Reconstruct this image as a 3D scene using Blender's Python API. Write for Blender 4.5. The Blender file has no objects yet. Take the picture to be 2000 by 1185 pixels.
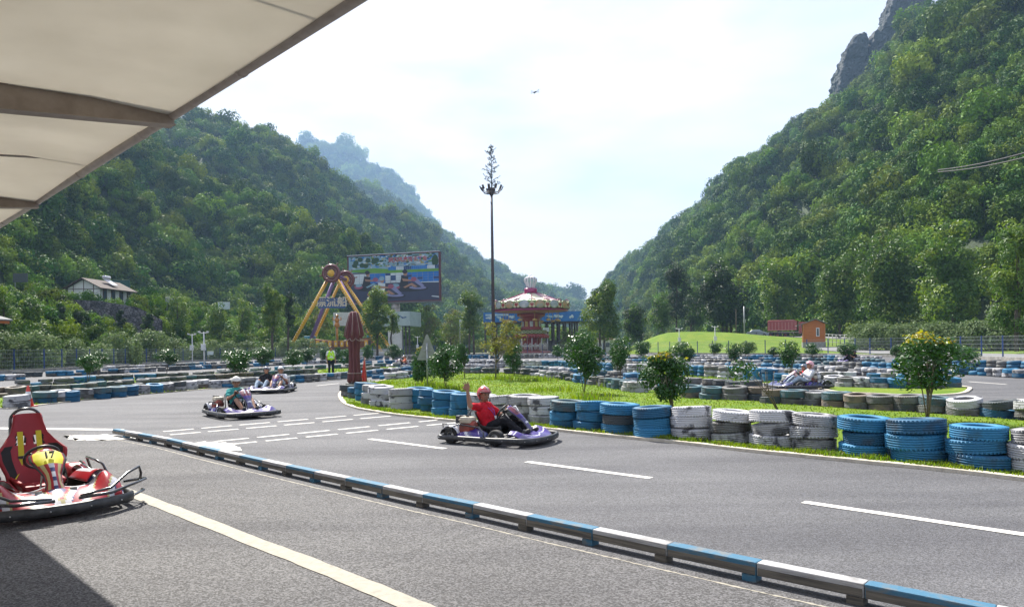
import bpy, bmesh, math, random
from mathutils import Vector, Matrix, noise
random.seed(7)
R = math.radians
SC = bpy.context.scene
COL = SC.collection
# ------------------------------------------------------------------ camera
F = 1400.0; CAMH = 1.6; ROLL = R(0.8)
cd = bpy.data.cameras.new('camera'); cam = bpy.data.objects.new('camera', cd); COL.objects.link(cam)
cd.sensor_width = 36; cd.lens = F/2000*36; cd.shift_y = (675-592.5)/2000; cd.clip_end = 20000; cd.clip_start = .05
ca, sa = math.cos(ROLL), math.sin(ROLL)
cam.matrix_world = Matrix(((ca, sa, 0, 0), (0, 0, -1, 0), (-sa, ca, 0, CAMH), (0, 0, 0, 1)))
SC.camera = cam
# ------------------------------------------------------------------ light
SUN_EL, SUN_AZ = R(50), R(-29)           # azimuth from +Y towards +X
W = bpy.data.worlds.new('World'); SC.world = W; W.use_nodes = True
nt = W.node_tree; N = nt.nodes; L = nt.links
bg = N['Background']; bg.inputs[1].default_value = .1
sky = N.new('ShaderNodeTexSky'); sky.sky_type = 'NISHITA'; sky.sun_disc = False
sky.sun_elevation = SUN_EL; sky.sun_rotation = SUN_AZ; sky.air_density = 1.3; sky.dust_density = 2.2; sky.ozone_density = 1.5
tc = N.new('ShaderNodeTexCoord')
def wn(t, **k):
    n = N.new(t)
    for a, b in k.items(): setattr(n, a, b)
    return n
mp = wn('ShaderNodeMapping'); mp.inputs['Scale'].default_value = (1.0, 1.0, 3.2); mp.inputs['Location'].default_value = (.35, .1, .25)
L.new(tc.outputs['Generated'], mp.inputs[0])
nz = wn('ShaderNodeTexNoise'); nz.inputs['Scale'].default_value = 2.2; nz.inputs['Detail'].default_value = 9; nz.inputs['Roughness'].default_value = .58; nz.inputs['Distortion'].default_value = .35
L.new(mp.outputs[0], nz.inputs[0])
# more cloud towards the sun's side of the sky
dp = wn('ShaderNodeVectorMath', operation='DOT_PRODUCT'); dp.inputs[1].default_value = (-.42, .80, .43)
L.new(tc.outputs['Generated'], dp.inputs[0])
ad = wn('ShaderNodeMath', operation='MULTIPLY_ADD'); ad.inputs[1].default_value = .95; ad.inputs[2].default_value = -.78
L.new(dp.outputs['Value'], ad.inputs[0])
a2 = wn('ShaderNodeMath', operation='ADD'); L.new(nz.outputs[0], a2.inputs[0]); L.new(ad.outputs[0], a2.inputs[1])
cr = wn('ShaderNodeValToRGB'); cr.color_ramp.elements[0].position = .42; cr.color_ramp.elements[1].position = .72
cr.color_ramp.elements[0].color = (.56, .56, .56, 1); cr.color_ramp.elements[1].color = (.93, .93, .93, 1)
L.new(a2.outputs[0], cr.inputs[0])
nz2 = wn('ShaderNodeTexNoise'); nz2.inputs['Scale'].default_value = 4; nz2.inputs['Detail'].default_value = 7
L.new(mp.outputs[0], nz2.inputs[0])
cc = wn('ShaderNodeValToRGB'); cc.color_ramp.elements[0].position = .32; cc.color_ramp.elements[1].position = .6
cc.color_ramp.elements[0].color = (3.7, 3.9, 4.15, 1); cc.color_ramp.elements[1].color = (5.8, 5.7, 5.6, 1)
L.new(nz2.outputs[0], cc.inputs[0])
mx = wn('ShaderNodeMix', data_type='RGBA')
tint = wn('ShaderNodeMix', data_type='RGBA', blend_type='MULTIPLY'); tint.inputs[0].default_value = 1; tint.inputs[7].default_value = (1.02, .88, 1.0, 1); L.new(sky.outputs[0], tint.inputs[6])
L.new(cr.outputs[0], mx.inputs[0]); L.new(tint.outputs[2], mx.inputs[6]); L.new(cc.outputs[0], mx.inputs[7]); L.new(mx.outputs[2], bg.inputs[0])
sd = bpy.data.lights.new('sun', 'SUN'); sun = bpy.data.objects.new('sun', sd); COL.objects.link(sun)
sd.energy = 5.0; sd.angle = R(.5); sd.color = (1, .95, .86)
SUNV = Vector((math.sin(SUN_AZ)*math.cos(SUN_EL), math.cos(SUN_AZ)*math.cos(SUN_EL), math.sin(SUN_EL)))
sun.rotation_euler = SUNV.to_track_quat('Z', 'Y').to_euler(); sun.location = (0, 0, 60)
SC.view_settings.view_transform = 'Standard'; SC.view_settings.look = 'None'; SC.view_settings.exposure = 1.24
SC.view_settings.gamma = 1; SC.view_settings.use_curve_mapping = False
# ------------------------------------------------------------------ helpers
def hz(px): return 675 - (px-1000)*math.tan(ROLL)
def P(px, py, D):                        # world point seen at photo pixel px,py at depth D
    du, dv = px-1000, 675-py
    return Vector(((du*ca+dv*sa)/F*D, D, CAMH+(-du*sa+dv*ca)/F*D))
def G(px, py, z=0.0):                    # world point of a pixel lying at height z
    k = (-(px-1000)*sa+(675-py)*ca)/F
    return P(px, py, (z-CAMH)/k)
def GD(px, D, z=0.0): return Vector(((px-1000)/F*D/ca, D, z))
def mk(name):
    m = bpy.data.materials.new(name); m.use_nodes = True
    return m, m.node_tree.nodes, m.node_tree.links, m.node_tree.nodes['Principled BSDF']
def setp(b, rough=None, metal=None, spec=None, coat=None, trans=None):
    if rough is not None: b.inputs['Roughness'].default_value = rough
    if metal is not None: b.inputs['Metallic'].default_value = metal
    if spec is not None: b.inputs['Specular IOR Level'].default_value = spec
    if coat is not None: b.inputs['Coat Weight'].default_value = coat; b.inputs['Coat Roughness'].default_value = .08
def rgb(c): return (c[0], c[1], c[2], 1)
def pm(name, c, c2=None, scale=6, rough=.6, metal=0, spec=.5, coat=0, bump=0, bscale=None, lo=.4, hi=.6, rnd=0, detail=5, coords='Object', strx=(1, 1, 1), dist=.02):
    """noise-varied material: c to c2 between lo and hi of a noise, optional per-object brightness"""
    m, n, l, b = mk(name); setp(b, rough, metal, spec, coat)
    if c2 is None: c2 = tuple(x*.78 for x in c)
    t = n.new('ShaderNodeTexCoord'); mpn = n.new('ShaderNodeMapping'); mpn.inputs['Scale'].default_value = strx
    l.new(t.outputs[coords], mpn.inputs[0])
    src = mpn.outputs[0]
    if rnd:
        oi = n.new('ShaderNodeObjectInfo'); va = n.new('ShaderNodeVectorMath'); va.operation = 'MULTIPLY_ADD'
        va.inputs[1].default_value = (37, 53, 71); l.new(oi.outputs['Random'], va.inputs[0]); l.new(src, va.inputs[2]); src = va.outputs[0]
    z = n.new('ShaderNodeTexNoise'); z.inputs['Scale'].default_value = scale; z.inputs['Detail'].default_value = detail; z.inputs['Roughness'].default_value = .6
    l.new(src, z.inputs[0])
    r = n.new('ShaderNodeValToRGB'); r.color_ramp.elements[0].position = lo; r.color_ramp.elements[1].position = hi
    r.color_ramp.elements[0].color = rgb(c); r.color_ramp.elements[1].color = rgb(c2); l.new(z.outputs[0], r.inputs[0])
    out = r.outputs[0]
    if rnd:
        h = n.new('ShaderNodeHueSaturation'); mr = n.new('ShaderNodeMapRange'); mr.inputs[3].default_value = 1-rnd; mr.inputs[4].default_value = 1+rnd
        if rnd >= .3:
            wv = n.new('ShaderNodeTexWhiteNoise'); wv.noise_dimensions = '1D'; mh = n.new('ShaderNodeMapRange'); mh.inputs[3].default_value = .470; mh.inputs[4].default_value = .516; l.new(oi.outputs['Random'], wv.inputs['W']); l.new(wv.outputs['Value'], mh.inputs[0]); l.new(mh.outputs[0], h.inputs['Hue'])
        l.new(oi.outputs['Random'], mr.inputs[0]); l.new(mr.outputs[0], h.inputs['Value']); l.new(out, h.inputs['Color']); out = h.outputs[0]
    l.new(out, b.inputs['Base Color'])
    if bump:
        z2 = n.new('ShaderNodeTexNoise'); z2.inputs['Scale'].default_value = bscale or scale*6; z2.inputs['Detail'].default_value = 6; l.new(src, z2.inputs[0])
        bp = n.new('ShaderNodeBump'); bp.inputs['Strength'].default_value = bump; bp.inputs['Distance'].default_value = dist
        l.new(z2.outputs[0], bp.inputs['Height']); l.new(bp.outputs[0], b.inputs['Normal'])
    return m
def leafmat(name, c, c2, rough=.45, trans=.35, scale=.6, spec=.4, rnd=.2):
    m = pm(name, c, c2, scale=scale, rough=rough, spec=spec, rnd=rnd, lo=.35, hi=.65, detail=3)
    n, l = m.node_tree.nodes, m.node_tree.links; b = n['Principled BSDF']; o = n['Material Output']
    tr = n.new('ShaderNodeBsdfTranslucent'); src = b.inputs['Base Color'].links[0].from_socket
    h = n.new('ShaderNodeHueSaturation'); h.inputs['Hue'].default_value = .485; h.inputs['Value'].default_value = 1.5; h.inputs['Saturation'].default_value = 1.1
    l.new(src, h.inputs['Color']); l.new(h.outputs[0], tr.inputs[0])
    x = n.new('ShaderNodeMixShader'); x.inputs[0].default_value = trans
    l.new(b.outputs[0], x.inputs[1]); l.new(tr.outputs[0], x.inputs[2]); l.new(x.outputs[0], o.inputs[0])
    return m
def tag(o, label=None, cat=None, group=None, kind=None):
    if label: o['label'] = label
    if cat: o['category'] = cat
    if group: o['group'] = group
    if kind: o['kind'] = kind
    return o
def empty(name, loc=(0, 0, 0), rz=0):
    o = bpy.data.objects.new(name, None); COL.objects.link(o); o.location = loc; o.rotation_euler = (0, 0, rz); o.empty_display_size = .2
    return o
class MB:
    """collects shapes and links them as one mesh object"""
    def __init__(s): s.v = []; s.f = []; s.m = []; s.sm = []
    def add(s, vs, fs, mi=0, smooth=False, M=None):
        o = len(s.v)
        s.v += [tuple(M @ Vector(v)) if M else tuple(v) for v in vs]
        s.f += [tuple(i+o for i in f) for f in fs]; s.m += [mi]*len(fs); s.sm += [smooth]*len(fs)
        return s
    def box(s, c, d, mi=0, rz=0, M=None, bev=0):
        x, y, z = d[0]/2, d[1]/2, d[2]/2
        T = Matrix.Translation(c) @ Matrix.Rotation(rz, 4, 'Z')
        if M: T = M @ T
        if bev:
            b = min(bev, x*.9, y*.9, z*.9); vs = []
            bm = bmesh.new(); bmesh.ops.create_cube(bm, size=1)
            for v in bm.verts: v.co = Vector((v.co.x*d[0], v.co.y*d[1], v.co.z*d[2]))
            bmesh.ops.bevel(bm, geom=bm.edges[:], offset=b, segments=2, affect='EDGES', profile=.6)
            bm.verts.index_update()
            s.add([v.co for v in bm.verts], [[v.index for v in f.verts] for f in bm.faces], mi, False, T); bm.free(); return s
        vs = [(-x, -y, -z), (x, -y, -z), (x, y, -z), (-x, y, -z), (-x, -y, z), (x, -y, z), (x, y, z), (-x, y, z)]
        return s.add(vs, [(0, 3, 2, 1), (4, 5, 6, 7), (0, 1, 5, 4), (1, 2, 6, 5), (2, 3, 7, 6), (3, 0, 4, 7)], mi, False, T)
    def tube(s, pts, r, n=8, mi=0, cap=True, closed=False, smooth=True):
        pts = [Vector(p) for p in pts]; k = len(pts); rs = r if isinstance(r, (list, tuple)) else [r]*k
        vs = []; up = None
        for i, p in enumerate(pts):
            a = pts[i-1] if (i or closed) else pts[i]; b = pts[(i+1) % k] if (i < k-1 or closed) else pts[i]
            t = (b-a)
            if t.length < 1e-9: t = Vector((0, 0, 1))
            t.normalize()
            if up is None: up = t.orthogonal().normalized()
            up = (up-t*up.dot(t))
            if up.length < 1e-6: up = t.orthogonal()
            up.normalize(); sd_ = t.cross(up)
            for j in range(n):
                q = 2*math.pi*j/n; vs.append(p+(up*math.cos(q)+sd_*math.sin(q))*rs[i])
        fs = []
        for i in range(k if closed else k-1):
            i2 = (i+1) % k
            for j in range(n): fs.append((i*n+j, i*n+(j+1) % n, i2*n+(j+1) % n, i2*n+j))
        if cap and not closed: fs += [tuple(reversed(range(n))), tuple((k-1)*n+j for j in range(n))]
        return s.add(vs, fs, mi, smooth)
    def lathe(s, prof, n=24, mi=0, M=None, closed=False, smooth=True, a0=0, a1=2*math.pi):
        vs = []; full = abs(a1-a0-2*math.pi) < 1e-6; m = n if full else n+1
        for i in range(m):
            q = a0+(a1-a0)*i/n
            for r, z in prof: vs.append((r*math.cos(q), r*math.sin(q), z))
        k = len(prof); fs = []
        for i in range(n):
            i2 = (i+1) % m
            for j in range(k if closed else k-1):
                j2 = (j+1) % k
                fs.append((i*k+j, i2*k+j, i2*k+j2, i*k+j2))
        return s.add(vs, fs, mi, smooth, M)
    def cone(s, c, r0, r1, h, n=16, mi=0, smooth=True):
        c = Vector(c)
        return s.tube([c, c+Vector((0, 0, h))], [r0, r1], n, mi, True, False, smooth)
    def sphere(s, c, r, mi=0, n=12, m=8, M=None):
        vs = []; c = Vector(c); rr = r if isinstance(r, (tuple, list)) else (r, r, r)
        for i in range(m+1):
            th = math.pi*i/m
            for j in range(n):
                ph = 2*math.pi*j/n
                vs.append((c.x+rr[0]*math.sin(th)*math.cos(ph), c.y+rr[1]*math.sin(th)*math.sin(ph), c.z+rr[2]*math.cos(th)))
        fs = [(i*n+j, (i+1)*n+j, (i+1)*n+(j+1) % n, i*n+(j+1) % n) for i in range(m) for j in range(n)]
        return s.add(vs, fs, mi, True, M)
    def prism(s, poly, z0, z1, mi=0, M=None):
        k = len(poly); vs = [(x, y, z0) for x, y in poly]+[(x, y, z1) for x, y in poly]
        fs = [tuple(reversed(range(k))), tuple(range(k, 2*k))]+[(i, (i+1) % k, k+(i+1) % k, k+i) for i in range(k)]
        return s.add(vs, fs, mi, False, M)
    def loft(s, rings, mi=0, cap=True, smooth=True, closed=True, M=None):
        n = len(rings[0]); vs = [p for r in rings for p in r]; fs = []
        for i in range(len(rings)-1):
            for j in range(n if closed else n-1): fs.append((i*n+j, i*n+(j+1) % n, (i+1)*n+(j+1) % n, (i+1)*n+j))
        if cap and closed: fs += [tuple(reversed(range(n))), tuple((len(rings)-1)*n+j for j in range(n))]
        return s.add(vs, fs, mi, smooth, M)
    def mesh(s, name, mats):
        me = bpy.data.meshes.new(name); me.from_pydata([tuple(v) for v in s.v], [], s.f)
        for m in (mats if isinstance(mats, (list, tuple)) else [mats]): me.materials.append(m)
        me.polygons.foreach_set('material_index', s.m); me.polygons.foreach_set('use_smooth', s.sm); me.update()
        return me
    def build(s, name, mats, parent=None, loc=None, fix=True):
        me = s.mesh(name, mats)
        if fix and len(me.polygons) < 20000:
            bm = bmesh.new(); bm.from_mesh(me); bmesh.ops.recalc_face_normals(bm, faces=bm.faces[:]); bm.to_mesh(me); bm.free()
        return link(name, me, parent, loc)
def link(name, me, parent=None, loc=None):
    o = bpy.data.objects.new(name, me); COL.objects.link(o)
    if parent: o.parent = parent
    if loc is not None: o.location = loc
    return o
def kids(o): return list(o.children)
def copy_tree(o, parent=None, omats=None):
    c = o.copy(); COL.objects.link(c); c.parent = parent
    for ch in kids(o): copy_tree(ch, c)
    return c
def interp(tab, x):
    if x <= tab[0][0]: return tab[0][1]
    for (a, b), (c, d) in zip(tab, tab[1:]):
        if x <= c: return b+(d-b)*(x-a)/(c-a)
    return tab[-1][1]
def fbm(x, y, z=0, o=4, s=1.0):
    v = 0; a = 1; t = 0
    for i in range(o):
        v += a*noise.noise(Vector((x*s, y*s, z+i*7.3))); t += a; a *= .5; s *= 2.03
    return v/t
FENCE = [(-330, 41), (-100, 50), (47, 57), (100, 60), (232, 75), (349, 93), (398, 100), (543, 115), (700, 125), (900, 133), (1180, 120), (1300, 105), (1440, 92), (1620, 80), (1690, 72), (1840, 62), (1980, 52), (2150, 42), (2500, 30)]
# ------------------------------------------------------------------ terrain: hills and woods
mt_hill = pm('hill_undergrowth', (.018, .035, .012), (.035, .06, .018), scale=.05, rough=.9, coords='Object', bump=.6, bscale=.6, dist=.6)
mt_rock = pm('cliff_rock', (.060, .062, .070), (.022, .034, .028), scale=.03, rough=.9, bump=.8, bscale=.2, dist=2, strx=(1, 1, .3))
hills = []
def smooth(t): return t*t*(3-2*t)
def hill(name, cols, nx, nt_, amp, seed, mats, back=.5, prof=1.0, freq=.012, low=14, lump=0):
    """sheet from a foot line to a ridge line and down behind it; cols: (px, foot depth, foot z, ridge py, ridge depth)"""
    tabs = [[(c[0], c[k]) for c in cols] for k in range(1, 5)]
    x0, x1 = cols[0][0], cols[-1][0]; vs = []; nb = 4; rows = nt_+1+nb
    for i in range(nx+1):
        px = x0+(x1-x0)*i/nx
        fd, fz, ry, rd = [interp(t, px) for t in tabs]
        rz = P(px, ry, rd).z-(interp(low, px) if isinstance(low, list) else low)
        for j in range(rows):
            if j <= nt_: t = j/nt_; D = fd+(rd-fd)*t; z = fz+(rz-fz)*(t**prof)
            else: t = 1+(j-nt_)/nb; D = rd+(rd-fd)*back*(t-1); z = rz-(rz-fz)*.8*(t-1); 
            p = GD(px, D, z); w = min(1, t*3)*amp
            if j == 0: p.z = -3
            if t > .82: w *= max(.25, 1-(t-.82)*4)
            g = 1-abs(fbm(p.x, p.y, seed, 3, freq))*3.2
            if j: p.z += w*(g-.35)+w*.35*fbm(p.x, p.y, seed+9, 3, freq*4)+lump*min(1, t*4)*fbm(p.x, p.y, seed+20, 2, freq*7)
            vs.append(p)
    fs = [(i*rows+j, (i+1)*rows+j, (i+1)*rows+j+1, i*rows+j+1) for i in range(nx) for j in range(rows-1)]
    me = bpy.data.meshes.new(name); me.from_pydata([tuple(v) for v in vs], [], fs)
    for m in mats: me.materials.append(m)
    for p in me.polygons: p.use_smooth = True
    o = link(name, me); tag(o, kind='structure')
    hills.append((vs, fs, rows, nt_, nx))
    return o
# crown prototypes: broken masses of leaf-clump cards
leafA = leafmat('wood_leaf_dark', (.020, .064, .009), (.062, .138, .015), trans=.10, scale=.25, rnd=.4, spec=.1, rough=.6)
leafB = leafmat('wood_leaf_light', (.085, .168, .013), (.135, .225, .022), trans=.14, scale=.25, rnd=.35, spec=.1, rough=.6)
bark = pm('bark', (.10, .08, .06), (.05, .04, .03), scale=8, rough=.9, bump=.5, strx=(1, 1, .2))
def crown(mb, rnd, n, rad, c=(0, 0, 0), card=.12, lobes=7, mi=0, mi2=None, frac2=.25, squash=.8, vert=0, fold=True, top2=False, jit=.4):
    """n leaf cards over several overlapping uneven lobes"""
    c = Vector(c); lb = []
    for k in range(lobes):
        d = Vector((rnd.gauss(0, 1), rnd.gauss(0, 1), rnd.gauss(0, 1))).normalized()
        q = rad*rnd.uniform(.35, .62)
        lb.append((Vector((d.x*.62, d.y*.62, d.z*.62*squash+vert*rnd.uniform(-1, 1)))*rad, q, rnd.random()))
    for k in range(n):
        p0, q, h = lb[int(rnd.random()*lobes)]
        d = Vector((rnd.gauss(0, 1), rnd.gauss(0, 1), rnd.gauss(0.15, 1))).normalized()
        p = p0+d*q*(rnd.random()**.22)*(1+.25*noise.noise(d*2.5+p0*3))
        nn = (d+Vector((rnd.gauss(0, jit), rnd.gauss(0, jit), rnd.gauss(.1, jit)))).normalized()
        a = nn.orthogonal().normalized(); a.rotate(Matrix.Rotation(rnd.random()*6.28, 3, nn)); b = nn.cross(a)
        s_ = card*rnd.uniform(.6, 1.3); w = s_*.55
        p += c
        if fold: v = [p-a*s_, p-b*w+nn*s_*.22, p+a*s_, p+b*w+nn*s_*.22]; fs = [(0, 1, 2), (0, 2, 3)]
        else: v = [p-a*s_, p-b*w, p+a*s_, p+b*w]; fs = [(0, 1, 2, 3)]
        two = mi2 is not None and ((h < frac2) if not top2 else (p.z-c.z > rad*(.56+.5*rnd.random())))
        mb.add(v, fs, mi2 if two else mi)
PROTO = bpy.data.collections.new('crown_shapes')
for k in range(5):
    rr = random.Random(100+k); mb = MB()
    crown(mb, rr, 1150, 1.0, (0, 0, .55), card=.095, jit=.24, lobes=8+k % 3, mi=0, mi2=1, frac2=.35 if k < 3 else .8, squash=.85)
    o = bpy.data.objects.new('crown_shape', mb.mesh('crown_shape', [leafA, leafB])); PROTO.objects.link(o)
def scatter_group():
    g = bpy.data.node_groups.new('scatter', 'GeometryNodeTree')
    g.interface.new_socket('Geometry', in_out='INPUT', socket_type='NodeSocketGeometry'); g.interface.new_socket('Geometry', in_out='OUTPUT', socket_type='NodeSocketGeometry')
    n, l = g.nodes, g.links
    i = n.new('NodeGroupInput'); o = n.new('NodeGroupOutput'); ip = n.new('GeometryNodeInstanceOnPoints')
    ci = n.new('GeometryNodeCollectionInfo'); ci.inputs['Collection'].default_value = PROTO; ci.inputs['Separate Children'].default_value = True; ci.inputs['Reset Children'].default_value = True
    ip.inputs['Pick Instance'].default_value = True
    sc = n.new('GeometryNodeInputNamedAttribute'); sc.data_type = 'FLOAT_VECTOR'; sc.inputs[0].default_value = 'sc'
    rt = n.new('GeometryNodeInputNamedAttribute'); rt.data_type = 'FLOAT_VECTOR'; rt.inputs[0].default_value = 'rt'
    l.new(i.outputs[0], ip.inputs['Points']); l.new(ci.outputs[0], ip.inputs['Instance']); l.new(sc.outputs[0], ip.inputs['Scale']); l.new(rt.outputs[0], ip.inputs['Rotation'])
    l.new(ip.outputs[0], o.inputs[0])
    return g
SCAT = scatter_group()
def wood(name, pts, label=None):
    """one object: crowns instanced on points; pts: (co, scale vector, rotation)"""
    me = bpy.data.meshes.new(name); me.from_pydata([tuple(p[0]) for p in pts], [], [])
    a = me.attributes.new('sc', 'FLOAT_VECTOR', 'POINT'); a.data.foreach_set('vector', [c for p in pts for c in p[1]])
    a = me.attributes.new('rt', 'FLOAT_VECTOR', 'POINT'); a.data.foreach_set('vector', [c for p in pts for c in p[2]])
    o = link(name, me); md = o.modifiers.new('scatter', 'NODES'); md.node_group = SCAT
    tag(o, label, 'trees', kind='stuff'); return o
def wooded(name, h, size, dens, seed, label, skip=None, tmax=1.02):
    vs, fs, rows, nt_, nx = h; rnd = random.Random(seed); pts = []
    for f in fs:
        j = f[0] % rows
        if j/nt_ > tmax: continue
        a, b, c, d = [vs[i] for i in f]
        area = ((b-a).cross(c-a).length+(c-a).cross(d-a).length)/2
        D = a.y; s0 = interp(size, D); ex = area/(s0*s0)*dens; n = int(ex)+(rnd.random() < ex-int(ex))
        for k in range(n):
            u, v = rnd.random(), rnd.random()
            p = a*(1-u)*(1-v)+b*u*(1-v)+c*u*v+d*(1-u)*v
            if skip and skip(p): continue
            big = 1+.45*fbm(p.x, p.y, seed, 2, .02)+rnd.uniform(-.42, .35)
            if rnd.random() < .10: big *= 1.5
            s_ = s0*big*.72; zz = s_*rnd.uniform(.8, 1.35)
            pts.append((p+Vector((0, 0, zz*.25)), (s_, s_, zz), (rnd.uniform(-.2, .2), rnd.uniform(-.2, .2), rnd.uniform(0, 6.28))))
    print(name, len(pts)); return wood(name, pts, label)
# near left spur
hill('left_spur', [(-900, 75, 3, -300, 260), (-300, 95, 3, -200, 300), (0, 115, 4, -40, 330), (130, 150, 8, 110, 340), (300, 190, 8, 262, 345), (420, 215, 5, 330, 340), (560, 225, 4, 398, 335), (680, 230, 3, 442, 320), (735, 235, 3, 478, 300), (775, 240, 2, 520, 285), (800, 245, 2, 600, 270), (830, 250, 1, 660, 265)], 90, 26, 17, 3.1, [mt_hill], freq=.013, low=11, lump=5)
hill('left_ridge', [(-500, 240, 2, -200, 480), (100, 260, 2, 60, 500), (330, 290, 2, 250, 520), (372, 300, 2, 222, 530), (393, 300, 2, 196, 535), (405, 300, 2, 212, 540), (440, 300, 2, 236, 545), (480, 310, 2, 250, 560), (500, 310, 2, 257, 565), (530, 320, 2, 252, 575), (560, 320, 2, 275, 590), (640, 330, 2, 330, 620), (700, 350, 2, 372, 660), (760, 370, 2, 402, 700), (800, 390, 2, 418, 740), (850, 420, 2, 458, 790), (900, 440, 2, 492, 830), (940, 450, 2, 530, 850), (980, 460, 2, 572, 870), (1020, 480, 2, 620, 880), (1050, 500, 2, 660, 880)], 110, 26, 34, 8.7, [mt_hill], freq=.007, low=[(300, 5), (560, 9), (650, 14), (760, 25)], lump=8)
hill('far_slope', [(700, 700, 0, 330, 1200), (830, 700, 0, 418, 1250), (865, 720, 0, 442, 1300), (900, 740, 0, 466, 1320), (960, 760, 0, 494, 1350), (1010, 800, 0, 516, 1400), (1040, 800, 0, 522, 1400), (1070, 820, 0, 541, 1400), (1110, 850, 0, 562, 1400), (1145, 850, 0, 582, 1400), (1200, 900, 0, 615, 1400), (1300, 950, 0, 655, 1400)], 70, 20, 50, 15.2, [mt_hill], freq=.004, low=34, lump=14)
hill('far_peak', [(480, 1500, 0, 380, 2300), (560, 1500, 0, 318, 2300), (592, 1500, 0, 290, 2300), (608, 1500, 0, 268, 2300), (622, 1500, 0, 258, 2300), (636, 1500, 0, 264, 2300), (650, 1500, 0, 273, 2300), (668, 1500, 0, 276, 2300), (682, 1500, 0, 270, 2300), (700, 1500, 0, 289, 2300), (722, 1500, 0, 303, 2300), (745, 1500, 0, 318, 2300), (765, 1500, 0, 325, 2300), (785, 1500, 0, 338, 2300), (805, 1500, 0, 360, 2300), (818, 1500, 0, 385, 2300), (838, 1500, 0, 406, 2300), (860, 1500, 0, 438, 2300), (900, 1500, 0, 480, 2300), (1000, 1500, 0, 560, 2300)], 120, 24, 60, 21.2, [mt_hill], freq=.0035, low=42, lump=18)
hill('right_slope', [(1180, 620, 0, 560, 950), (1200, 560, 0, 536, 930), (1240, 420, 0, 504, 880), (1290, 300, 1, 461, 800), (1360, 230, 2, 402, 700), (1440, 185, 3, 332, 620), (1520, 165, 3, 270, 560), (1600, 145, 3, 208, 520), (1640, 138, 3, 172, 500), (1700, 128, 3, 110, 470), (1800, 115, 3, 20, 430), (2000, 96, 3, -150, 390), (2300, 80, 3, -380, 350), (2900, 60, 3, -700, 330)], 110, 30, 26, 33.3, [mt_hill], prof=1.0, freq=.010, low=[(1200, 15), (1590, 15), (1650, 26), (1725, 25), (1790, 12)], lump=7)
# cliff with a slit of sky, standing on the right ridge
def cliff():
    outl = [(1638, 185), (1642, 150), (1646, 118), (1655, 100), (1664, 80), (1672, 66), (1686, 63), (1696, 58), (1697, 78), (1694, 98), (1690, 110), (1697, 118), (1706, 100), (1705, 66), (1714, 56), (1722, 60), (1730, 45), (1740, 20), (1746, -5), (1760, -40), (1785, -80), (1815, -70), (1815, 10), (1790, 70), (1770, 120), (1720, 180), (1670, 230)]
    mb = MB(); n = len(outl); v0 = []; v1 = []
    for x, y in outl:
        v0.append(P(x, y, 486)); q = P(x, y, 486); v1.append(q+Vector((6, 30, -1)))
    mb.add(v0+v1, [tuple(range(n)), tuple(reversed(range(n, 2*n)))]+[(i, n+i, n+(i+1) % n, (i+1) % n) for i in range(n)])
    o = mb.build('cliff', mt_rock)
    md = o.modifiers.new('r', 'REMESH'); md.mode = 'VOXEL'; md.voxel_size = 1.1
    tx = bpy.data.textures.new('crag', 'CLOUDS'); tx.noise_scale = 7
    dm = o.modifiers.new('d', 'DISPLACE'); dm.texture = tx; dm.strength = 6; dm.mid_level = .5
    t2 = bpy.data.textures.new('crag_fine', 'CLOUDS'); t2.noise_scale = 2; d2 = o.modifiers.new('e', 'DISPLACE'); d2.texture = t2; d2.strength = 2.2
    tag(o, kind='structure')
cliff()
wooded('forest_left_spur', hills[0], [(90, 3.2), (200, 4.2), (350, 5.6)], 1.08, 11, 'dense green forest covering the near left hillside', skip=lambda p: (P(190, 600, 118)-p).length < 15)
wooded('forest_left_ridge', hills[1], [(240, 5), (500, 6.5), (900, 8.5)], 1.08, 12, 'blue green forest on the long ridge behind the billboard')
wooded('forest_far_slope', hills[2], [(700, 11), (1400, 14)], 1.08, 13, 'hazy forest on the far slope behind the carousel')
wooded('forest_far_peak', hills[3], [(1500, 16), (2300, 20)], 1.0, 14, 'hazy blue wood on the most distant jagged peak')
wooded('forest_right_slope', hills[4], [(60, 3.4), (130, 4.2), (250, 5.2), (500, 6.5), (950, 8)], 1.08, 15, 'dense green forest covering the steep right mountainside')
# haze
def haze():
    m = bpy.data.materials.new('haze'); m.use_nodes = True; n = m.node_tree.nodes; n.clear()
    o = n.new('ShaderNodeOutputMaterial'); v = n.new('ShaderNodeVolumePrincipled')
    v.inputs['Color'].default_value = (.42, .66, 1, 1); v.inputs['Density'].default_value = .00022; v.inputs['Anisotropy'].default_value = .15
    m.node_tree.links.new(v.outputs[0], o.inputs['Volume'])
    mb = MB(); mb.box((0, 1500, 371), (5200, 4400, 751)); ob = mb.build('haze', m); tag(ob, kind='stuff', label='pale blue summer haze filling the valley', cat='haze')
haze()
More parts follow.
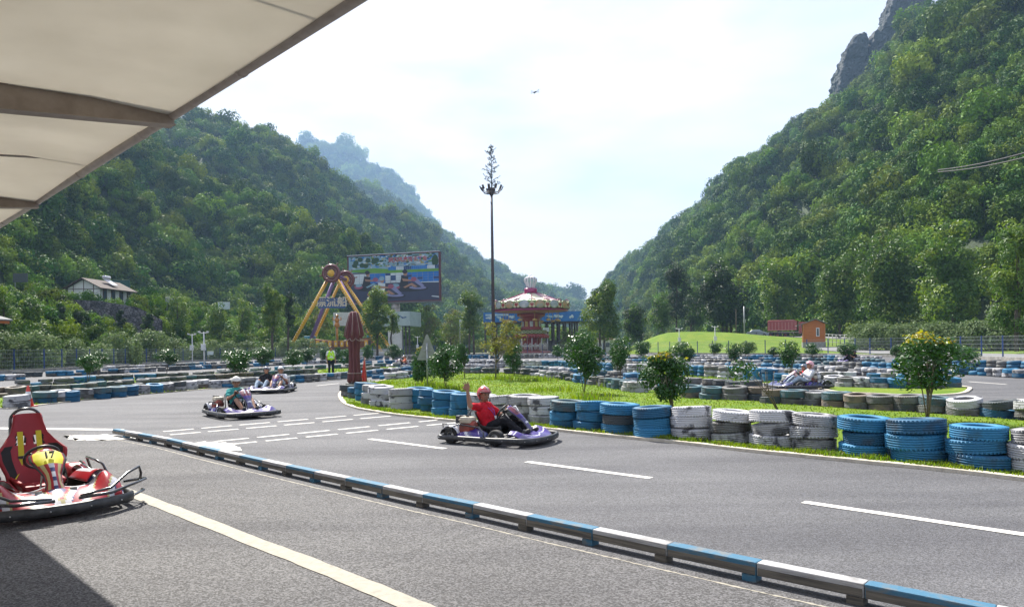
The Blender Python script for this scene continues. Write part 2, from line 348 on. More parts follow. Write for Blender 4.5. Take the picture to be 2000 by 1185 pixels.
# ------------------------------------------------------------------ ground sheets
def asphalt(name, c, c2, spk, scale, bump):
    m = pm(name, c, c2, scale=.35, rough=.85, lo=.35, hi=.65, detail=8, spec=.35)
    n, l = m.node_tree.nodes, m.node_tree.links; b = n['Principled BSDF']; t = n['Texture Coordinate']
    src = b.inputs['Base Color'].links[0].from_socket
    v = n.new('ShaderNodeTexVoronoi'); v.inputs['Scale'].default_value = scale; l.new(t.outputs['Object'], v.inputs[0])
    r = n.new('ShaderNodeValToRGB'); r.color_ramp.elements[0].position = .25; r.color_ramp.elements[1].position = .85
    r.color_ramp.elements[0].color = (1-spk, 1-spk, 1-spk, 1); r.color_ramp.elements[1].color = (1+spk, 1+spk, 1+spk*1.05, 1)
    sp = n.new('ShaderNodeSeparateColor'); l.new(v.outputs['Color'], sp.inputs[0]); l.new(sp.outputs[0], r.inputs[0])
    mx_ = n.new('ShaderNodeMix'); mx_.data_type = 'RGBA'; mx_.blend_type = 'MULTIPLY'; mx_.inputs[0].default_value = 1
    l.new(src, mx_.inputs[6]); l.new(r.outputs[0], mx_.inputs[7])
    # long worn wheel tracks and darker sealing patches
    z = n.new('ShaderNodeTexNoise'); z.inputs['Scale'].default_value = 1.6; z.inputs['Detail'].default_value = 7
    mp_ = n.new('ShaderNodeMapping'); mp_.inputs['Rotation'].default_value = (0, 0, R(52)); mp_.inputs['Scale'].default_value = (.12, .9, 1); l.new(t.outputs['Object'], mp_.inputs[0]); l.new(mp_.outputs[0], z.inputs[0])
    r2 = n.new('ShaderNodeValToRGB'); r2.color_ramp.elements[0].position = .36; r2.color_ramp.elements[1].position = .6; r2.color_ramp.elements[0].color = (.74, .74, .76, 1); r2.color_ramp.elements[1].color = (1.04, 1.04, 1.03, 1)
    l.new(z.outputs[0], r2.inputs[0]); m3 = n.new('ShaderNodeMix'); m3.data_type = 'RGBA'; m3.blend_type = 'MULTIPLY'; m3.inputs[0].default_value = 1
    l.new(mx_.outputs[2], m3.inputs[6]); l.new(r2.outputs[0], m3.inputs[7]); l.new(m3.outputs[2], b.inputs['Base Color'])
    bp = n.new('ShaderNodeBump'); bp.inputs['Strength'].default_value = bump; bp.inputs['Distance'].default_value = .012; l.new(v.outputs['Distance'], bp.inputs['Height']); l.new(bp.outputs[0], b.inputs['Normal'])
    return m
m_track = asphalt('track_asphalt', (.118, .118, .124), (.092, .092, .098), .38, 105, .32)
m_pit = asphalt('pit_asphalt', (.118, .116, .117), (.090, .088, .090), .50, 90, .42)
m_lawn = pm('lawn', (.075, .155, .012), (.155, .205, .022), scale=.55, rough=.9, bump=.7, bscale=22, dist=.06, lo=.3, hi=.68, detail=8, spec=.15)
m_dirt = pm('ground_scrub', (.055, .075, .025), (.14, .13, .08), scale=.12, rough=.95, bump=.5, bscale=2, dist=.1, lo=.4, hi=.7)
m_conc = pm('concrete', (.30, .29, .27), (.20, .195, .18), scale=3, rough=.9, bump=.3, bscale=40)
m_cream = pm('cream_kerb_paint', (.52, .47, .38), (.36, .32, .26), scale=9, rough=.8, lo=.45, hi=.7, detail=9)
m_line = pm('line_paint', (.62, .60, .56), (.42, .41, .40), scale=22, rough=.75, lo=.52, hi=.78, detail=10)
m_padline = pm('pit_line_paint', (.34, .315, .26), (.25, .235, .20), scale=14, rough=.8, lo=.42, hi=.7, detail=12, bump=.3, bscale=80)
def sheet(name, pts, z, mat, struct=True):
    mb = MB(); mb.add([(p.x, p.y, z) for p in pts], [tuple(range(len(pts)))])
    me = mb.mesh(name, mat); bm = bmesh.new(); bm.from_mesh(me); bmesh.ops.triangulate(bm, faces=bm.faces[:])
    for f in bm.faces:
        if f.normal.z < 0: f.normal_flip()
    bm.to_mesh(me); bm.free(); o = link(name, me)
    if struct: tag(o, kind='structure')
    return o
mb = MB(); mb.add([(-2550, -200, -.06), (2550, -200, -.06), (2550, 3650, -.06), (-2550, 3650, -.06)], [(0, 1, 2, 3)]); tag(mb.build('ground', m_dirt), kind='structure')
fence_pts = [GD(px, D) for px, D in FENCE]
def resample(pts, step):
    out = [pts[0].copy()]; carry = 0.0
    for a, b in zip(pts, pts[1:]):
        d = (b-a).length; s_ = step-carry
        while s_ <= d: out.append(a+(b-a)*(s_/d)); s_ += step
        carry = (carry+d) % step
    return out
def catmull(pts, k=6):
    out = []; n = len(pts)
    for i in range(n-1):
        p0, p1, p2, p3 = pts[max(0, i-1)], pts[i], pts[i+1], pts[min(n-1, i+2)]
        for j in range(k):
            t = j/k; out.append(.5*((2*p1)+(p2-p0)*t+(2*p0-5*p1+4*p2-p3)*t*t+(3*p1-p0-3*p2+p3)*t**3))
    out.append(pts[-1]); return out
fence_c = catmull(fence_pts, 5)
sheet('track', [Vector((-40, -14, 0)), Vector((45, -14, 0))]+list(reversed(fence_c)), 0, m_track)
# pit lane in front of the barrier
BAR = [(216, 851), (265, 861), (321, 872), (384, 888), (462, 907), (553, 929), (669, 956), (819, 991), (915, 1012), (1017, 1036), (1145, 1065), (1295, 1099), (1465, 1137), (1670, 1182), (1900, 1232), (2250, 1305)]
bar = catmull([G(*p) for p in BAR], 4)
sheet('pit_lane', [Vector((-22, -12, 0)), Vector((12, -12, 0)), Vector((12, .3, 0))]+list(reversed([p+Vector((-.05, -.06, 0)) for p in bar]))+[Vector((-9.5, 14.6, 0)), Vector((-22, 16, 0))], .004, m_pit)
def strip(name, pts, w, z, mat, h=0, kind='structure', seg=None, jag=0):
    rnd = random.Random(5); mb = MB(); n = len(pts); vs = []
    for i, p in enumerate(pts):
        t = (pts[min(n-1, i+1)]-pts[max(0, i-1)]); t.z = 0; t.normalize(); s_ = Vector((-t.y, t.x, 0))
        j1, j2 = rnd.uniform(-jag, jag), rnd.uniform(-jag, jag)
        a, b = p+s_*(w/2+j1), p-s_*(w/2+j2)
        vs += [(a.x, a.y, z+h), (b.x, b.y, z+h)]+([(a.x, a.y, z), (b.x, b.y, z)] if h else [])
    q = 4 if h else 2; fs = []
    for i in range(n-1):
        o = i*q; fs.append((o, o+q, o+q+1, o+1))
        if h: fs += [(o+2, o+q+2, o+q, o), (o+1, o+q+1, o+q+3, o+3)]
    if h: fs += [(0, 1, 3, 2), ((n-1)*q, (n-1)*q+2, (n-1)*q+3, (n-1)*q+1)]
    mb.add(vs, fs); ob = mb.build(name, mat)
    if kind: tag(ob, kind=kind)
    return ob
strip('kerb_footing', [p+Vector((-.11, -.10, 0)) for p in catmull(bar, 6)], .020, .006, m_padline, jag=.007)
# road markings
def mark(a, b, w, mat=m_line, z=.005, n=10):
    a, b = G(*a), G(*b); strip('road_marking', [a+(b-a)*i/n for i in range(n+1)], w, z, mat, jag=w*.03)
mark((722, 857), (869, 876), .115); mark((1029, 901.5), (1271, 933.5), .12); mark((1569, 980), (2030, 1048), .12)
ml = [G(118, 903), G(242, 958), G(350, 1000), G(500, 1060), G(640, 1114), G(818, 1188), G(960, 1250)]
strip('road_marking', catmull(ml, 8), .165, .009, m_padline, jag=.006)
def dashes(a, b, n, duty, w, off):
    for k in range(n):
        for q in range(2):
            t0 = (k+.0)/n; t1 = t0+duty/n
            f = lambda t: (a[0]+(b[0]-a[0])*t+off[0]*q, a[1]+(b[1]-a[1])*t+off[1]*q)
            mark(f(t0), f(t1), w, n=4)
dashes((319, 842.5), (765, 804.5), 6, .8, .10, (13, 6.5)); dashes((424, 861.5), (897, 816), 6, .78, .10, (16, 7))
mark((618, 753), (662, 748.5), .12, n=3); mark((1892, 745), (1966, 750.5), .12, n=3); mark((1985, 779), (2100, 783), .2, n=3); mark((545, 760), (580, 757), .12, n=3)
def blot(pts, z, mat, seed, s_=.12):
    rnd = random.Random(seed); w = [G(*p) for p in pts]; out = []
    for i in range(len(w)):
        a, b = w[i], w[(i+1) % len(w)]
        for k in range(8): q = a+(b-a)*k/8; out.append(q+Vector((rnd.uniform(-s_, s_), rnd.uniform(-s_, s_), 0))*(1 if k else .3))
    sheet('paint_spill', out, z, mat)
blot([(125, 851), (210, 849), (250, 853), (262, 858), (170, 861), (128, 856)], .010, m_line, 1)
blot([(372, 866), (400, 862), (440, 864), (468, 876), (468, 881), (430, 880), (395, 870)], .0065, m_line, 2, .07)
mark((-40, 836), (236, 839), .25, m_line, .0055, 30)
# lawns
I1 = [(664, 772), (667, 781), (676, 790), (698, 798), (730, 804), (775, 811), (840, 818), (900, 824), (1000, 834), (1060, 838), (1150, 848), (1250, 858), (1340, 867), (1450, 880), (1560, 891), (1700, 905), (1850, 920), (2000, 938), (2200, 965), (2500, 1005), (2500, 850), (2250, 836), (2000, 824), (1900, 815), (1800, 808), (1680, 801), (1560, 793), (1450, 783), (1330, 770), (1240, 760), (1160, 748), (1100, 738), (1040, 731), (1000, 728), (900, 726), (830, 730), (770, 738), (740, 745), (700, 752), (672, 763)]
I2 = [(1560, 750), (1630, 765), (1700, 769), (1800, 773), (1870, 770), (1891, 763), (1884, 756), (1800, 748), (1700, 742), (1600, 737), (1540, 738)]
I3 = [(-250, 815), (0, 798), (30, 797), (225, 775), (420, 759), (600, 746), (700, 738), (790, 727), (835, 719), (760, 717), (600, 720), (480, 727), (340, 734), (200, 744), (60, 756), (-100, 770), (-250, 785)]
I4 = [(985, 719), (1100, 723), (1200, 728), (1340, 740), (1480, 749), (1600, 757), (1640, 755), (1570, 741), (1460, 728), (1340, 718), (1200, 711), (985, 705)]
def lawn(px):
    pts = [G(*p) for p in px]; sheet('lawn', pts, .03, m_lawn); return pts
L1, L2, L3, L4 = [lawn(i) for i in (I1, I2, I3, I4)]
strip('kerb', catmull(L1[:20], 4), .13, .001, m_cream, h=.045, jag=.005); strip('kerb', catmull(L1[-4:]+[L1[0]], 4), .13, .001, m_cream, h=.045)
strip('kerb', catmull(L2[:8], 4), .12, .001, m_cream, h=.04); strip('kerb', catmull(L3[:8], 4), .12, .001, m_cream, h=.03)
strip('kerb', catmull(L4[:6], 4), .12, .001, m_cream, h=.04)
# grass blades
m_blade = leafmat('grass_blade', (.095, .185, .012), (.160, .235, .022), trans=.4, scale=2, rnd=0, rough=.55)
m_straw = leafmat('grass_straw', (.16, .13, .05), (.10, .12, .03), trans=.3, scale=2, rnd=0, rough=.6)
def inside(p, poly):
    c = False; j = len(poly)-1
    for i in range(len(poly)):
        a, b = poly[i], poly[j]
        if (a.y > p.y) != (b.y > p.y) and p.x < (b.x-a.x)*(p.y-a.y)/(b.y-a.y)+a.x: c = not c
        j = i
    return c
def grass(poly, n, seed, hgt=.09, clumps=()):
    rnd = random.Random(seed); xs = [p.x for p in poly]; ys = [p.y for p in poly]; mb = MB(); k = 0; V, Fc, Mi = [], [], []
    while k < n:
        if clumps and rnd.random() < .2:
            c, r_, hh = rnd.choice(clumps); p = Vector((rnd.gauss(c.x, r_), rnd.gauss(c.y, r_), .03)); hg = hh*rnd.uniform(.5, 1.1)
        else:
            D = min(ys)+(max(ys)-min(ys))*rnd.random()**2.0; p = Vector((rnd.uniform(min(xs), max(xs)), D, .03)); hg = hgt*rnd.uniform(.5, 1.3)*(1+1.1*max(0, fbm(p.x, p.y, 3, 2, .9)))
        if p.x > p.y*.8+3 or p.x < -p.y*.8-3 or not inside(p, poly): k += .02; continue
        k += 1; a = rnd.random()*6.28; w = .004+.0006*p.y; ln = hg*rnd.uniform(.1, .7); q = rnd.random()*6.28
        dx, dy = math.cos(a)*w, math.sin(a)*w; tx, ty = math.cos(q)*ln, math.sin(q)*ln; o = len(V)
        V += [(p.x-dx, p.y-dy, p.z), (p.x+dx, p.y+dy, p.z), (p.x+tx*.4+dx*.7, p.y+ty*.4+dy*.7, p.z+hg*.62), (p.x+tx*.4-dx*.7, p.y+ty*.4-dy*.7, p.z+hg*.62), (p.x+tx, p.y+ty, p.z+hg)]
        Fc += [(o, o+1, o+2, o+3), (o+3, o+2, o+4)]; Mi += [1 if rnd.random() < .1 else 0]*2
    mb.v, mb.f, mb.m, mb.sm = V, Fc, Mi, [False]*len(Fc)
    return mb.build('grass', [m_blade, m_straw], fix=False)
cl = [(G(835, 757), .35, .28), (G(1230, 757), .5, .3), (G(1150, 782), .35, .25), (G(975, 742), .5, .22), (G(1315, 815), .3, .22), (G(875, 762), .4, .2), (G(740, 752), .5, .2), (G(1045, 745), .5, .25), (G(1080, 765), .5, .18)]
rg = random.Random(44)
for i in range(2, 19):                    # ragged verge along the front of the lawn
    a, b = L1[i], L1[i+1]
    for k in range(5): cl.append((a+(b-a)*rg.random()+Vector((.05, .17, 0)), .10, rg.uniform(.03, .085)))
tag(grass(L1, 42000, 1, .032, cl), 'short bright green grass growing over the middle island', 'grass', kind='stuff')
tag(grass(L3, 8000, 2, .06), 'green grass growing between the left rows of tyres', 'grass', kind='stuff')
tag(grass(L4, 8000, 3, .08), 'green grass growing along the blue and white tyres beyond the road', 'grass', kind='stuff')
# ------------------------------------------------------------------ wooden barrier
m_bblue = pm('barrier_blue', (.04, .14, .23), (.13, .15, .16), scale=7, strx=(1, 1, 3), rough=.75, lo=.5, hi=.66, detail=8, bump=.2)
m_bwhite = pm('barrier_white', (.38, .38, .39), (.17, .165, .16), scale=7, strx=(.6, .6, 7), rough=.7, lo=.47, hi=.7, detail=9, bump=.2)
m_wood = pm('weathered_wood', (.16, .145, .12), (.07, .065, .06), scale=4, strx=(.5, .5, 9), rough=.85, detail=9, bump=.3)
def rel(o, root):
    """parent a mesh built in world coordinates to a thing without moving it"""
    T = Matrix.Translation(root.location) @ root.rotation_euler.to_matrix().to_4x4()
    o.data.transform(T.inverted()); o.parent = root; return o
def wbuild(mb, name, mats, root): o = mb.build(name, mats); return rel(o, root)
def barrier():
    root = empty('track_barrier', (bar[0].x, bar[0].y, 0)); tag(root, 'long low wooden barrier painted in blue and white sections, dividing pit lane from track', 'barrier')
    bd = [216, 240, 265, 292, 321, 351, 384, 421, 462, 506, 553, 608, 669, 741, 819, 917, 1022, 1150, 1295, 1470, 1680, 1935, 2250]
    pts = [(p, 1000+p.x/p.y*F) for p in bar]
    def at(x):
        for (a, xa), (b, xb) in zip(pts, pts[1:]):
            if xa <= x <= xb: return a+(b-a)*((x-xa)/(xb-xa))
        return pts[-1][0] if x > pts[-1][1] else pts[0][0]
    for i in range(len(bd)-1):
        a, b = at(bd[i]), at(bd[i+1]); t = (b-a).normalized(); s_ = Vector((-t.y, t.x, 0)); blue = (i % 2 == 0)
        c = (a+b)/2+s_*.065; an = math.atan2(t.y, t.x)
        mb = MB(); mb.box((c.x, c.y, .094), ((b-a).length-.004, .105, .088), 0, an, bev=.008)
        tag(wbuild(mb, 'beam', m_bblue if blue else m_bwhite, root), ('blue' if blue else 'worn white')+' painted beam section')
        mb = MB(); mb.box((c.x-s_.x*.0545, c.y-s_.y*.0545, .080), ((b-a).length-.02, .008, .050), 0, an); wbuild(mb, 'side_plank', m_wood, root)
        for q in ((b, -.055),):
            k = q[0]+t*q[1]+s_*.06; f = MB(); f.box((k.x, k.y, .0245), (.10, .095, .049), 0, an, bev=.004); wbuild(f, 'foot', m_bblue if blue else m_wood, root)
barrier()
# ------------------------------------------------------------------ canopy overhead
m_fab = pm('canopy_fabric', (.76, .73, .66), (.68, .65, .58), scale=1.2, rough=.8, detail=10, lo=.35, hi=.7, bump=.15, bscale=3)
def fabric_tr(m, f):
    n, l = m.node_tree.nodes, m.node_tree.links; b = n['Principled BSDF']; tr = n.new('ShaderNodeBsdfTranslucent'); l.new(b.inputs['Base Color'].links[0].from_socket, tr.inputs[0])
    x = n.new('ShaderNodeMixShader'); x.inputs[0].default_value = f; l.new(b.outputs[0], x.inputs[1]); l.new(tr.outputs[0], x.inputs[2]); l.new(x.outputs[0], n['Material Output'].inputs[0])
fabric_tr(m_fab, .42)
m_pipe = pm('canopy_steel', (.50, .45, .42), (.36, .31, .28), scale=9, rough=.5, lo=.4, hi=.75, detail=9, bump=.1)
m_seam = pm('canopy_seam', (.28, .26, .25))
m_beam = pm('canopy_beam_paint', (.34, .28, .24), (.26, .21, .18), scale=5, rough=.5, detail=8)
def canopy():
    E0 = P(335, 225, 1.9/((684.2-225)/F)); E0.z = 3.5; d = Vector((-.7071, .7071, 0)); inn = Vector((-.7071, -.7071, 0)); sl = -.105*1.414*.75
    root = empty('canopy', (E0.x, E0.y, 0)); tag(root, 'cream fabric canopy on brown steel frame overhanging the pit lane', 'canopy')
    def at(t, s_, dz=0): return E0+d*t+inn*s_+Vector((0, 0, sl*s_+dz))
    T0, T1, S1 = -9.1, 11.4, 7.5
    mb = MB(); g = []; n1, n2 = 46, 12
    for i in range(n1+1):
        for j in range(n2+1):
            t = T0+(T1-T0)*i/n1; s_ = -.02+S1*j/n2; u = ((t+9.1) % 4.55)/4.55
            g.append(at(t, s_, (.045 if j else -.01)+.06*min(1, j/2)+.022*math.sin(math.pi*u)*min(1, j/2)+.012*math.sin(s_*9+t)))
    fs = [(i*(n2+1)+j, (i+1)*(n2+1)+j, (i+1)*(n2+1)+j+1, i*(n2+1)+j+1) for i in range(n1) for j in range(n2)]
    mb.add(g, fs, 0, True); o = wbuild(mb, 'roof_fabric', m_fab, root); md = o.modifiers.new('s', 'SOLIDIFY'); md.thickness = .006
    for t in [T0+2.275+4.55*k for k in range(5)]:
        mb = MB(); mb.tube([at(t, s_, .075) for s_ in (0, 1, 2, 3, 4, 5, 6, 7.3)], .011, 6); wbuild(mb, 'seam', m_seam, root)
    mb = MB(); mb.tube([at(T0-.1, 0), at(T1, 0)], .044, 14)
    for k in range(11): mb.tube([at(T0+k*1.95, 0), at(T0+k*1.95+.03, 0)], .049, 14)
    wbuild(mb, 'edge_pipe', m_pipe, root)
    for k in range(5):
        t = T0+4.55*k; mb = MB(); a, b = at(t, .0, 0), at(t, 7.4, 0); X = (b-a).normalized(); Y = d; Z = X.cross(Y); M = Matrix((X, Y, Z)).transposed().to_4x4(); M.translation = (a+b)/2
        if Z.z < 0: pass
        mb.box((0, 0, 0), ((b-a).length, .08, .17), 0, M=M); mb.box((0, 0, .088), ((b-a).length, .13, .008), 0, M=M); mb.box((0, 0, -.088), ((b-a).length, .13, .008), 0, M=M)
        wbuild(mb, 'beam', m_beam, root)
        if 0 <= k <= 4:
            q = at(t, 5.6); mb = MB(); mb.box((q.x, q.y, (q.z-.1)/2), (.14, .14, q.z-.1), 0, R(45)); wbuild(mb, 'post', m_pipe, root)
canopy()
# ------------------------------------------------------------------ tyres
def paint(name, c, worn, lo, hi, rnd=.18, scale=4.5):
    m = pm(name, c, worn, scale=scale, rough=.65, lo=lo, hi=hi, rnd=rnd, detail=10, bump=.25, bscale=30, spec=.4)
    return m
TM = {'b': [paint('tyre_blue', (.026, .165, .31), (.03, .09, .13), .50, .72), paint('tyre_blue_deep', (.02, .115, .22), (.035, .05, .07), .48, .70)],
      'w': [paint('tyre_white', (.47, .47, .49), (.07, .07, .08), .53, .61, scale=3.8), paint('tyre_white_dirty', (.36, .36, .37), (.09, .09, .095), .47, .60, scale=4)],
      'g': [paint('tyre_grey', (.16, .165, .165), (.09, .08, .07), .42, .66)],
      'n': [paint('tyre_brown', (.19, .15, .115), (.085, .085, .085), .45, .65)],
      'k': [paint('tyre_dark', (.055, .068, .075), (.10, .09, .08), .5, .7)],
      't': [paint('tyre_teal', (.06, .13, .16), (.09, .09, .09), .46, .66)]}
CN = {'b': 'blue', 'w': 'white', 'g': 'grey', 'n': 'brown', 'k': 'dark', 't': 'dull teal'}
def tyre_prof(R0, h, det):
    r0 = R0; ri = R0*.56; hh = h/2
    if not det: return [(ri, -hh*.72), (ri+.03, -hh), (r0-.03, -hh*.97), (r0, -hh*.6), (r0, hh*.6), (r0-.03, hh*.97), (ri+.03, hh), (ri, hh*.72), (ri+.035, hh*.5), (ri+.035, -hh*.5)]
    p = [(ri, -hh*.70), (ri+.012, -hh*.93), (ri+.035, -hh), (r0-.07, -hh*1.0), (r0-.032, -hh*.93), (r0-.01, -hh*.78), (r0-.002, -hh*.66)]
    for z in (-.46, -.16, .16, .46): p += [(r0, hh*(z-.055)), (r0-.011, hh*(z-.04)), (r0-.011, hh*(z+.04)), (r0, hh*(z+.055))]
    p += [(r0-.002, hh*.66), (r0-.01, hh*.78), (r0-.032, hh*.93), (r0-.07, hh), (ri+.035, hh), (ri+.012, hh*.93), (ri, hh*.70), (ri+.05, hh*.6), (ri+.07, 0), (ri+.05, -hh*.6)]
    return p
def tyre_mesh(kind, R0, h):
    mb = MB(); seg = 56 if kind == 0 else 24
    pr = tyre_prof(R0, h, kind == 0); mb.lathe(pr, seg, 0, closed=True)
    if kind == 0:                      # shoulder lugs
        for k in range(44):
            q = 2*math.pi*k/44
            for z in (-1, 1):
                M = Matrix.Rotation(q, 4, 'Z'); mb.box((R0-.010, 0, z*h*.37), (.022, .020, h*.12), 0, M=M)
    return mb.mesh('tyre', [TM['b'][0]])
TV = [[tyre_mesh(k, r_, h_) for (r_, h_) in ((.33, .184), (.316, .176), (.34, .190))] for k in (0, 1)]
rt_ = random.Random(21)
TYRES = []     # (co, scale, tilt, colour, row label, stack index, level, of n)
def stack(p, cols, rowname, idx, sc=1.0, lean=.045):
    z = .03-.02; n = len(cols)
    for k, c in enumerate(cols):
        v = rt_.randrange(3); h = (.182, .172, .190)[v]*sc
        j = .03 if n > 1 else .0
        q = Vector((p.x+rt_.uniform(-j, j), p.y+rt_.uniform(-j, j), z+h/2))
        TYRES.append([q, sc*rt_.uniform(.97, 1.07), (rt_.gauss(0, lean), rt_.gauss(0, lean), rt_.random()*6.28), c, rowname, idx, k, n, v]); z += h*.985
FR = [(686, 776, 'gk'), (699, 779, 'tb'), (716, 784, 'bbb'), (731, 791, 'gww'), (746, 796, 'www'), (764, 796, 'ww'), (787, 801, 'www'), (822, 800, 'bbb'), (845, 805, 'bbb'), (872, 812, 'bbb'), (905, 816, 'bbb'), (944, 820, 'www'), (984, 823, 'gww'), (1025, 825, 'gww'), (1062, 829, 'www'), (1108, 839, 'bbt'), (1158, 844, 'bbb'), (1214, 851, 'bkb'), (1276, 859, 'bbb'), (1353, 862, 'www'), (1430, 869, 'wgw'), (1511, 877, 'www'), (1593, 884, 'www'), (1690, 895, 'bbb'), (1793, 908, 'bbb'), (1913, 922, 'bbb'), (2036, 932, 'www'), (2170, 950, 'wbw')]
for i, (x, y, c) in enumerate(FR):
    g_ = G(x, y); p = g_+Vector((g_.x/g_.y, 1, 0))*.29
    stack(p, c, 'front', i, 1.0 if x < 1800 else .97)
ORD = ['first', 'second', 'third', 'fourth', 'fifth', 'sixth', 'seventh', 'eighth', 'ninth', 'tenth', 'eleventh', 'twelfth', 'thirteenth', 'fourteenth', 'fifteenth', 'sixteenth', 'seventeenth', 'eighteenth', 'nineteenth', 'twentieth']
TENS = {2: 'twenty', 3: 'thirty', 4: 'forty', 5: 'fifty', 6: 'sixty', 7: 'seventy', 8: 'eighty'}
def ordn(i):
    i += 1
    if i <= 20: return ORD[i-1]
    return TENS[i//10]+('-'+ORD[i % 10-1] if i % 10 else 'th') if i % 10 else TENS[i//10][:-1]+'ieth'
def row(name, px, n, pal, step=.6, gap=0, jit=.06, sc=.97, runs=(2, 5), seed=0, off=0, lean=.035):
    """stacks along a line of ground pixels; pal: list of colour strings picked in runs"""
    r = random.Random(seed); pts = catmull([G(*p) for p in px], 6); q = resample(pts, step*sc); i = 0; idx = 0
    while i < len(q):
        cs = r.choice(pal); ln = r.randint(*runs)
        for k in range(ln):
            if i >= len(q): break
            p = q[i]; i += 1
            if r.random() < gap: continue
            p = p+Vector((r.uniform(-jit, jit), .27+off+r.uniform(-jit, jit), 0)); m = n if r.random() < .9 else max(1, n-1)
            cols = ''.join(cs if r.random() < .85 else r.choice(pal) for _ in range(m)); stack(p, cols, name, idx, sc*r.uniform(.96, 1.05), lean); idx += 1
# back edge of the middle lawn: old brown, grey and teal tyres, two high
BK = [(1352, 779, 'nt'), (1393, 782, 'tt'), (1436, 783, 'gg'), (1482, 783, 'kn'), (1513, 790, 'kn'), (1550, 792, 'gt'), (1592, 793, 'gw'), (1634, 797, 'nt'), (1678, 801, 'gn'), (1724, 804, 'ng'), (1773, 806, 'kg'), (1826, 810, 'gt'), (1887, 815, 'gw'), (1951, 819, 'bk'), (2020, 826, 'gw'), (2095, 832, 'bw')]
for i, (x, y, c) in enumerate(BK):
    g_ = G(x, y); stack(g_+Vector((g_.x/g_.y, 1, 0))*.29, c, 'lawnback', i, 1.0, .06)
row('lawnback_left', [(760, 742), (800, 738), (835, 735), (880, 731), (930, 730), (1000, 731), (1040, 734), (1100, 742), (1160, 752), (1210, 760), (1270, 770), (1320, 776)], 2, 'gwgtkkb', seed=3, gap=.12, jit=.1)
row('roadside', [(1000, 724), (1060, 727), (1150, 735), (1250, 746), (1340, 757), (1450, 766), (1500, 770)], 2, 'gkwgbt', seed=4, gap=.15, jit=.1)
row('umbrella_row', [(735, 740), (770, 741), (800, 738)], 1, 'bgb', seed=5, step=.9, gap=0)
# left side
LF = [(33, 797, 'ww'), (88, 789, 'bt'), (117, 786, 'gw'), (134, 785, 'bb'), (162, 781, 'gw'), (196, 779, 'bt'), (228, 776, 'bt'), (251, 773, 'bb'), (275, 770, 'ww'), (301, 768, 'bb'), (322, 766, 'gw'), (346, 764, 'wk'), (368, 762, 'ww'), (391, 760, 'nw')]
for i, (x, y, c) in enumerate(LF):
    g_ = G(x, y); stack(g_+Vector((g_.x/g_.y, 1, 0))*.29, c, 'leftfront', i, .98)
row('leftfront_far', [(413, 759), (470, 755), (540, 750), (600, 746), (660, 741), (700, 738), (760, 731), (800, 727)], 2, 'gtbwkwbw', seed=8, jit=.05, runs=(1, 2))
row('leftsecond', [(-30, 776), (0, 778), (60, 771), (120, 769), (200, 762), (260, 757), (330, 750), (420, 744), (520, 737), (620, 731)], 2, 'kgkntkg', seed=9, jit=.08)
row('leftthird', [(38, 757), (100, 753), (150, 750), (210, 746), (300, 742), (400, 737), (480, 733)], 2, 'bgwkgb', seed=10, jit=.1, runs=(2, 3))
row('leftroad', [(-60, 746), (0, 744), (40, 742)], 2, 'wb', seed=11, runs=(1, 3))
row('leftfourth', [(30, 737), (110, 735), (190, 731), (280, 727), (380, 722), (500, 716), (600, 711), (720, 708)], 2, 'bgwkgb', seed=12, gap=.1, jit=.15, runs=(2, 4))
row('leftfifth', [(200, 724), (300, 719), (400, 714), (500, 710), (600, 706), (700, 703)], 2, 'bgwbtg', seed=13, gap=.1, jit=.2, runs=(2, 4))
row('leftcross', [(430, 731), (520, 727), (600, 723), (700, 719), (780, 717), (830, 717)], 2, 'wgbwt', seed=14, gap=.1, jit=.15)
row('midcross', [(700, 727), (760, 725), (830, 722), (900, 721), (960, 722)], 2, 'wgbwt', seed=15, gap=.1, jit=.12)
row('midcross_far', [(720, 712), (800, 710), (900, 708), (1000, 708)], 2, 'wgbwt', seed=16, gap=.05, jit=.15)
row('midfar', [(700, 704), (800, 702), (900, 701), (1000, 700), (1100, 699), (1200, 698)], 3, 'wgbw', seed=17, gap=.05, jit=.15)
# beyond the road: three high blue and white
row('beyond', [(905, 717), (980, 718), (1060, 719)], 3, 'w', seed=18, jit=.03)
row('beyond_blue', [(1068, 719), (1100, 720), (1200, 727)], 3, 'b', seed=19, jit=.05, runs=(3, 5))
row('beyond_white', [(1208, 728), (1260, 730), (1296, 732)], 3, 'wwwb', seed=20, jit=.05, runs=(3, 4))
B2 = [(1349, 735, 'bbb'), (1363, 736, 'bbb'), (1378, 737, 'bbb'), (1392, 738, 'wwg'), (1407, 738, 'wwg'), (1421, 741, 'wwg'), (1437, 741, 'wwb'), (1455, 744, 'www'), (1471, 745, 'bbb'), (1487, 746, 'bbb'), (1509, 747, 'bbb'), (1530, 748, 'bb'), (1549, 749, 'ww'), (1570, 751, 'bb')]
for i, (x, y, c) in enumerate(B2): stack(G(x, y)+Vector((0, .29, 0)), c, 'bluewhite', i, .98)
row('right_a', [(1330, 722), (1400, 725), (1470, 729), (1540, 735), (1600, 741)], 2, 'wwtbg', seed=22, gap=.05)
row('right_b', [(1220, 716), (1300, 717), (1400, 719), (1500, 722), (1600, 727), (1680, 733), (1760, 738)], 2, 'wwgbt', seed=23, gap=.06, runs=(3, 5))
row('right_c', [(1200, 709), (1300, 710), (1400, 711), (1500, 713), (1620, 717), (1750, 722), (1850, 725)], 2, 'wgbwt', seed=24, gap=.06, runs=(3, 5))
row('right_d', [(1180, 703), (1300, 704), (1400, 705), (1500, 706), (1640, 708), (1760, 712), (1870, 715), (2000, 719)], 2, 'wgbwtb', seed=25, gap=.05, runs=(3, 5))
row('right_e', [(1150, 699), (1300, 699), (1450, 700), (1600, 701), (1720, 704)], 2, 'wgbw', seed=26, gap=.04, runs=(3, 6))
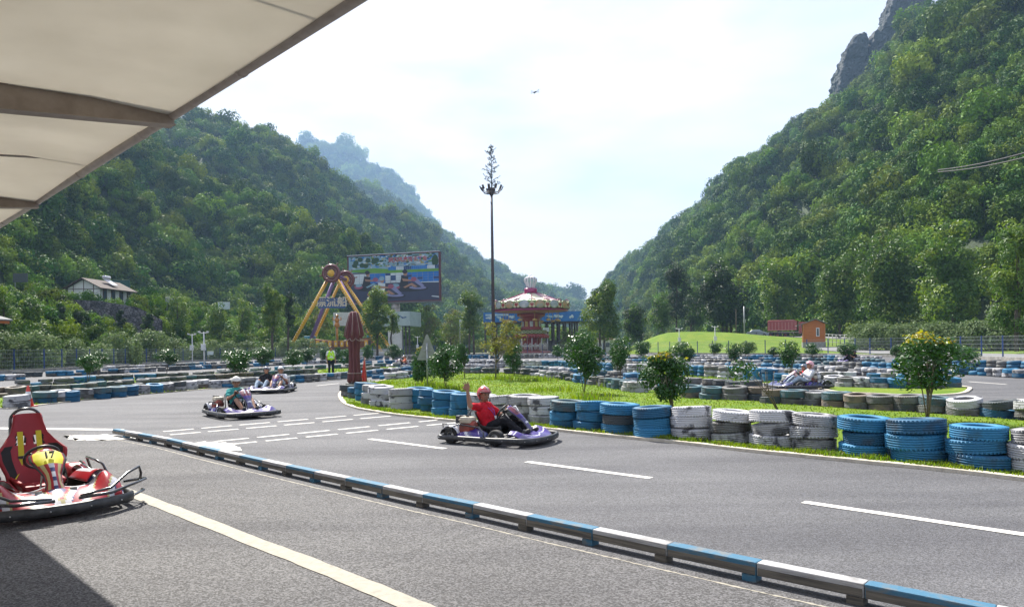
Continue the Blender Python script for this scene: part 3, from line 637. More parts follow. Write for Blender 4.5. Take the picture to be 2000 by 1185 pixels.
# island on the right and row behind the right road
RI = [(1622, 745, 'wg'), (1630, 755, 'ww'), (1654, 757, 'wg'), (1686, 758, 'ww'), (1720, 759, 'wb'), (1757, 760, 'bb'), (1792, 760, 'kg'), (1828, 760, 'kb'), (1860, 758, 'tb')]
for i, (x, y, c) in enumerate(RI): stack(G(x, y)+Vector((.1, .28, 0)), c, 'rightisland', i, .97)
row('rightisland_back', [(1600, 744), (1680, 746), (1760, 749), (1850, 753)], 2, 'wbgbw', seed=28)
row('rightroad', [(1868, 731), (1920, 733), (1980, 737), (2050, 741)], 2, 'bbgw', seed=29, runs=(3, 4), jit=.03)
row('rightroad_back', [(1890, 723), (1950, 725), (2000, 727), (2060, 728)], 3, 'wgb', seed=30, runs=(2, 3))
ROWL = {'front': 'front row beside the red-shirted driver', 'lawnback': 'old brown row behind the flowering shrubs', 'lawnback_left': "middle lawn's back edge", 'roadside': 'far kerb behind the lawn',
        'umbrella_row': 'short row right of the umbrella', 'leftfront': 'left roadside row by the traffic cone', 'leftfront_far': 'roadside row behind the two-seat kart', 'leftsecond': 'dark row second from the left roadside',
        'leftthird': 'third row behind the traffic cone', 'leftroad': 'far left roadside row', 'leftfourth': 'fourth row behind the traffic cone', 'leftfifth': 'fifth row near the left fence', 'leftcross': 'row behind the guard',
        'midcross': 'row just right of the red flag', 'midcross_far': 'far row behind the triangular sign', 'midfar': 'farthest middle row by the fence', 'beyond': 'white row under the carousel', 'beyond_blue': 'blue row under the carousel',
        'beyond_white': 'row left of the orange-tipped shrub', 'bluewhite': 'blue-and-white row behind the road', 'right_a': 'row behind the pink helmet', 'right_b': 'second row behind the pink helmet', 'right_c': 'third row behind the pink helmet',
        'right_d': 'fourth row behind the pink helmet', 'right_e': 'farthest row under the grass mound', 'rightisland': "right island's front row", 'rightisland_back': "right island's back row", 'rightroad': 'far right roadside row', 'rightroad_back': 'back row at the far right fence'}
def place_tyres():
    keep = []
    for t in TYRES:
        sx = 1000+t[0].x/t[0].y*F
        if -40 < sx < 2060: keep.append(t)
    keep.sort(key=lambda t: t[0].y); big, rest = keep[:298], keep[298:]
    seen = {}
    names = {}
    for t in big: names.setdefault(t[4], {}).setdefault(t[5], []).append(t)
    first = {}
    for t in big:
        q, sc, rot, c, rn, idx, k, n, v = t
        mats = TM[c]; mt = mats[0] if (len(mats) == 1 or rt_.random() < (.72 if rn in ('front', 'bluewhite') else .4)) else mats[1]
        o = link('tyre', TV[0 if q.y < 30 else 1][v]); o.location = q; o.rotation_euler = rot; o.scale = (sc, sc, sc*rt_.uniform(.97, 1.03))
        o.material_slots[0].link = 'OBJECT'; o.material_slots[0].material = mt
        order = sorted(names[rn].keys()).index(idx)
        lv = ['bottom', 'middle', 'top'][k] if n == 3 else (['bottom', 'top'][k] if n == 2 else 'single')
        tag(o, f"{CN[c]} {lv} tyre, {ordn(order)} stack from left, {ROWL[rn]}", 'tyre', 'tyres edging the kart track')
    mb = MB(); keys = list(TM); mi = {}; ms = []
    for k_ in keys:
        for m in TM[k_]: mi[m.name] = len(ms); ms.append(m)
    for q, sc, rot, c, rn, idx, k, n, v in rest:
        r_, h_ = ((.315, .182), (.30, .172), (.325, .190))[v]; m = rt_.choice(TM[c])
        M = Matrix.Translation(q) @ Matrix.Rotation(rot[0], 4, 'X') @ Matrix.Rotation(rot[1], 4, 'Y') @ Matrix.Scale(sc, 4)
        mb.lathe(tyre_prof(r_, h_, False), 14, mi[m.name], M, closed=True)
    tag(mb.build('distant_tyres', ms, fix=False), 'rows of blue, white and grey tyres in the distance', 'tyres', kind='stuff')
    print('tyres', len(big), len(rest))
place_tyres()
# ------------------------------------------------------------------ karts
def gloss(name, c, c2=None, **k): return pm(name, c, c2 or tuple(x*.8 for x in c), rough=k.get('rough', .3), coat=k.get('coat', .15), scale=k.get('scale', 4), spec=.5, lo=.4, hi=.75, detail=8)
m_purple = gloss('purple_plastic', (.045, .018, .20), (.028, .016, .12)); m_white = gloss('white_plastic', (.62, .62, .66), (.45, .45, .5)); m_lilac = gloss('lilac_plastic', (.10, .09, .20))
m_black = pm('black_plastic', (.022, .023, .026), (.05, .05, .052), scale=12, rough=.42, spec=.5, detail=8); m_red = gloss('red_plastic', (.34, .010, .022), (.26, .010, .02))
m_gold = gloss('gold_plastic', (.42, .37, .17)); m_navy = gloss('navy_plastic', (.04, .05, .16)); m_yellow = gloss('yellow_plate', (.72, .66, .02), rough=.5)
m_steel = pm('steel', (.45, .45, .46), (.25, .24, .23), scale=10, rough=.32, metal=.9); m_alu = pm('aluminium', (.62, .62, .62), rough=.4, metal=.9)
m_tube = gloss('black_tube', (.018, .02, .026), rough=.25, coat=.8); m_rubber = pm('rubber', (.022, .022, .023), (.05, .048, .045), scale=12, rough=.8)
m_seatred = pm('seat_red', (.26, .008, .016), (.31, .012, .022), scale=3, rough=.55, bump=.1, bscale=200); m_seatblk = pm('seat_black', (.02, .018, .02), rough=.8)
m_belt = pm('belt_yellow', (.62, .50, .02), (.50, .42, .02), scale=60, strx=(1, 6, 1), rough=.7); m_tank = pm('tank_beige', (.52, .46, .36), (.40, .35, .27), rough=.5); m_engred = pm('engine_red', (.30, .05, .03), (.12, .04, .03), rough=.6)
m_maroonplate = gloss('number_plate_maroon', (.16, .04, .06)); m_ink = pm('ink_black', (.02, .02, .02)); m_paper = pm('white_lettering', (.8, .8, .8))
m_cable = m_black
def text_on(txt, size, M, mat, name, parent, ext=.0012, font=None, bold=0):
    cu = bpy.data.curves.new(name, 'FONT'); cu.body = txt; cu.size = size; cu.align_x = 'CENTER'; cu.align_y = 'CENTER'; cu.extrude = ext; cu.offset = bold
    t = bpy.data.objects.new(name, cu); COL.objects.link(t); t.matrix_world = Matrix()
    dg = bpy.context.evaluated_depsgraph_get(); me = bpy.data.meshes.new_from_object(t.evaluated_get(dg)); bpy.data.objects.remove(t)
    me.transform(M); me.materials.clear(); me.materials.append(mat); return link(name, me, parent)
def frame(o, x, y):                     # matrix with origin o, x axis x, y axis ~y
    x = Vector(x).normalized(); z = x.cross(Vector(y)).normalized(); y = z.cross(x); M = Matrix((x, y, z)).transposed().to_4x4(); M.translation = Vector(o); return M
def wheel(root, x, y, r, w, steer=0):
    side = 1 if y > 0 else -1; M = Matrix.Translation((x, y, r)) @ Matrix.Rotation(steer, 4, 'Z') @ Matrix.Rotation(R(90), 4, 'X')
    ti = MB(); h = w/2; ri = r*.5
    ti.lathe([(ri, -h*.8), (ri+.01, -h*.95), (r*.86, -h), (r*.97, -h*.86), (r, -h*.55), (r, h*.55), (r*.97, h*.86), (r*.86, h), (ri+.01, h*.95), (ri, h*.8)], 28, 0, M, closed=True)
    wo = ti.build('wheel', m_rubber, root)
    rm = MB(); rm.lathe([(.012, h*.45), (ri*.35, h*.45), (ri*.5, h*.2), (ri*.8, h*.25), (ri*.93, h*.8), (ri*1.0, h*.85), (ri, -h*.85), (ri*.93, -h*.8), (ri*.8, -h*.25), (ri*.5, -h*.2), (ri*.35, -h*.45), (.012, -h*.45)], 20, 0, M)
    for k in range(5):
        a = k*2*math.pi/5
        for s_ in (-1, 1): rm.sphere((math.cos(a)*ri*.6, math.sin(a)*ri*.6, s_*h*.28), .008, 0, 6, 4, M)
    rm.build('rim', m_alu, wo)
def patch(f, nu, nv, thick=0):
    """grid surface f(u,v)->Vector, returns verts, faces"""
    vs = [f(i/nu, j/nv) for i in range(nu+1) for j in range(nv+1)]
    return vs, [(i*(nv+1)+j, (i+1)*(nv+1)+j, (i+1)*(nv+1)+j+1, i*(nv+1)+j+1) for i in range(nu) for j in range(nv)]
def surf(name, f, nu, nv, mats, pick, root, thick=.008):
    vs, fs = patch(f, nu, nv); mb = MB()
    mb.add(vs, fs, 0, True); mb.m = [pick((i+.5)/nu, (j+.5)/nv) for i in range(nu) for j in range(nv)]
    o = mb.build(name, mats, root); md = o.modifiers.new('s', 'SOLIDIFY'); md.thickness = thick; md.offset = 0; return o
def kart(name, label, loc, rz, num, style='purple', two=False, wide=.60, cat='go-kart', sc=1.0):
    root = empty(name, loc, rz); root.scale = (sc, sc, sc); tag(root, label, cat, 'racing karts on the track')
    red = style == 'red'; W = wide; cols = [m_red, m_white, m_gold, m_navy, m_black] if red else [m_navy, m_black, m_navy, m_purple, m_black] if style == 'dark' else [m_purple, m_white, m_lilac, m_navy, m_black]
    # perimeter bumper: rounded nose, straight sides
    def ring(w, x0, x1, z, k=10):
        pts = []
        for i in range(k+1):
            a = -math.pi/2+math.pi*i/k; pts.append((x1-.30+.30*max(0, math.cos(a))**.75, w*(math.sin(a) if abs(math.sin(a)) < .999 else math.copysign(1, math.sin(a)))*(1.0), z))
        pts = [(x0+.05, -w*.93, z), (x0+.28, -w*.97, z), (-.2, -w, z), (.25, -w*1.02, z)]+pts+[(.25, w*1.02, z), (-.2, w, z), (x0+.28, w*.97, z), (x0+.05, w*.93, z), (x0, w*.82, z), (x0, 0, z), (x0, -w*.82, z)]
        return pts
    X0, X1 = -.95, .97
    rp = catmull([Vector(p) for p in ring(W+.05, X0, X1, .112)+[Vector(ring(W+.05, X0, X1, .112)[0])]], 3)[:-1]
    mb = MB(); n = len(rp); rings = []
    cx = Vector((0, 0, .145))
    for i, p in enumerate(rp):
        t = rp[(i+1) % n]-rp[i-1]; t.normalize(); o = Vector((t.y, -t.x, 0)); hh = .044 if p.x < .3 else .052
        rings.append([p-o*.028+Vector((0, 0, hh*.8)), p+Vector((0, 0, hh)), p+o*.024+Vector((0, 0, hh*.75)), p+o*.03, p+o*.024-Vector((0, 0, hh*.75)), p-Vector((0, 0, hh)), p-o*.028-Vector((0, 0, hh*.8))])
    rings.append(rings[0]); mb.loft(rings, 0, cap=False); bo = mb.build('bumper', m_black, root)
    mb = MB()
    for k in range(0, n, 5):
        p = rp[k]; t = rp[(k+1) % n]-rp[k-1]; t.normalize(); o = Vector((t.y, -t.x, 0)); mb.sphere(p+o*.031, .008, 0, 6, 4)
    mb.build('bolts', m_alu, bo)
    mb = MB(); mb.tube(ring(W-.02, X0+.06, X1-.07, .10), .014, 8, closed=True)
    for y in (-.24, .24): mb.tube([(X0+.06, y, .10), (-.3, y, .085), (.4, y*.9, .085), (X1-.12, y*.8, .10)], .016, 8)
    for x in (-.72, -.35, .05, .38): mb.tube([(x, -W+.0, .10), (x, W-.0, .10)], .014, 8)
    mb.tube([(-.72, -W+.06, .135), (-.72, W-.06, .135)], .02, 10); mb.tube([(.30, -W+.12, .125), (.30, W-.12, .125)], .014, 8)
    mb.build('chassis', m_tube, root)
    mb = MB(); mb.prism([(-.25, -.30), (.70, -.26), (.76, 0), (.70, .26), (-.25, .30)], .062, .068); mb.build('floor_tray', m_alu, root)
    for s_ in (-1, 1):
        wheel(root, -.72, s_*(W-.11), .14, .17); wheel(root, .20, s_*(W-.07), .138, .125, R(-6) if num != '11' else R(8))
        mb = MB(); mb.tube([(.20, s_*(W-.16), .13), (.30, s_*.30, .11), (.18, s_*.05, .16)], .010, 6); mb.build('tie_rod', m_steel, root)
        # side pod panel with tube frame
        def pod(u, v, s_=s_):
            x = -.60+.60*u; z = .12+(.15 if not red else .22)*v*min(1, math.sin(math.pi*min(1, max(0, u*.9+.08)))**.4); return Vector((x, s_*(W-.02-.14*v**2), z))
        def pick(u, v): 
            q = u+.35*v
            return 0 if q < .45 else (1 if q < .56 else (2 if q < .68 else (0 if q < .95 else 3)))
        surf('side_pod', pod, 18, 8, cols, pick, root)
        mb = MB(); mb.tube([(-.68, s_*(W+.02), .16), (-.66, s_*(W-.03), .30), (-.55, s_*(W-.08), .345), (-.16, s_*(W-.09), .30), (-.03, s_*(W-.03), .22), (.0, s_*(W+.02), .15)], .013, 8)
        mb.build('side_bar', m_tube, root)
        def fend(u, v, s_=s_):
            a = R(12)+R(150)*u; return Vector((-.72-math.cos(a)*-.19*-1, s_*(W-.21+.21*v), .13+math.sin(a)*.185))
        surf('rear_fender', fend, 10, 3, [m_white if not red else m_red, m_black], lambda u, v: 0 if .15 < u else 1, root)
    # front fairing, low and broad with two raised flanks
    def nose(u, v):
        y = (u*2-1); ay = abs(y); x = .46+(.44-.18*ay**2.6)*v
        top = .19+(.13 if red else .075)*math.exp(-((ay-.80)/.17)**2)+.045*math.exp(-(ay/.2)**2)
        z = top*(1-v**2.2)+.115*v**2.2 if v > 0 else top
        if red: z = (top+.04)*(1-v**2.4)+.12*v**2.4
        return Vector((x, y*(W-.02), z))
    def npick(u, v):
        y = u*2-1; ay = abs(y)
        if red:
            q = math.sin(ay*9+v*3.2); e = (y/.16)**2+((v-.45)/.22)**2
            if e < 1: return 3 if e < .55 else 0
            if v < .10: return 1
            return (0 if q > .35 else (2 if q > .05 else (1 if q > -.72 else (3 if q > -.82 else 0))))
        q = v*1.15+.5*ay+.12*math.sin(y*7)
        if v > .93: return 4
        return 2 if q < .30 else (1 if q < .40 else (0 if q < .80 else (1 if q < .88 else (0 if q < 1.25 else 2))))
    surf('front_fairing', nose, 64, 26, cols, npick, root)
    # steering fairing with number plate
    o0, o1 = Vector((.60, 0, .22)), Vector((.16, 0, .62)) if not red else Vector((.22, 0, .58)); up = (o1-o0)
    if two: off = .27
    else: off = 0
    hw = [(0, .085), (.2, .065), (.42, .07), (.62, .11), (.78, .145), (.92, .14), (1, .09)]
    def col(u, v):
        w = interp(hw, v)*(1.12 if red else 1); y = (u*2-1)*w; bul = .05*(1-(u*2-1)**2); p = o0+up*v+Vector((.05*math.sin(v*3.14), 0, .0)); return Vector((p.x+bul*.7, y+off, p.z+bul*.7))
    def cpick(u, v):
        a = abs(u*2-1)
        if v > .64 and a < .78 and v < .96: return 5
        if a > .86: return 4
        if red: return 2 if .45 < a < .72 else (0 if a > .2 else (3 if (v*9) % 2 < 1 else 1))
        return 1 if .28 < v < .36 and a < .6 else (2 if v < .5 else 0)
    surf('steering_fairing', col, 30, 40, cols+[m_yellow if red else m_maroonplate], cpick, root)
    nm = (up.normalized().cross(Vector((0, 1, 0)))); nm = -nm if nm.x < 0 else nm
    pc = o0+up*.80+Vector((.05*math.sin(.8*3.14), off, 0))+nm*.062+Vector((.01, 0, .015))
    if num: text_on(num, .105 if red else .17, frame(pc, (0, 1, 0), up), m_ink if red else m_paper, 'race_number', root, .012, bold=.001 if red else .004)
    # steering wheel
    wc = Vector((.06, off, .55)) if not red else Vector((.10, 0, .52)); ax = Vector((-.78, 0, .62)).normalized(); a1 = Vector((0, 1, 0)); a2 = ax.cross(a1)
    mb = MB(); mb.tube([wc+a1*math.cos(q)*.155+a2*math.sin(q)*.155 for q in [2*math.pi*k/28 for k in range(28)]], .015, 8, closed=True)
    for q in (R(90), R(210), R(330)): mb.tube([wc-ax*.02, wc+a1*math.cos(q)*.15+a2*math.sin(q)*.15], .012, 6)
    mb.sphere(wc-ax*.015, .035, 0, 10, 6); sw = mb.build('steering_wheel', m_black, root)
    mb = MB(); mb.tube([wc, Vector((.42, off, .12))], .012, 8); mb.tube([(.35, off-.09, .09), (.2, off-.02, .40)], .01, 6); mb.tube([(.35, off+.09, .09), (.2, off+.02, .40)], .01, 6); mb.build('steering_column', m_steel, root)
    for s_ in (-1, 1):
        mb = MB(); mb.tube([(.66, s_*.15, .09), (.62, s_*.15, .22)], .008, 6); mb.box((.615, s_*.15, .22), (.012, .06, .07), 0); mb.build('pedal', m_steel, root)
    # seats
    for so in ((off, -off) if two else (0,)):
        if red: racing_seat(root)
        else:
            def seat(u, v, so=so):
                y = (u*2-1); t = v
                if t < .45: x = .12-.42*t/.45; z = .15-.03*math.sin(t*7)+.09*abs(y)**3
                else: q = (t-.45)/.55; x = -.30-.19*q; z = .12+.44*q; x += .10*abs(y)**3*(1-.5*q)
                return Vector((x, so+y*(.215-.03*max(0, t-.7)*3), z+(.07*abs(y)**4 if t < .5 else 0)))
            surf('seat', seat, 14, 18, [m_black], lambda u, v: 0, root, .012)
            mb = MB(); mb.tube([(-.47, so-.21, .10), (-.52, so-.21, .50), (-.52, so-.12, .60), (-.52, so+.12, .60), (-.52, so+.21, .50), (-.47, so+.21, .10)], .013, 8); mb.build('seat_frame', m_tube, root)
    # engine
    ey = -.36 if not two else -.36
    def engine(ey):
        mb = MB(); mb.box((-.46, ey, .20), (.20, .20, .14), 0, bev=.02); mb.lathe([(.01, -.07), (.085, -.07), (.095, -.03), (.095, .03), (.07, .06), (.01, .06)], 16, 0, Matrix.Translation((-.36, ey, .22)) @ Matrix.Rotation(R(90), 4, 'Y')); e = mb.build('engine', m_engred, root)
        mb = MB(); mb.box((-.46, ey+.01, .325), (.21, .19, .10), 0, bev=.03); mb.box((-.46, ey+.01, .33), (.225, .205, .014), 0, bev=.005); mb.build('fuel_tank', m_tank, e)
        mb = MB(); mb.cone((-.46, ey+.01, .375), .028, .028, .02, 12); mb.tube([(-.56, ey-.07, .395), (-.38, ey-.05, .40)], .008, 6); mb.build('tank_cap', m_black, e)
        mb = MB(); mb.box((-.62, ey+.02, .325), (.09, .11, .13), 0, bev=.015); mb.build('air_filter', m_black, e)
        mb = MB(); mb.tube([(-.52, ey+.12, .18), (-.64, ey+.13, .2), (-.8, ey+.14, .22)], .03, 10); mb.build('exhaust', m_steel, e)
        e.location = (.06, 0, .05); e.scale = (1.12, 1.12, 1.12)
    if not red: engine(ey)
    if two:
        engine(.36)
        for s_ in (-1, 1):
            mb = MB(); mb.box((-.50, s_*.47, .36), (.10, .17, .26), 0, bev=.02); mb.build('side_box', m_white, root)
            mb = MB(); mb.tube([(-.5, s_*.12, .54), (-.5, s_*.55, .54)], .022, 10); mb.build('roll_bar', m_white, root)
            mb = MB(); mb.tube([(-.62, s_*(W+.02), .18), (-.60, s_*(W-.02), .42), (-.35, s_*(W-.01), .36), (-.15, s_*(W+.03), .18)], .013, 8); mb.build('corner_bar', m_tube, root)
    if not red:
        def cover(u, v): return Vector((-.60-.27*v, .04+.50*u, .30-.06*v+.02*math.sin(u*3.14)))
        if not two: surf('rear_cover', cover, 10, 4, [m_white, m_black], lambda u, v: 0 if v < .85 else 1, root)
        mb = MB(); mb.tube([(-.93, -W*.75, .2), (-.95, -W*.75, .33), (-.86, -W*.74, .33)], .01, 6); mb.tube([(-.93, W*.75, .2), (-.95, W*.75, .33), (-.86, W*.74, .33)], .01, 6); mb.build('rear_guard', m_tube, root)
    else:
        engine(-.36)
        mb = MB()
        for s_ in (-1, 1):
            mb.tube([(.97, s_*.12, .22), (.86, s_*.42, .24), (.70, s_*.62, .34), (.62, s_*.76, .38), (.56, s_*.80, .30), (.52, s_*.80, .20)], .014, 8)
            mb.tube([(.99, s_*.10, .205), (.94, s_*.40, .205), (.74, s_*.66, .225), (.60, s_*.83, .24), (.54, s_*.83, .235), (.35, s_*.70, .20)], .016, 8)
            mb.tube([(.96, s_*.30, .09), (.80, s_*.60, .10), (.58, s_*.82, .12), (.52, s_*.82, .12)], .014, 8)
            mb.tube([(.10, s_*(W+.05), .18), (-.02, s_*(W-.0), .36), (-.12, s_*(W-.04), .40), (-.45, s_*(W-.04), .40), (-.55, s_*(W+.05), .18)], .014, 8)
        mb.build('guard_bars', m_tube, root)
        for s_ in (-1, 1):       # tall flank fairings beside the cockpit
            def fl(u, v, s_=s_):
                x = .48-.62*u; return Vector((x, s_*(.30+.24*v), .14+.24*math.sin(math.pi*(.18+.62*v))*(1-.25*u)))
            surf('flank_fairing', fl, 24, 14, cols, lambda u, v: 1 if .25 < v < .7 and u > .15 else (2 if v >= .7 and u < .6 else (3 if .2 < v < .25 else 0)), root)
    return root
def racing_seat(root):
    mb = MB(); nu, nv = 30, 44; vs = []; M_ = []
    hwt = [(0, .21), (.25, .235), (.45, .26), (.58, .315), (.66, .325), (.74, .24), (.82, .175), (.92, .145), (1, .13)]
    for i in range(nu+1):
        for j in range(nv+1):
            y = i/nu*2-1; t = j/nv
            w = interp(hwt, t)
            if t < .28: x = .14-.40*t/.28; z = .15+.10*abs(y)**4
            else: q = (t-.28)/.72; x = -.26-.26*q; z = .13+.80*q
            wing = interp([(0, .06), (.3, .12), (.5, .10), (.64, .13), (.74, .05), (.8, .02), (1, .03)], t)
            x += wing*abs(y)**3 if t > .28 else 0; z += wing*abs(y)**3*.4 if t <= .28 else 0
            vs.append(Vector((x, y*w, z)))
    fs = []
    for i in range(nu):
        for j in range(nv):
            y = abs((i+.5)/nu*2-1); t = (j+.5)/nv
            if .715 < t < .785 and .22 < y*interp(hwt, t)/.2 < .62: continue     # belt slots
            fs.append((i*(nv+1)+j, (i+1)*(nv+1)+j, (i+1)*(nv+1)+j+1, i*(nv+1)+j+1)); M_.append(1 if (y > .62 and .42 < t < .70 and y < .95) or (.70 < t < .80 and .18 < y*interp(hwt, t)/.2 < .68) else 0)
    mb.add(vs, fs, 0, True); mb.m = M_; o = mb.build('racing_seat', [m_seatred, m_seatblk], root); md = o.modifiers.new('s', 'SOLIDIFY'); md.thickness = .03
    mb = MB(); mb.tube(catmull([Vector(q) for q in ((-.50, -.15, .50), (-.55, -.145, .84), (-.555, -.125, .92), (-.55, -.07, .972), (-.55, 0, .985), (-.55, .07, .972), (-.555, .125, .92), (-.55, .145, .84), (-.50, .15, .50))], 4), .016, 10); mb.build('roll_hoop', m_tube, root)
    mb = MB(); mb.box((-.02, 0, .20), (.26, .34, .07), 0, bev=.03); mb.build('seat_cushion', m_seatred, root)
    for s_ in (-1, 1):
        pts = [Vector((-.42, s_*.085, .75)), Vector((-.385, s_*.085, .62)), Vector((-.34, s_*.09, .48)), Vector((-.30, s_*.13, .34)), Vector((-.22, s_*.20, .25))]
        mb = MB(); vs = []
        for k, p in enumerate(pts): vs += [p+Vector((0, -.026, 0)), p+Vector((0, .026, 0))]
        mb.add(vs, [(2*k, 2*k+1, 2*k+3, 2*k+2) for k in range(len(pts)-1)]); b = mb.build('seat_belt', m_belt, root); md = b.modifiers.new('s', 'SOLIDIFY'); md.thickness = .004
        mb = MB(); mb.box((-.335, s_*.09, .485), (.014, .06, .03), 0, bev=.004); mb.build('buckle', m_black, b)
        mb = MB(); mb.box((-.47, s_*.085, .79), (.03, .07, .03), 0, bev=.004); mb.build('belt_pad', m_white, root)
# ------------------------------------------------------------------ people
def remesh(mb, vox, mat, name, noise_amp=0, seed=0, sm=2):
    me = mb.mesh(name, mat); bm = bmesh.new(); bm.from_mesh(me); bmesh.ops.recalc_face_normals(bm, faces=bm.faces[:]); bm.to_mesh(me); bm.free()
    o = bpy.data.objects.new(name, me); COL.objects.link(o); md = o.modifiers.new('r', 'REMESH'); md.mode = 'VOXEL'; md.voxel_size = vox; md.use_smooth_shade = True
    s2 = o.modifiers.new('s', 'SMOOTH'); s2.iterations = sm; s2.factor = .5
    dg = bpy.context.evaluated_depsgraph_get(); m2 = bpy.data.meshes.new_from_object(o.evaluated_get(dg)); bpy.data.objects.remove(o); bpy.data.meshes.remove(me)
    if noise_amp:
        m2.update(); ns = [v.normal.copy() for v in m2.vertices]
        for v, n_ in zip(m2.vertices, ns): v.co += n_*noise_amp*(noise.noise(v.co*14+Vector((seed, 0, 0)))+.5*noise.noise(v.co*31))
    m2.name = name; m2.materials.clear(); m2.materials.append(mat)
    for p in m2.polygons: p.use_smooth = True
    return m2
def cap(mb, pts, rs):
    """closed tapered limb with rounded ends"""
    pts = [Vector(p) for p in pts]; mb.tube(pts, rs, 14)
    for p, r in zip(pts, rs): mb.sphere(p, r*.995, 0, 14, 8)
def hand(mb, wrist, d, nrm, side, curl=.15, spread=.22, r=.0092):
    """palm plus five fingers; d = direction of fingers, nrm = palm facing direction, side=+1/-1 thumb side"""
    wrist = Vector(wrist); d = Vector(d).normalized(); nrm = Vector(nrm); nrm = (nrm-d*nrm.dot(d)).normalized(); s_ = d.cross(nrm)*side
    for k in range(5): cap(mb, [wrist+s_*.012*(k-2)*.6, wrist+d*.045+s_*.019*(k-2)*.9, wrist+d*.088+s_*.0185*(k-2)*.95], [.018, .0165, .0125])
    for k, ln in enumerate((.068, .076, .070, .054)):
        b = wrist+d*.088+s_*(.028-.0187*k); q = (1.5-k)*spread; dd = (d*math.cos(q)+s_*math.sin(q)).normalized(); pts = [b]; a = curl*.5
        for seg in (.45, .30, .25):
            a += curl; v = dd*math.cos(a)+nrm*math.sin(a); pts.append(pts[-1]+v*ln*seg)
        cap(mb, pts, [r*1.08, r, r*.93, r*.82])
    b = wrist+d*.025+s_*.03; v1 = (d*.55+s_*.8+nrm*(.15+curl*.3)).normalized(); v2 = (d*.85+s_*(.5-curl*.6)+nrm*curl).normalized()
    cap(mb, [b, b+v1*.038, b+v1*.038+v2*.030], [.0135, .0115, .009])
m_skin = pm('skin', (.42, .22, .14), (.37, .19, .12), scale=9, rough=.5, spec=.4); m_skin2 = pm('skin_tanned', (.30, .15, .09), (.26, .13, .08), scale=9, rough=.5)
m_eye = pm('eye', (.02, .015, .012), rough=.2); m_lip = pm('lip', (.30, .10, .08)); m_hair = pm('hair', (.014, .012, .011), rough=.6, scale=60, bump=.5)
def cloth(name, c, c2=None): return pm(name, c, c2 or tuple(x*.82 for x in c), scale=18, rough=.85, spec=.2, bump=.15, bscale=160)
def person(label, group, root_M, J, skin, shirt, trousers, shoes, sleeve='short', legs='long', helmet=None, yaw=0, pitch=0, vox=.0075, lanyard=False, vest=None, sc=1.0, hands=None, stripe=None, collar=False):
    root = bpy.data.objects.new('person', None); COL.objects.link(root); root.empty_display_size = .2; root.matrix_world = root_M @ Matrix.Scale(sc, 4)
    tag(root, label, 'person', group); mb = MB()
    V_ = lambda k: Vector(J[k]); pel, che, nec, hed = V_('pelvis'), V_('chest'), V_('neck'), V_('head')
    up = (nec-pel).normalized(); lat = (V_('shL')-V_('shR')).normalized(); fw = lat.cross(up)
    for s_ in (-1, 1):                                        # torso
        cap(mb, [pel+lat*s_*.07, (pel+che)/2+lat*s_*.062, che+lat*s_*.075+fw*.01, nec-up*.07+lat*s_*.07], [.108, .098, .106, .075])
    cap(mb, [pel+fw*.02, (pel+che)/2+fw*.035, che+fw*.03], [.105, .105, .10])
    cap(mb, [nec-up*.06, nec, hed-Vector((0, 0, .06))], [.075, .056, .054])
    hM = Matrix.Translation(hed) @ Matrix.Rotation(yaw, 4, 'Z') @ Matrix.Rotation(pitch, 4, 'Y')
    def h(p): return hM @ Vector(p)
    mb.sphere((0, 0, .015), (.094, .076, .105), 0, 18, 12, hM); mb.sphere((.022, 0, -.055), (.066, .056, .065), 0, 16, 10, hM); mb.sphere((.045, 0, -.088), (.032, .026, .024), 0, 12, 8, hM)
    cap(mb, [h((.082, 0, .012)), h((.098, 0, -.022)), h((.094, 0, -.034))], [.010, .014, .012])
    for s_ in (-1, 1):
        mb.sphere((.0, s_*.079, -.008), (.020, .010, .030), 0, 10, 6, hM); mb.sphere((.068, s_*.034, -.028), (.020, .022, .018), 0, 10, 6, hM); cap(mb, [h((.082, s_*.016, .028)), h((.074, s_*.046, .030))], [.010, .009])
    cap(mb, [h((.082, -.020, -.058)), h((.090, 0, -.057)), h((.082, .020, -.058))], [.009, .011, .009])
    for S, k in (('L', 1), ('R', -1)):
        sh, el, wr = V_('sh'+S), V_('el'+S), V_('wr'+S); cap(mb, [sh-lat*k*.03, sh, (sh+el)/2, el], [.062, .056, .048, .040]); cap(mb, [el, el+(wr-el)*.3, wr], [.040, .042, .026])
        hp = (hands or {}).get(S, {}); d = Vector(hp.get('d', wr-el)); hand(mb, wr+(wr-el).normalized()*.01, d, hp.get('n', (0, 0, -1)), hp.get('side', k), hp.get('curl', .8), hp.get('spread', .03))
        hi, kn, an = V_('hip'+S), V_('kn'+S), V_('an'+S); cap(mb, [hi, (hi+kn)/2, kn], [.092, .078, .056]); cap(mb, [kn, kn+(an-kn)*.3, an], [.056, .058, .036]); to = V_('to'+S); cap(mb, [an, an+(to-an)*.5, to], [.036, .034, .028])
    me = remesh(mb, vox, skin, 'body')
    nb = len(me.polygons); bm = bmesh.new(); bm.from_mesh(me)      # eyes, brows and mouth belong to the same mesh
    def blob(c, r, mi):
        q = bmesh.ops.create_uvsphere(bm, u_segments=8, v_segments=6, radius=1); 
        for v in q['verts']: v.co = hM @ (Vector((v.co.x*r[0], v.co.y*r[1], v.co.z*r[2]))+Vector(c))
        for f in {f for v in q['verts'] for f in v.link_faces}: f.material_index = mi
    for s_ in (-1, 1): blob((.0850, s_*.031, .010), (.004, .011, .0035), 1); blob((.0880, s_*.031, .033), (.003, .017, .003), 3)
    blob((.0955, 0, -.060), (.004, .020, .0045), 2)
    bm.to_mesh(me); bm.free(); me.materials.append(m_eye); me.materials.append(m_lip); me.materials.append(m_hair)
    link('body', me, root)
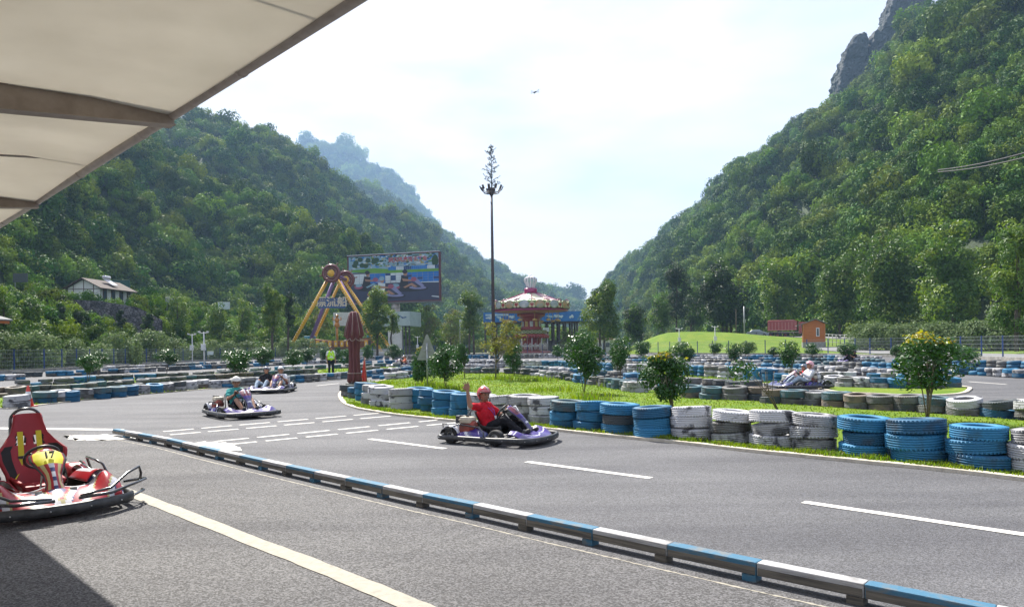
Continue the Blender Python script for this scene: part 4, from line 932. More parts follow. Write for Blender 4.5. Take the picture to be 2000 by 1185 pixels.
    if shirt:
        mb = MB()
        for s_ in (-1, 1): cap(mb, [pel+lat*s_*.078+up*.04, (pel+che)/2+lat*s_*.075, che+lat*s_*.082+fw*.01, nec-up*.075+lat*s_*.078], [.112, .112, .118, .088])
        cap(mb, [pel+fw*.03+up*.05, (pel+che)/2+fw*.05, che+fw*.035], [.112, .115, .112]); cap(mb, [nec-up*.085, nec-up*.035], [.092, .070])
        if collar: cap(mb, [nec-up*.03, nec-up*.012], [.067, .064])
        for S, k in (('L', 1), ('R', -1)):
            sh, el, wr = V_('sh'+S), V_('el'+S), V_('wr'+S); e = .62 if sleeve == 'short' else 1
            cap(mb, [sh-lat*k*.035, sh, sh+(el-sh)*e], [.074, .069, .062 if sleeve == 'short' else .052])
            if sleeve == 'long': cap(mb, [el, wr-(wr-el)*.06], [.052, .036])
        link('shirt', remesh(mb, max(vox, .009), shirt, 'shirt', .010, 3, 3), root)
    if vest:
        mb = MB()
        for s_ in (-1, 1): cap(mb, [pel+lat*s_*.082+up*.05, (pel+che)/2+lat*s_*.08, che+lat*s_*.086+fw*.01, nec-up*.075+lat*s_*.08], [.122, .122, .127, .096])
        cap(mb, [pel+fw*.03+up*.06, che+fw*.035], [.124, .122]); link('safety_vest', remesh(mb, .01, vest, 'safety_vest', .008, 4), root)
        mb = MB()
        for z in (.12, .26): 
            c = pel+up*z; rr = [(c+lat*math.cos(a)*.206+fw*(math.sin(a)*.132+.012)) for a in [2*math.pi*i/28 for i in range(28)]]; mb.tube(rr, .012, 6, closed=True)
        mb.build('reflective_band', m_paper, root)
    mb = MB()
    for s_ in (-1, 1): cap(mb, [pel+lat*s_*.07+up*.03, pel+lat*s_*.075], [.116, .116])
    cap(mb, [pel, pel+up*.05], [.118, .115])
    for S, k in (('L', 1), ('R', -1)):
        hi, kn, an = V_('hip'+S), V_('kn'+S), V_('an'+S)
        if legs == 'long': cap(mb, [hi, (hi+kn)/2, kn], [.104, .090, .070]); cap(mb, [kn, kn+(an-kn)*.35, an-(an-kn)*.06], [.070, .066, .052])
        else: cap(mb, [hi, (hi+kn)/2, hi+(kn-hi)*.82], [.106, .094, .085])
    link('trousers' if legs == 'long' else 'shorts', remesh(mb, max(vox, .009), trousers, 'trousers', .010, 8, 3), root)
    for S in 'LR':
        mb = MB(); an, to = V_('an'+S), V_('to'+S); dd = (to-an).normalized(); cap(mb, [an-dd*.03, an+(to-an)*.5, to+dd*.02], [.046, .044, .038]); link('shoe', remesh(mb, .009, shoes, 'shoe'), root)
    if helmet:
        mb = MB(); n1, n2 = 28, 18; vs = []; fs = []
        for i in range(n2+1):
            th = math.pi*.80*i/n2
            for j in range(n1):
                ph = 2*math.pi*j/n1; vs.append(Vector((.137*math.sin(th)*math.cos(ph)-.006, .118*math.sin(th)*math.sin(ph), .132*math.cos(th)+.022)))
        for i in range(n2):
            for j in range(n1):
                c = (vs[i*n1+j]+vs[(i+1)*n1+(j+1) % n1])/2
                if c.x > .045 and c.z < .058: continue
                if c.x > .0 and c.z < .02: continue
                if c.z < -.06 and c.x > -.05: continue
                fs.append((i*n1+j, (i+1)*n1+j, (i+1)*n1+(j+1) % n1, i*n1+(j+1) % n1))
        mb.add(vs, fs, 0, True, hM); o = mb.build('helmet', helmet, root); md = o.modifiers.new('s', 'SOLIDIFY'); md.thickness = .022; md.offset = -1
        mb = MB()
        for s_ in (-1, 1): mb.tube([h((.0, s_*.112, .0)), h((.02, s_*.08, -.07)), h((.035, 0, -.118))], .006, 6); mb.sphere((.0, s_*.117, .02), .012, 0, 8, 6, hM)
        mb.tube([h((.128*math.cos(a)-.0, .121*math.sin(a), .058)) for a in [R(-75+15*k) for k in range(11)]], .006, 6); mb.build('chin_strap', m_black, o)
        if stripe:
            mb = MB(); mb.tube([h((.139*math.sin(a)-.006, 0, .134*math.cos(a)+.022)) for a in [R(-70+12*k) for k in range(11)]], .009, 6); mb.build('helmet_stripe', stripe, o)
    else:
        mb = MB(); mb.sphere((-.012, 0, .030), (.101, .084, .103), 0, 18, 12, hM); mb.sphere((-.05, 0, -.01), (.06, .074, .07), 0, 14, 8, hM); link('hair', remesh(mb, .009, m_hair, 'hair', .006, 2), root)
    if lanyard:
        mb = MB(); q = che+fw*.165-up*.10+lat*.0
        for s_ in (-1, 1): mb.tube([nec-fw*.05+lat*s_*.03+up*.0, nec+lat*s_*.062+fw*.035-up*.03, che+lat*s_*.045+fw*.158, q], .0055, 6)
        ob = mb.build('lanyard', cloth('lanyard_purple', (.16, .08, .42)), root)
        mb = MB(); mb.box((0, 0, 0), (.085, .004, .115), 0, M=frame(q+fw*.012-up*.06, lat, up) @ Matrix.Rotation(R(90), 4, 'X')); mb.build('badge', m_paper, ob)
    return root
def seated(rx=0, oy=0, arms='wheel', wy=0):
    J = dict(pelvis=(-.20, 0, .255), chest=(-.30, 0, .48), neck=(-.345, 0, .665), head=(-.325, 0, .80))
    for S, k in (('L', 1), ('R', -1)):
        J['sh'+S] = (-.33, k*.175, .59); J['el'+S] = (-.13, k*.27, .42); J['wr'+S] = (.03, k*.165, .53)
        J['hip'+S] = (-.16, k*.09, .24); J['kn'+S] = (.17, k*.17, .40); J['an'+S] = (.50, k*.14, .17); J['to'+S] = (.60, k*.15, .22)
    return {k: (v[0]+rx, v[1]+oy, v[2]) for k, v in J.items()}
GRIP = {'L': dict(d=(.35, -.25, .75), n=(.7, 0, -.3), side=-1, curl=.75), 'R': dict(d=(.35, .25, .75), n=(.7, 0, -.3), side=1, curl=.75)}
def KM(x, y, z, rz): return Matrix.Translation((x, y, z)) @ Matrix.Rotation(rz, 4, 'Z')
c_red = cloth('shirt_red', (.50, .012, .025)); c_black = cloth('cloth_black', (.016, .016, .02)); c_teal = cloth('shirt_teal', (.05, .30, .28)); c_white = cloth('cloth_white', (.62, .62, .66)); c_navy = cloth('trousers_navy', (.018, .022, .04))
c_jean = cloth('jeans_pale', (.35, .43, .52)); c_vis = cloth('vest_yellow', (.45, .75, .03)); m_helred = gloss('helmet_red', (.42, .03, .035), (.55, .25, .25), scale=14); m_helwhite = gloss('helmet_white', (.66, .63, .58)); m_helpink = gloss('helmet_pink', (.70, .36, .42)); m_heldark = gloss('helmet_dark', (.06, .065, .08), (.25, .26, .3)); m_shoe = pm('shoe_dark', (.03, .03, .03)); m_shoew = pm('shoe_white', (.5, .5, .5))
# kart seven and the waving driver
rot = math.atan2(-.47, .88); kp = G(981, 872); kz = rot
kart('go_kart', 'purple kart number 7 carrying the waving red-shirted driver', (kp.x-.03, kp.y+.62, 0), kz, '7', sc=.93)
J = seated(); J['shR'] = (-.335, -.185, .60); J['elR'] = (-.40, -.35, .63); J['wrR'] = (-.44, -.36, .885)
hd = dict(GRIP); hd['R'] = dict(d=(-.12, -.05, 1), n=(.45, -.9, 0), side=-1, curl=.05, spread=.30)
person('driver in red shirt and red helmet waving one raised hand', 'kart drivers and riders', KM(kp.x-.03, kp.y+.62, 0, kz), J, m_skin2, c_red, c_black, m_shoe, helmet=m_helred, sc=.97, yaw=R(-24), pitch=R(6), vox=.0062, lanyard=True, hands=hd, stripe=m_white, collar=True)
# kart eleven
kp = G(462, 818); k11 = math.atan2(-.70, .60)
kart('go_kart', 'purple kart number 11 driven by the man in teal', (kp.x-.15, kp.y+.70, 0), k11, '11')
person('driver in teal shirt and cream helmet steering with both hands', 'kart drivers and riders', KM(kp.x-.15, kp.y+.70, 0, k11), seated(), m_skin2, c_teal, c_navy, m_shoe, legs='short', helmet=m_helwhite, vox=.008, lanyard=True, hands=GRIP, yaw=R(-14), pitch=R(16))
# two-seat kart
kp = G(513, 769); k12 = math.atan2(-1, .02)
kart('go_kart', 'two-seat purple kart with white side boxes, behind kart number 11', (kp.x, kp.y+.9, 0), k12, '', two=True, wide=.68)
person('driver in white shirt and white helmet in the two-seat kart', 'kart drivers and riders', KM(kp.x, kp.y+.9, 0, k12), seated(oy=.27), m_skin, c_white, c_jean, m_shoew, legs='short', helmet=m_helwhite, vox=.010, lanyard=True, hands=GRIP)
Jp = seated(oy=-.27)
for S, k in (('L', 1), ('R', -1)): Jp['wr'+S] = (.0, -.27+k*.17, .40); Jp['el'+S] = (-.2, -.27+k*.25, .36)
person('passenger in black top and silver dark helmet in the two-seat kart', 'kart drivers and riders', KM(kp.x, kp.y+.9, 0, k12), Jp, m_skin, c_black, c_jean, m_shoew, legs='long', helmet=m_heldark, vox=.010, hands=GRIP)
# kart on the right behind the brown tyres
kp = G(1568, 761); k4 = math.atan2(-.12, -1)
kart('go_kart', 'dark kart turning left behind the brown tyres, two riders aboard', (kp.x, kp.y+.5, 0), k4, '', style='dark', two=True, wide=.66)
J = seated(oy=.27)
person('driver in pink helmet and white long-sleeved top leaning at the wheel', 'kart drivers and riders', KM(kp.x, kp.y+.5, 0, k4), J, m_skin, c_white, c_jean, m_shoew, sleeve='long', helmet=m_helpink, vox=.010, hands=GRIP)
person('child in red shirt and dark helmet beside the pink-helmeted driver', 'kart drivers and riders', KM(kp.x+.18, kp.y+.7, .02, k4), seated(oy=-.25), m_skin, c_red, c_black, m_shoe, helmet=m_heldark, vox=.010, sc=.85)
# parked red kart
kp = G(135, 1012)
kart('go_kart', 'red and white kart with red racing seat parked in the pit lane', (kp.x-.66, kp.y+.58, 0), R(-44), '17', style='red')
# distant karts
for (x, y, rz, lb, pl, sh, he) in ((783, 713, R(200), 'small kart with two riders near the far fence, left of the sign', ('rider in orange top in the far kart left of the sign', 'rider in black helmet in the far kart left of the sign'), (cloth('shirt_orange', (.6, .16, .08)), c_black), (m_skin2, m_heldark)),
                               (1661, 706, R(185), 'small dark kart far off below the round shrub on the right', ('rider in dark helmet far off below the right fence',), (c_black,), (m_heldark,))):
    kp = G(x, y+3); kart('go_kart', lb, (kp.x, kp.y, 0), rz, '', two=len(pl) == 2)
    for i, p_ in enumerate(pl): person(p_, 'kart drivers and riders', KM(kp.x, kp.y, 0, rz), seated(oy=(.27-.54*i) if len(pl) == 2 else 0), m_skin, sh[i], c_black, m_shoe, helmet=he[i] if he[i] is not m_skin2 else None, vox=.014, hands=GRIP)
def standing():
    J = dict(pelvis=(0, 0, .95), chest=(.0, 0, 1.22), neck=(-.01, 0, 1.44), head=(.01, 0, 1.58))
    for S, k in (('L', 1), ('R', -1)):
        J['sh'+S] = (-.01, k*.18, 1.37); J['el'+S] = (-.03, k*.24, 1.10); J['wr'+S] = (.06, k*.23, .86)
        J['hip'+S] = (0, k*.09, .92); J['kn'+S] = (.02, k*.10, .50); J['an'+S] = (-.01, k*.11, .09); J['to'+S] = (.13, k*.13, .045)
    return J
kp = GD(646, 40.5); person('guard in white shirt and yellow safety vest standing among the tyres', 'track marshals', KM(kp.x, kp.y, 0, R(-60)), standing(), m_skin2, c_white, c_navy, m_shoe, vest=c_vis, vox=.009, hands={'L': dict(curl=.25, n=(0, -1, 0)), 'R': dict(curl=.25, n=(0, 1, 0))}, sc=1.0)
kp = GD(961, 88); person('marshal in yellow vest far off behind the small maple', 'track marshals', KM(kp.x, kp.y, 0, R(-90)), standing(), m_skin2, c_black, c_black, m_shoe, vest=c_vis, vox=.014, sc=1.0)
# ------------------------------------------------------------------ land beyond the fence
def tabz(px, tab): return interp(tab, px)
FT = [(a, b) for a, b in FENCE]
hill('left_bank', [(-700, 30, 0, 560, 90), (-300, 46, 0, 580, 98), (0, 60, 0, 592, 108), (100, 66, 0, 598, 108), (150, 72, 0, 600, 104), (300, 92, 0, 606, 118), (340, 100, 0, 612, 135), (420, 110, 0, 628, 160), (540, 124, 0, 640, 190), (700, 150, 0, 655, 215), (830, 170, 0, 664, 230), (950, 190, 0, 668, 260), (1100, 200, 0, 668, 330), (1190, 210, 0, 664, 400)], 70, 10, .7, 51.2, [mt_hill], freq=.05, low=0, back=1.5)
LB = hills[-1]
def mz(x, y):                            # meadow height
    px = 1000+x/y*F; Df = interp(FT, px); t = max(0, (y-Df)/(150-Df)); z = .05+min(1.15, t)*2.9
    if px < 1300: z *= max(0, min(1, (px-1215)/85))
    dx = x-26.5; z += 2.35*math.exp(-((abs(dx)/(6.5 if dx < 0 else 19))**2.2))*math.exp(-(((y-121)/10)**2))
    return z+.12*fbm(x, y, 5, 3, .15)
vs = []; nx_, ny_ = 90, 46
for i in range(nx_+1):
    px = 1170+(2900-1170)*i/nx_; Df = interp(FT, px)+.35
    for j in range(ny_+1): D = Df+(172-Df)*(j/ny_)**1.2; p = GD(px, D); vs.append(Vector((p.x, D, mz(p.x, D) if j else -.05)))
mb = MB(); mb.add(vs, [(i*(ny_+1)+j, (i+1)*(ny_+1)+j, (i+1)*(ny_+1)+j+1, i*(ny_+1)+j+1) for i in range(nx_) for j in range(ny_)], 0, True); tag(mb.build('meadow', m_lawn), kind='structure')
def drape(pts, w, lift, name, mat, h=0):
    """strip laid on the meadow"""
    out = []; pts = catmull(pts, 10); mb = MB(); vs = []; nw = 6
    for i, p in enumerate(pts):
        t = (pts[min(len(pts)-1, i+1)]-pts[max(0, i-1)]); t.z = 0; t.normalize(); s_ = Vector((-t.y, t.x, 0))
        for k in range(nw+1): q = p+s_*w*(k/nw-.5); vs.append((q.x, q.y, mz(q.x, q.y)+lift))
    mb.add(vs, [(i*(nw+1)+k, (i+1)*(nw+1)+k, (i+1)*(nw+1)+k+1, i*(nw+1)+k+1) for i in range(len(pts)-1) for k in range(nw)], 0, True)
    return tag(mb.build(name, mat), kind='structure')
m_road = pm('pale_road', (.20, .20, .20), (.16, .16, .165), scale=1.5, rough=.9)
drape([GD(1285, 170), GD(1345, 152), GD(1450, 148), GD(1560, 140), GD(1700, 120), GD(2000, 88), GD(2500, 60)], 7, .10, 'road', m_road)
drape([GD(1600, 97), GD(1640, 90), GD(1690, 82), GD(1740, 76), GD(1830, 68), GD(2000, 56), GD(2300, 42)], 4.2, .06, 'path', m_road)
# woods on the bank and along the foot of the hills
wooded('bank_shrubbery', LB, [(60, 1.5), (110, 1.9), (200, 2.8), (400, 4)], 1.15, 61, 'mixed shrubs and scrub covering the bank left of the valley', skip=lambda p: (abs(1000+p.x/p.y*F-190) < 68 and 106 < p.y < 125) or (abs(1000+p.x/p.y*F-215) < 100 and 96 < p.y < 104))
# ------------------------------------------------------------------ plants
m_camel = leafmat('camellia_leaf', (.018, .065, .012), (.040, .11, .020), rough=.36, trans=.22, scale=3, spec=.4, rnd=.12)
m_tip = leafmat('young_leaf', (.38, .28, .03), (.20, .27, .03), rough=.35, trans=.4, scale=7, rnd=.1)
m_treeA = leafmat('tree_leaf', (.036, .095, .014), (.080, .150, .022), rough=.5, trans=.3, scale=.8, rnd=.15)
m_treeB = leafmat('tree_leaf_light', (.085, .165, .020), (.15, .21, .03), rough=.45, trans=.35, scale=.8, rnd=.15)
m_dark = leafmat('tree_leaf_dark', (.012, .032, .012), (.028, .055, .016), rough=.6, trans=.15, scale=.8, rnd=.1)
m_olea = leafmat('oleander_leaf', (.070, .125, .040), (.16, .22, .09), rough=.55, trans=.25, scale=1.5, rnd=.15, spec=.2)
m_maple = leafmat('maple_leaf', (.09, .11, .025), (.17, .17, .04), rough=.5, trans=.4, scale=1.5)
m_stem = pm('stem', (.16, .12, .08), (.09, .07, .05), scale=14, rough=.85)
def camel(seed, n=2600, tip=0, card=.075):
    r = random.Random(seed); mb = MB(); crown(mb, r, n, 1.0, (0, 0, 0), card=card, lobes=9, mi=0, mi2=1 if tip else None, squash=.95, top2=True)
    # young yellow-orange leaves near the top when tip is set
    return mb.mesh('crown', [m_camel, m_tip])
CM = [camel(s_) for s_ in (1, 2, 3, 4)]; CMT = camel(9, 2800, 1, .075); CMT2 = camel(10, 3000, 1, .066)
def stems(r, hgt, spread, n, rad, dx=0):
    mb = MB()
    for k in range(n):
        a = r.random()*6.28; q = spread*r.uniform(.5, 1); pts = [Vector((math.cos(a)*.04*q, math.sin(a)*.04*q, 0)), Vector((math.cos(a)*q*.35+dx*.35, math.sin(a)*q*.35, hgt*.45)), Vector((math.cos(a)*q*.8+dx, math.sin(a)*q*.8, hgt))]
        mb.tube(pts, [rad, rad*.8, rad*.45], 6)
        for j in range(2):
            b = a+r.uniform(-1, 1); e = pts[1]+Vector((math.cos(b)*q*.6, math.sin(b)*q*.6, hgt*.6)); mb.tube([pts[1], e], [rad*.6, rad*.25], 5)
    return mb
def shrub(px, base, x0, x1, y0, y1, label, mesh=None, seed=0, n=4, D=None, group='camellia shrubs on the lawns', cat='shrub'):
    r = random.Random(seed or px); g = G(px, base, .03) if D is None else GD(px, D); D = g.y; c = P((x0+x1)/2, (y0+y1)/2, D); w = (x1-x0)/F*D/2; h = (y1-y0)/F*D/2
    root = empty('shrub', (g.x, g.y, .03)); tag(root, label, cat, group)
    o = link('crown', mesh or CM[px % 4], root); o.location = (c.x-g.x, 0, c.z-.03); o.scale = (w*1.25, w*1.2, h*1.28); o.rotation_euler = (0, 0, r.random()*6.28)
    mb = stems(r, c.z-h*.1, w*.55, n, .011+.005*w, c.x-g.x); mb.build('stem', m_stem, root); return root
shrub(872, 761, 842, 902, 680, 737, 'round camellia shrub on the lawn just right of the triangular sign')
shrub(908, 738, 886, 917, 676, 714, 'small camellia shrub behind the one right of the sign')
shrub(824, 748, 798, 848, 682, 742, 'camellia shrub with orange tips behind the triangular sign', CMT)
shrub(1141, 768, 1101, 1177, 660, 730, 'large glossy camellia shrub on the lawn above the dark-topped blue stack')
shrub(1209, 754, 1186, 1234, 667, 717, 'upright camellia shrub between the large glossy one and orange-tipped one')
shrub(1318, 820, 1253, 1338, 694, 778, 'camellia shrub with orange and yellow tips close to the white tyre stacks', CMT, n=5)
shrub(1812, 823, 1750, 1872, 664, 752, 'wide camellia shrub with bright yellow top nearest the right edge', CMT2, n=6)
shrub(1004, 733, 988, 1020, 676, 722, 'small camellia shrub just right of the maple')
shrub(1545, 737, 1523, 1562, 672, 712, 'round camellia shrub behind the pink-helmeted driver')
shrub(1437, 712, 1419, 1452, 674, 700, 'left one of two touching round shrubs before the grass slope'); shrub(1458, 705, 1444, 1474, 670, 690, 'right one of two touching round shrubs before the grass slope')
shrub(1333, 712, 1313, 1352, 672, 702, 'round shrub standing above the orange-tipped shrub')
shrub(1251, 704, 1236, 1268, 668, 692, 'small round shrub at the left foot of the grass mound'); shrub(1395, 703, 1383, 1409, 671, 688, 'small round shrub under the white camera pole')
shrub(1512, 702, 1501, 1521, 679, 693, 'tiny shrub between two larger ones below the red truck'); shrub(1586, 706, 1573, 1600, 673, 691, 'small round shrub below the orange cabin')
shrub(1655, 708, 1639, 1673, 672, 694, 'small round shrub at the end of the pale path'); shrub(1882, 722, 1863, 1906, 681, 702, 'flat small shrub just right of the yellow-topped one'); shrub(1752, 720, 1742, 1766, 676, 700, 'small shrub peeping out left of the yellow-topped one')
shrub(1090, 703, 1079, 1099, 676, 695, 'tiny round shrub beneath the carousel'); shrub(768, 706, 752, 784, 675, 697, 'round shrub with bright base in front of the leaning tree')
shrub(463, 741, 440, 491, 686, 722, 'broad camellia shrub behind the driver in teal'); shrub(511, 724, 492, 531, 682, 708, 'round shrub right behind the two-seat kart')
shrub(574, 728, 555, 591, 686, 711, 'left one of two round shrubs left of the guard'); shrub(599, 716, 584, 614, 682, 704, 'right one of two round shrubs left of the guard')
shrub(325, 731, 307, 345, 685, 709, 'pale-flecked round shrub between the blue fence posts on the left'); shrub(172, 752, 154, 192, 697, 724, 'pale round shrub, the nearer of a pair behind the traffic cone'); shrub(192, 742, 175, 209, 690, 712, 'dark round shrub, the farther of a pair behind the traffic cone')
shrub(631, 706, 622, 641, 682, 700, 'tiny shrub immediately left of the guard'); shrub(660, 708, 653, 668, 681, 702, 'tiny shrub immediately right of the guard'); shrub(676, 716, 662, 692, 685, 712, 'round shrub partly hidden by the closed umbrella'); shrub(716, 706, 708, 726, 676, 700, 'small shrub just right of the closed umbrella')
sap = MB(); crown(sap, random.Random(77), 260, 1.0, (0, 0, 0), card=.085, lobes=5, mi=0); SAPM = sap.mesh('crown', [m_camel])
shrub(1520, 803, 1432, 1506, 696, 762, 'thin sparse sapling with few leaves leaning left before the brown tyres', SAPM, n=3, cat='sapling', group=None)
def maple():
    g = G(968, 742, .03); D = g.y; root = empty('maple_tree', tuple(g)); tag(root, 'slender young maple with open yellowish green crown on the lawn', 'tree')
    r = random.Random(5); mb = MB(); top = P(978, 640, D)-g; mb.tube([(0, 0, 0), (.03, 0, .8), (.02, 0, 1.3)], [.035, .03, .025], 8)
    c = MB()
    for k in range(26):
        a = r.random()*6.28; z0 = r.uniform(.75, 1.35); L_ = r.uniform(.4, 1.0); z1 = z0+r.uniform(.35, 1.3); e = Vector((math.cos(a)*L_+.22, math.sin(a)*L_, min(2.75, z1))); mb.tube([(.02, 0, z0), Vector((.02, 0, z0))*.4+e*.6+Vector((0, 0, .1)), e], [.014, .010, .004], 5)
        crown(c, r, 75, .36, e, card=.055, lobes=3, mi=0, squash=.5)
    mb.build('trunk', m_stem, root); c.build('crown', m_maple, root, fix=False)
maple()
def tree(px, D, x0, x1, y0, y1, zb, label, mats, seed, n=2600, card=None, lobes=14, trunks=1, name='tree', cat='tree', group='trees standing beyond the fence', yt=None, lean=0, gappy=False):
    g = GD(px, D, zb); r = random.Random(seed); root = empty(name, tuple(g)); tag(root, label, cat, group); c = P((x0+x1)/2, (y0+y1)/2, D)-g; w = (x1-x0)/F*D/2; h = (y1-y0)/F*D/2
    mb = MB(); cr_ = MB(); rr = min(w, h*.8)
    pts = []
    for k in range(lobes):
        t = (k+.5)/lobes; q = r.random()*6.28; z = c.z-h*.8+1.6*h*t; e = w*.62*math.sin(math.pi*(.12+.80*t))**.7*r.uniform(.3, 1); p = Vector((c.x+math.cos(q)*e, math.sin(q)*e, z)); pts.append((p, w*r.uniform(.48, .72)))
    for p, q in pts: crown(cr_, r, int(n*2.1)//lobes, q*1.15, p, card=card or max(.12, w*.06), lobes=4, mi=0, mi2=1, frac2=.4, squash=.95)
    for t_ in range(trunks):
        ox = (t_-(trunks-1)/2)*.9; tp = [Vector((ox, 0, -.3)), Vector((ox*.8+lean*.4, 0, (c.z-h*.4)*.6)), Vector((c.x*.8+ox*.4, 0, c.z)), Vector((c.x, 0, c.z+h*.55))]; mb.tube(tp, [.16+.02*w, .13+.015*w, .08, .02], 9)
    for p, q in pts[::2]: mb.tube([Vector((c.x*.5, 0, max(.8, p.z-h*.5))), p], [.06, .02], 5)
    mb.build('trunk', bark, root); cr_.build('crown', mats, root, fix=False); return root
AB = [m_treeA, m_treeB]
tree(737, 118, 706, 766, 562, 668, 0, 'tall bushy green tree in front of the billboard', AB, 31, 4200)
tree(768, 120, 752, 784, 608, 648, 0, 'small leaning tree with bare lower branches right of the tall one', AB, 32, 1200, lean=-1.0)
tree(532, 104, 509, 558, 553, 655, 0, 'tall two-tiered green tree left of the pirate ship ride', AB, 33, 3600)
tree(563, 108, 551, 578, 570, 645, 0, 'narrow dark tree between the two-tiered tree and the ride', [m_dark, m_treeA], 34, 2000)
tree(921, 128, 897, 944, 565, 650, 0, 'dense oval green tree left of the tall mast', AB, 35, 3800, trunks=2)
tree(1176, 124, 1137, 1210, 546, 662, 0, 'tall loose green tree right of the carousel', AB, 36, 4600, trunks=2)
tree(1420, 141, 1362, 1464, 528, 632, 2.8, 'large dark umbrella-shaped tree behind the grass slope', [m_dark, m_treeA], 37, 5200, trunks=3)
tree(1322, 160, 1292, 1352, 508, 640, 1, 'tall dark ivy-clad tree behind the grass mound', [m_dark, m_dark], 38, 3600)
tree(1985, 62, 1942, 2040, 430, 660, .8, 'tall feathery tree at the right edge beyond the fence', [m_treeA, m_treeB], 39, 5200, card=.13)
tree(1130, 135, 1088, 1124, 650, 682, 0, 'small bronze-leaved tree beneath the carousel', [m_maple, m_treeA], 40, 900)
tree(1255, 132, 1205, 1268, 600, 668, 0, 'dark bushy tree at the left foot of the grass mound', [m_dark, m_treeA], 41, 2600)
tree(1295, 150, 1262, 1312, 575, 650, 1, 'mid green bushy tree behind the left side of the mound', [m_treeA, m_dark], 42, 2400)
for i, (px, D, x0, x1, y0, y1, lb) in enumerate([(1520, 152, 1478, 1560, 500, 628, 'broad light green tree right behind the red truck'), (1640, 125, 1590, 1680, 500, 640, 'leafy green tree behind the orange cabin'), (1740, 112, 1680, 1800, 470, 640, 'wide green tree above the left end of the hedge'), (1860, 98, 1800, 1925, 450, 640, 'big spreading tree above the middle of the hedge'), (1350, 175, 1330, 1385, 560, 640, 'green tree between the two dark trees behind the mound')]):
    tree(px, D, x0, x1, y0, y1, 1.5, lb, [m_treeA, m_treeB] if i != 4 else [m_dark, m_treeA], 60+i, 4200, lobes=16)
for i, (px, D, x0, x1, y0, y1, lb) in enumerate([(112, 84, 98, 128, 590, 660, 'slim conifer left of the stone wall'), (156, 84, 142, 172, 602, 665, 'slim conifer in front of the stone wall\'s left end'), (232, 92, 220, 247, 605, 660, 'slim young tree before the middle of the stone wall'), (285, 98, 270, 302, 610, 665, 'slim young tree before the stone wall\'s right end'), (60, 76, 30, 90, 580, 655, 'bushy green tree left of the slim conifers'), (8, 70, -25, 40, 560, 665, 'bushy green tree at the left edge behind the fence'), (345, 112, 322, 372, 575, 650, 'bushy tree below the small grey road sign'), (420, 120, 395, 450, 600, 660, 'bushy tree below the blue and white road sign'), (470, 125, 448, 498, 590, 655, 'bushy light tree midway along the left bank'), (620, 150, 592, 650, 600, 660, 'light green tree seen between the legs of the ride'), (830, 165, 805, 862, 600, 668, 'yellow-green tree right of the pale billboard base'), (880, 170, 855, 905, 610, 672, 'yellow-green bush left of the dense oval tree')]):
    tree(px, D, x0, x1, y0, y1, interp([(60, .5), (110, 3), (200, 2)], D) if px < 480 else 0, lb, [m_dark, m_treeA] if i < 4 else ([m_treeA, m_treeB] if i < 9 else [m_treeB, m_maple]), 80+i, 1800, lobes=10 if i > 3 else 8, name='conifer' if i < 2 else 'tree')
# oleander bushes in a row behind the left fence
ol = []
for s_ in range(4):
    mb = MB(); r = random.Random(200+s_); crown(mb, r, 2400, 1.15, (0, 0, .75), card=.085, lobes=11, squash=.9); ol.append(mb.mesh('crown', [m_olea]))
r = random.Random(9); k = 0; px = -60
while px < 640:
    D = interp(FT, px)+r.uniform(3.2, 5.5); g = GD(px, D, 0); rad = r.uniform(1.5, 2.1)*(1 if px < 420 else 1.15)
    root = empty('oleander_bush', tuple(g)); n_ = k+1
    tag(root, f'pale leafy oleander bush, {ordn(k)} from the left in the row behind the left fence', 'bush', 'oleander bushes behind the left fence')
    o = link('crown', ol[k % 4], root); o.scale = (rad, rad, rad*r.uniform(.85, 1.1)); o.rotation_euler = (0, 0, r.random()*6)
    stems(r, rad*.7, rad*.5, 4, .04).build('stem', m_stem, root); px += rad*1.55/D*F; k += 1
def hedge():
    a, b = GD(1690, 84), GD(2350, 54); root = empty('hedge', (a.x, a.y, .5)); tag(root, 'long thick clipped green hedge behind the right-hand fence', 'hedge'); r = random.Random(3); mb = MB(); n = 22
    for i in range(n): p = a+(b-a)*i/(n-1)-a; h = 1.45; crown(mb, r, 2200, 2.0, (p.x, p.y, h), card=.14, lobes=10, squash=.78)
    mb.build('foliage', [m_olea], root, fix=False); mb = MB()
    for i in range(n): p = a+(b-a)*i/(n-1)-a; mb.tube([(p.x, p.y, -.6), (p.x+.1, p.y, 1.2)], [.06, .03], 6)
    mb.build('stem', m_stem, root)
hedge()
